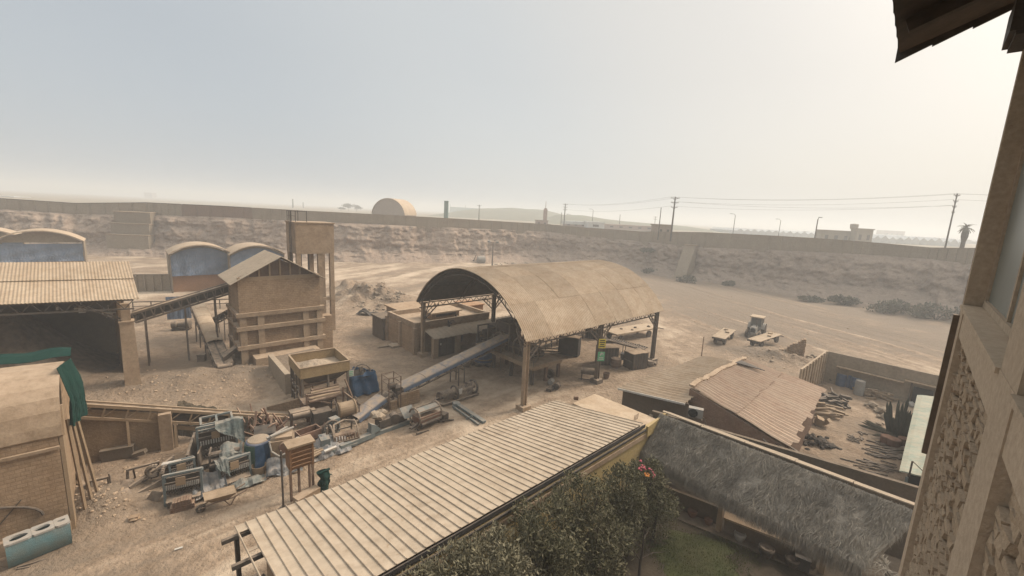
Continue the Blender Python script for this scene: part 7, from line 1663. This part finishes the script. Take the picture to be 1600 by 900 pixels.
m = MB(); q = P(1421, 742, 3.15); m.beam(q - U * .15, q - U * .15 + Z * .75, .05); m.beam(q - U * .15 + Z * .75, q + V * .9, .03); part('stay', m, M['darksteel'], t)
m = MB(); a = g[3] - U * .1 + V * .3; m.beam(a - Z * 3, a - Z * .1, .08); m.beam(a - Z * .4 , a - Z * .4 + V * 1.6, .06); m.beam(a - Z * 1.1, a - Z * 1.1 + V * 1.6, .06); part('post', m, M['greyblue'], t)

# ------------------------------------------------------------------ thatched veranda
Z1, Z2 = 4.0, 2.35
c = [P(1034, 648, Z1), P(1440, 803, Z1), P(1345, 893, Z2), P(1001, 708, Z2)]
t = thing('thatched_veranda', 'long veranda under a shaggy grey thatched roof by the garden', 'veranda', (c[3].x, c[3].y, 0))
def th_pt(a, b): return c[0].lerp(c[1], a).lerp(c[3].lerp(c[2], a), b)
nrm = (c[1] - c[0]).cross(c[3] - c[0]).normalized(); nrm = nrm if nrm.z > 0 else -nrm
m = MB()
m.slab(lambda a, b: th_pt(a, b) + nrm * (.10 + .16 * float(fbm(a * 40, b * 7, 3)) + .10 * float(fbm(a * 14, b * 4, 5)) + .08 * math.sin(b * 3.14)) - Z * (.10 * float(fbm(a * 60, 1, 9)) * (b > .95)), 150, 26, (0, 0, -.20)); part('thatch', m, M['thatch'], t)
rng = np.random.default_rng(5); N = 48000
ab = rng.random((N, 2)); ab[:, 1] = np.where(rng.random(N) < .22, 1 - .03 * rng.random(N), ab[:, 1])
C0 = np.array([list(x) for x in c]); P0 = (C0[0] * (1 - ab[:, :1]) + C0[1] * ab[:, :1]) * (1 - ab[:, 1:]) + (C0[3] * (1 - ab[:, :1]) + C0[2] * ab[:, :1]) * ab[:, 1:]
nn = np.array(nrm); dn = np.array((c[3] - c[0]).normalized()); al = np.array((c[1] - c[0]).normalized())
clump = 2.2 * fbm(ab[:, 0] * 34, ab[:, 1] * 7, 77, 3)
lift_ = np.clip(fbm(ab[:, 0] * 26, ab[:, 1] * 6, 78, 3), -.3, .5)
P0 = P0 + nn * (.12 + .30 * lift_[:, None] + .14 * rng.random((N, 1)))
dirs = dn * (1.0) + al * (clump[:, None] + rng.normal(0, .24, (N, 1))) + nn * (rng.normal(.16, .22, (N, 1)))
fr = ab[:, 1] > .96
dirs[fr] = np.array([0, 0, -1.0]) + dn * .5 + rng.normal(0, .15, (fr.sum(), 3))
dirs /= np.linalg.norm(dirs, axis=1)[:, None]; Ls = rng.uniform(.12, .38, (N, 1)); Ls[fr] *= 1.7; sd = np.cross(dirs, rng.normal(size=(N, 3))); sd /= np.linalg.norm(sd, axis=1)[:, None]
w_ = rng.uniform(.005, .012, (N, 1)); o_ = np.array([c[3].x, c[3].y, 0])
vv_ = np.stack([P0 - sd * w_, P0 + sd * w_, P0 + dirs * Ls + np.array([0, 0, -1]) * Ls * .12], 1).reshape(-1, 3) - o_
me = bpy.data.meshes.new('straw'); me.vertices.add(3 * N); me.vertices.foreach_set('co', vv_.astype(np.float32).ravel()); me.loops.add(3 * N); me.loops.foreach_set('vertex_index', np.arange(3 * N, dtype=np.int32))
me.polygons.add(N); me.polygons.foreach_set('loop_start', np.arange(0, 3 * N, 3, dtype=np.int32)); me.update(calc_edges=True); me.materials.append(M['straw'])
so = bpy.data.objects.new('straw', me); C.objects.link(so); so.parent = t; so['kind'] = 'stuff'
for k, (o1, dz, w1) in enumerate(((.10, .16, .16), (.42, .05, .13), (.70, -.06, .12))):
    m = MB()
    for j in range(5): a, b = c[0].lerp(c[1], j / 5), c[0].lerp(c[1], (j + .985) / 5); m.beam(a + U * o1 + Z * (dz + random.uniform(-.02, .02)), b + U * (o1 + random.uniform(-.05, .05)) + Z * (dz + random.uniform(-.03, .03)), w1, .05)
    part('ridge_board', m, M['grayroof'], t)
for k, (px, py) in enumerate(((1121, 834), (1282, 900), (1032, 775))):
    q = P(px, py, .0); m = MB(); hz2 = 2.75; m.box(q + Z * (hz2 / 2), (.2, .2, hz2), R(UA)); part('post', m, M['timber'] if k < 2 else M['darkplaster'], t)
p1_, p2_ = P(1121, 834), P(1282, 900); vd = (p2_ - p1_).normalized(); vb = Vector((-vd.y, vd.x, 0)); vb = vb if vb.x > 0 else -vb
LV = (p2_ - p1_).length
m = MB(); m.prism([p1_ - vd * 4.2 - vb * .35 - Z * .2, p2_ + vd * 4 - vb * .35 - Z * .2, p2_ + vd * 4 + vb * 3.2 - Z * .2, p1_ - vd * 4.2 + vb * 3.2 - Z * .2], (0, 0, .38)); part('floor', m, M['darkplaster'], t)
m = MB(); m.prism([p1_ - vd * 4.2 + vb * 3.0, p2_ + vd * 4 + vb * 3.0, p2_ + vd * 4 + vb * 3.0 + Z * 3.6, p1_ - vd * 4.2 + vb * 3.0 + Z * 3.6], vb * .2); part('back_wall', m, M['darkplaster'], t)
m = MB(); m.prism([p1_ + vd * .2 + vb * .02 + Z * .2, p2_ - vd * .2 + vb * .02 + Z * .2, p2_ - vd * .2 + vb * .02 + Z * .85, p1_ + vd * .2 + vb * .02 + Z * .85], vb * .18); part('low_wall', m, M['darkplaster'], t)
m = MB(); m.prism([p1_ + vd * .15 - vb * .06 + Z * .86, p2_ - vd * .15 - vb * .06 + Z * .86, p2_ - vd * .15 + vb * .5 + Z * .86, p1_ + vd * .15 + vb * .5 + Z * .86], (0, 0, .09)); part('counter', m, M['timber'], t)
m = MB(); m.prism([p1_ - vd * 3.6 + vb * .4 + Z * .15, p1_ - vd * .15 + vb * .4 + Z * .15, p1_ - vd * .15 + vb * .4 + Z * 1.05, p1_ - vd * 3.6 + vb * .4 + Z * 1.05], vb * .18); part('low_wall', m, M['darkplaster'], t)
m = MB(); m.prism([p1_ - vd * 4.1 + vb * .1 , p1_ - vd * 4.1 + vb * 3.0, p1_ - vd * 4.1 + vb * 3.0 + Z * 3.4, p1_ - vd * 4.1 + vb * .1 + Z * 2.4], -vd * .2); part('end_wall', m, M['darkplaster'], t)
for k, (px, py, s, mt, lb) in enumerate(((1081, 806, .22, 'clay', 'red brown pot on the veranda edge near the flower bush'), (1106, 818, .18, 'clay', 'small pot left of the first veranda post'), (1155, 843, .24, 'barrelwhite', 'pale bowl pot below the veranda counter'), (1196, 868, .30, 'darksteel', 'large dark pot in the middle below the counter'), (1236, 884, .26, 'darksteel', 'dark pot right of the large one below the counter'))):
    q = P(px, py, .2); m = MB(); m.lathe(q - Z * .02, [(s * .6, 0), (s * .95, s * .7), (s * 1.05, s * 1.3), (s * .9, s * 1.5), (s * .78, s * 1.3), (.02, s * 1.2)], n=20); single('plant_pot', m, M[mt], lb, 'pot', q)
q = P(1252, 886, .2); m = MB(); m.box(q + Z * .25, (.5, .45, .5), math.atan2(vd.y, vd.x)); m.box(q + Z * .52, (.56, .5, .05), math.atan2(vd.y, vd.x)); single('dark_crate', m, M['black'], 'dark square crate beside the second veranda post', 'crate', q)
# ------------------------------------------------------------------ garden
go = bx_ @ Vector((0, -RW - .15, 0)); rnv = Vector((rd.y, -rd.x, 0))
gx_, gy_ = np.meshgrid(np.linspace(-3, 21, 140), np.linspace(0, 11, 80))
GX, GY = go.x + rd.x * gx_ + rnv.x * gy_, go.y + rd.y * gx_ + rnv.y * gy_
o = np_sheet('garden_soil', GX, GY, .11 + .06 * fbm(GX * 1.1, GY * 1.1, 3, 4), M['soil'])
lc = P(1090, 872)
def lawn_mask(x, y): return ((x - lc.x) / 2.3) ** 2 + ((y - lc.y) / 1.5) ** 2 + .7 * fbm(x * .8, y * .8, 5)
lx, ly = np.meshgrid(np.linspace(-1, 1, 70), np.linspace(-1, 1, 70)); rad_ = np.hypot(lx, ly) + 1e-6; sq = np.maximum(abs(lx), abs(ly)); lx, ly = lx * sq / rad_, ly * sq / rad_
edge_ = 1 + .9 * fbm(np.arctan2(ly, lx) * 2.2 + 9, np.hypot(lx, ly) * .6, 17, 3)
LX, LY = lc.x + lx * 2.2 * edge_, lc.y + ly * 1.5 * edge_
np_sheet('lawn', LX, LY, .155 + .05 * fbm(LX * 1.1, LY * 1.1, 3, 4) - .09 * np.clip((np.hypot(lx, ly) - .75) * 4, 0, 1), M['grassbase'])
rng = np.random.default_rng(9); N = 16000; gp = rng.uniform(-1, 1, (N, 2)) * [3.2, 2.4] + [lc.x, lc.y]; keep = lawn_mask(gp[:, 0], gp[:, 1]) < rng.uniform(.55, 1.25, N); gp = gp[keep]; N = len(gp)
ang = rng.uniform(0, 6.28, N); hh_ = rng.uniform(.05, .13, N)
b0 = np.stack([gp[:, 0], gp[:, 1], np.full(N, .13)], -1); sdv = np.stack([np.cos(ang), np.sin(ang), 0 * ang], -1) * .012; tip = b0 + np.stack([rng.normal(0, .04, N), rng.normal(0, .04, N), hh_], -1)
v = np.stack([b0 - sdv, b0 + sdv, tip], 1).reshape(-1, 3)
me = bpy.data.meshes.new('grass'); me.vertices.add(3 * N); me.vertices.foreach_set('co', v.astype(np.float32).ravel()); me.loops.add(3 * N); me.loops.foreach_set('vertex_index', np.arange(3 * N, dtype=np.int32)); me.polygons.add(N); me.polygons.foreach_set('loop_start', np.arange(0, 3 * N, 3, dtype=np.int32)); me.update(calc_edges=True); me.materials.append(M['grass'])
ob = bpy.data.objects.new('grass', me); C.objects.link(ob); tag(ob, 'patchy green grass on the garden lawn', 'grass', kind='stuff')
def bush(label, blobs, n, size, mat, seed, flowers=None):
    base = Vector((sum(b[0].x for b in blobs) / len(blobs), sum(b[0].y for b in blobs) / len(blobs), 0))
    t = thing('bush', label, 'bush', base); bl = []
    rr = random.Random(seed)
    for p, r_ in blobs:
        q = p - base; bl.append((q.x, q.y, q.z, r_ * 1.05, r_ * .95, r_ * .85)); bl.append((q.x, q.y, max(.5, q.z * .5), r_ * .9, r_ * .85, max(.5, q.z * .45)))
        for k in range(5):
            a_ = rr.uniform(0, 6.28); e_ = rr.uniform(-.3, 1.2); r2 = r_ * rr.uniform(.25, .48)
            bl.append((q.x + r_ * .85 * math.cos(a_) * math.cos(e_), q.y + r_ * .85 * math.sin(a_) * math.cos(e_), max(.3, q.z + r_ * .7 * math.sin(e_)), r2, r2, r2))
    leaf_mass('foliage', bl, n, size, M[mat], t, seed, thin=.36)
    leaf_mass('shoots', bl[:len(blobs)] + bl[1::3], n // 5, size * 1.7, M['leafpale'], t, seed + 50, up=.9, thin=.16)
    m = MB()
    for p, r_ in blobs:
        q = p - base
        for k in range(4): m.tube((q.x * .7 + rr.uniform(-.2, .2), q.y * .7 + rr.uniform(-.2, .2), 0), (q.x + rr.uniform(-.5, .5) * r_, q.y + rr.uniform(-.5, .5) * r_, q.z + r_ * .4), .045, .015, 6)
    part('stem', m, M['bark'], t, False)
    for fm, pts in (flowers or []):
        m = MB()
        for (px, py, Yo) in pts:
            q = D(px, py, Yo)
            for k in range(4): m.rock(q + Vector((rr.uniform(-.07, .07), rr.uniform(-.07, .07), rr.uniform(-.05, .07))), rr.uniform(.03, .06))
        part('flower', m, M[fm], t)['kind'] = 'stuff'
    return t
def BW(px, py, off):                         # measured point on a plane in front of the garden wall
    d = ray(px, py); o_ = Vector((0, 0, CAM_H)); tt_ = ((go + rnv * off) - o_).dot(rnv) / d.dot(rnv); return o_ + d * tt_
def blobs(l): return [(BW(px + 3, py + 24, off), r_ * .96) for px, py, off, r_ in l]
bush('pale dusty olive bush at the left end of the garden under the ribbed roof', blobs([(705, 885, 1.3, 1.05), (765, 848, 1.2, 1.0), (655, 912, 1.2, .85), (805, 885, 1.8, 1.0), (760, 900, 2.2, 1.1)]), 22000, .14, 'leafpale', 1)
bush('dark green bush filling the middle of the garden bed', blobs([(850, 800, 1.3, 1.15), (905, 758, 1.3, 1.1), (850, 855, 1.9, 1.2), (925, 815, 2.0, 1.25), (872, 882, 2.1, 1.05), (935, 850, 2.1, .85)]), 27000, .14, 'leafdark', 2,
     [('flower', [(882, 890, 12.6), (936, 884, 13.6), (935, 889, 13.4)])])
bush('flowering bush with pink blooms beside the left end of the thatch', blobs([(968, 738, 1.4, 1.0), (1008, 722, 1.5, .85), (1028, 762, 2.2, .85), (978, 772, 1.8, .85)]), 17000, .13, 'leafdark', 3,
     [('flower', [(1001, 720, 15.6), (1004, 728, 15.5), (1006, 732, 15.4), (1018, 736, 15.2), (1022, 744, 15.1), (1000, 733, 15.2)]), ('flowero', [(1010, 743, 15.0), (1012, 741, 15.1)])])
q = P(998, 905); t = thing('bare_tree', 'small leafless tree with four crooked branches in front of the garden bushes', 'tree', q)
m = MB(); pts = [q - Z * .1, D(1000, 880, q.y), D(1004, 858, q.y), D(1007, 826, q.y)]
for a, b, r1, r2 in ((pts[0], pts[1], .06, .05), (pts[1], pts[2], .05, .042), (pts[2], pts[3], .04, .022)): m.tube(a, b, r1, r2, 8)
part('trunk', m, M['bark'], t)
for br in (((1001, 878), (985, 852), (969, 838)), ((1004, 858), (992, 848), (983, 836)), ((1002, 874), (1018, 864), (1041, 862)), ((1006, 840), (1012, 832), (1014, 822))):
    m = MB(); pp = [D(x, y, q.y + .25 * k) for k, (x, y) in enumerate(br)]
    for k in range(2): m.tube(pp[k], pp[k + 1], .028 - .01 * k, .018 - .01 * k, 6)
    part('branch', m, M['bark'], t)
q = P(932, 892, .1); m = MB(); pts = [q, D(930, 872, q.y), D(920, 850, q.y + .1)]; m.path(pts, .02, 6)
for k in range(16): p_ = pts[0].lerp(pts[2], k / 16); m.rock(p_ + Vector((random.uniform(-.05, .05), 0, 0)), .05)
single('flower_spike', m, M['barrelwhite'], 'pale flower spike leaning out of the dark garden bush', 'plant', q)
t = thing('palm_fronds', 'dry grey palm fronds at the right end of the thatch below the window', 'plant', P(1385, 890, .2))
m = MB(); rr = random.Random(21); q = P(1390, 892, 1.3)
for k in range(18):
    a_ = R(rr.uniform(60, 250)); L = rr.uniform(.8, 1.5); d = Vector((math.cos(a_), math.sin(a_), rr.uniform(.2, .9))).normalized(); p_ = q.copy()
    for s in range(6):
        p2 = p_ + d * L / 6; m.beam(p_, p2, .018); sd_ = d.cross(Z).normalized()
        for sg in (-1, 1): m.beam(p2, p2 + (sd_ * sg * .8 + d * .7 - Z * .2) * .26, .022, .006)
        p_ = p2; d = (d - Z * .16).normalized()
m.tube(Vector((q.x, q.y, 0)), q, .12, .09); part('frond', m, M['straw'], t)

# ------------------------------------------------------------------ the building the view is taken from
fd = Vector((.687, .727, 0)).normalized(); fo = Vector((-fd.y, fd.x, 0)); fi = -fo
DE = 6.5; az_ = R(47.07); E = Vector((math.sin(az_) * DE, math.cos(az_) * DE, 0))
t = thing('window_building', 'tan rendered building with stone panels and a recessed window at the right edge', 'building', (E.x, E.y, 0), math.atan2(-fd.y, -fd.x))
# local x runs from the far corner back along the front, local y points outwards (away from the rooms) with the sign below
wb_ = WM[t.name]; sy = 1 if (wb_.to_3x3() @ Vector((0, 1, 0))).dot(fo) > 0 else -1
def Lw(s, d, z): return (s, sy * d, z)
SILL, TOP, REC = CAM_H - DE * math.tan(R(6.03)), 16.75, .165
def wbox(mm, s0, s1, d0, d1, z0, z1): mm.box(((s0 + s1) / 2, sy * (d0 + d1) / 2, (z0 + z1) / 2), (s1 - s0, abs(d1 - d0), z1 - z0))
BL = 13.0
m = MB(); wbox(m, .01, BL, -7, -.30, -.2, TOP); part('wall', m, M['facade'], t, False)
wins = [(.10, 3.05), (3.58, 6.4), (6.95, 9.8)]
for s0, s1 in ((0, .10), (3.05, 3.58), (6.4, 6.95), (9.8, BL)):
    m = MB(); wbox(m, s0 + .002, s1 - .001, -.299, 0, SILL - .008, TOP); part('mullion', m, M['facade'], t, False)
for s0, s1 in ((0, .34), (3.05, 3.58), (6.4, 6.95), (9.8, 10.4)):
    m = MB(); wbox(m, s0, s1, -.30, .004, -.2, SILL - .005); part('pilaster', m, M['facade'], t, False)
for s0, s1 in wins:
    m = MB(); wbox(m, max(s0, .345), s1, -.298, -.004, SILL - .30, SILL - .035); part('sill_band', m, M['facade'], t, False)
    m = MB(); wbox(m, s0 + .003, s1 - .003, -.296, .02, SILL - .034, SILL); so_ = part('sill', m, M['facade'], t, False)
    m = MB(); wbox(m, s0 + .03, s1 - .03, -REC - .02, -REC, SILL + .07, TOP - .4); wp = part('window_pane', m, M['pane'], t, False)
    m = MB(); wbox(m, s0 + .002, s1 - .002, -REC - .05, -REC + .03, SILL + .003, SILL + .07); wbox(m, s0 + .002, s0 + .045, -REC - .05, -REC + .025, SILL + .07, TOP); wbox(m, s1 - .05, s1 - .002, -REC - .05, -REC + .025, SILL + .07, TOP)
    wbox(m, (s0 + s1) / 2 - .03, (s0 + s1) / 2 + .03, -REC - .05, -REC + .02, SILL + .07, TOP); part('window_frame', m, M['facade'], wp, False)
    m = MB(); rr = random.Random(int(s0 * 10)); z = SILL - .30; a0 = max(s0, .345)
    wbox(m, a0, s1, -.31, -.12, 0, SILL - .30)
    while z > 7.2:
        rh = rr.uniform(.035, .085); s = a0
        while s < s1 - .02:
            ln = min(rr.uniform(.08, .30), s1 - s); d_ = -.045 + rr.uniform(-.014, .022); g_ = rr.uniform(.002, .006)
            zz0, zz1 = z - rh + g_, z; j = lambda: rr.uniform(-.006, .006)
            vs = [(s + g_, sy * -.13, zz0), (s + ln - g_, sy * -.13, zz0), (s + ln - g_, sy * -.13, zz1), (s + g_, sy * -.13, zz1),
                  (s + g_ + .012 + j(), sy * (d_ + j()), zz0 + .01 + j() * .6), (s + ln - g_ - .012 + j(), sy * (d_ + j()), zz0 + .01 + j() * .6), (s + ln - g_ - .012 + j(), sy * (d_ + j()), zz1 - .008 + j() * .6), (s + g_ + .012 + j(), sy * (d_ + j()), zz1 - .008 + j() * .6)]
            m.add(vs, [(3, 2, 1, 0), (4, 5, 6, 7), (0, 1, 5, 4), (1, 2, 6, 5), (2, 3, 7, 6), (3, 0, 4, 7)]); s += ln
        z -= rh
    part('stone_panel', m, M['facestone'], t, False)
m = MB(); wbox(m, .02, .09, -.02, .05, CAM_H - DE * math.tan(R(20.2)), SILL - .12); part('edge_board_or_shade', m, M['steel'], t, False)  # dark strip added for the shadow gap beside the stone panel
m = MB(); wbox(m, -.03, -.002, -.30, .0, SILL - .02, TOP); part('corner_strip', m, M['steel'], t, False)
# tiled roof: eave parallel to the front, verge over the far end wall
OV, OE, EZ, SL = .97, .53, CAM_H + 2.13, math.tan(R(21))
m = MB()
def rf(s, d): return Vector((s, sy * (OV - d), EZ + d * SL))
nx = 36; ny = 14
for j in range(ny):
    for i in range(nx):
        s0 = -OE + .02 + .36 * i; d0 = .30 * j; tl = .34
        if s0 > BL + .3: continue
        def tp(a, b): return rf(s0 + .35 * a, d0 + tl * b) + Vector((0, 0, .035 + .03 * math.sin(a * math.pi) + .03 * (1 - b)))
        m.slab(tp, 4, 1, (0, 0, -.022))
part('roof_tile', m, M['rooftile'], t, False)
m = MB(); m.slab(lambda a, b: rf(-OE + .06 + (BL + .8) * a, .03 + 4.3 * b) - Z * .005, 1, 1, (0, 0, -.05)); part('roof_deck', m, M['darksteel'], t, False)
m = MB()
for j in range(14):
    d0 = .30 * j; a, b = rf(-OE - .02, d0), rf(-OE - .02, d0 + .315); h_ = .20
    m.prism([a + Z * .10, b + Z * .075, b - Z * (h_ - .10), a - Z * (h_ - .075)], (.028, 0, 0))
    m.prism([a + Z * .10, b + Z * .075, b + Z * .05, a + Z * .075], (.14, 0, 0))
part('verge_tile', m, M['rooftile'], t, False)
m = MB()
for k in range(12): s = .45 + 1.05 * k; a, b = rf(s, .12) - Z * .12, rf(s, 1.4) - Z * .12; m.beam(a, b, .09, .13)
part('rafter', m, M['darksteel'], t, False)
m = MB(); wbox(m, .0, .55, -.02, .14, CAM_H + DE * math.tan(R(15.6)), CAM_H + DE * math.tan(R(18.0))); wbox(m, .0, .55, -.02, .10, CAM_H + DE * math.tan(R(15.3)), CAM_H + DE * math.tan(R(15.6)) - .003); part('lintel_bracket', m, M['rooftile'], t, False)

# ------------------------------------------------------------------ the dusty air
HZ = bpy.data.materials.new('haze_air'); HZ.use_nodes = True
hn, hlk = HZ.node_tree.nodes, HZ.node_tree.links
hn.remove(hn['Principled BSDF']); pv = hn.new('ShaderNodeVolumePrincipled')
pv.inputs['Color'].default_value = (.79, .80, .79, 1); pv.inputs['Density'].default_value = .0020; pv.inputs['Anisotropy'].default_value = .2
hlk.new(pv.outputs[0], hn['Material Output'].inputs['Volume'])
m = MB(); m.box((0, 0, 15.2), (9600, 9600, 34.4)); o = mesh_obj('haze', m.v, m.f, HZ); o['kind'] = 'stuff'; o['label'] = 'pale dusty air over the quarry and the land beyond'; o['category'] = 'haze'
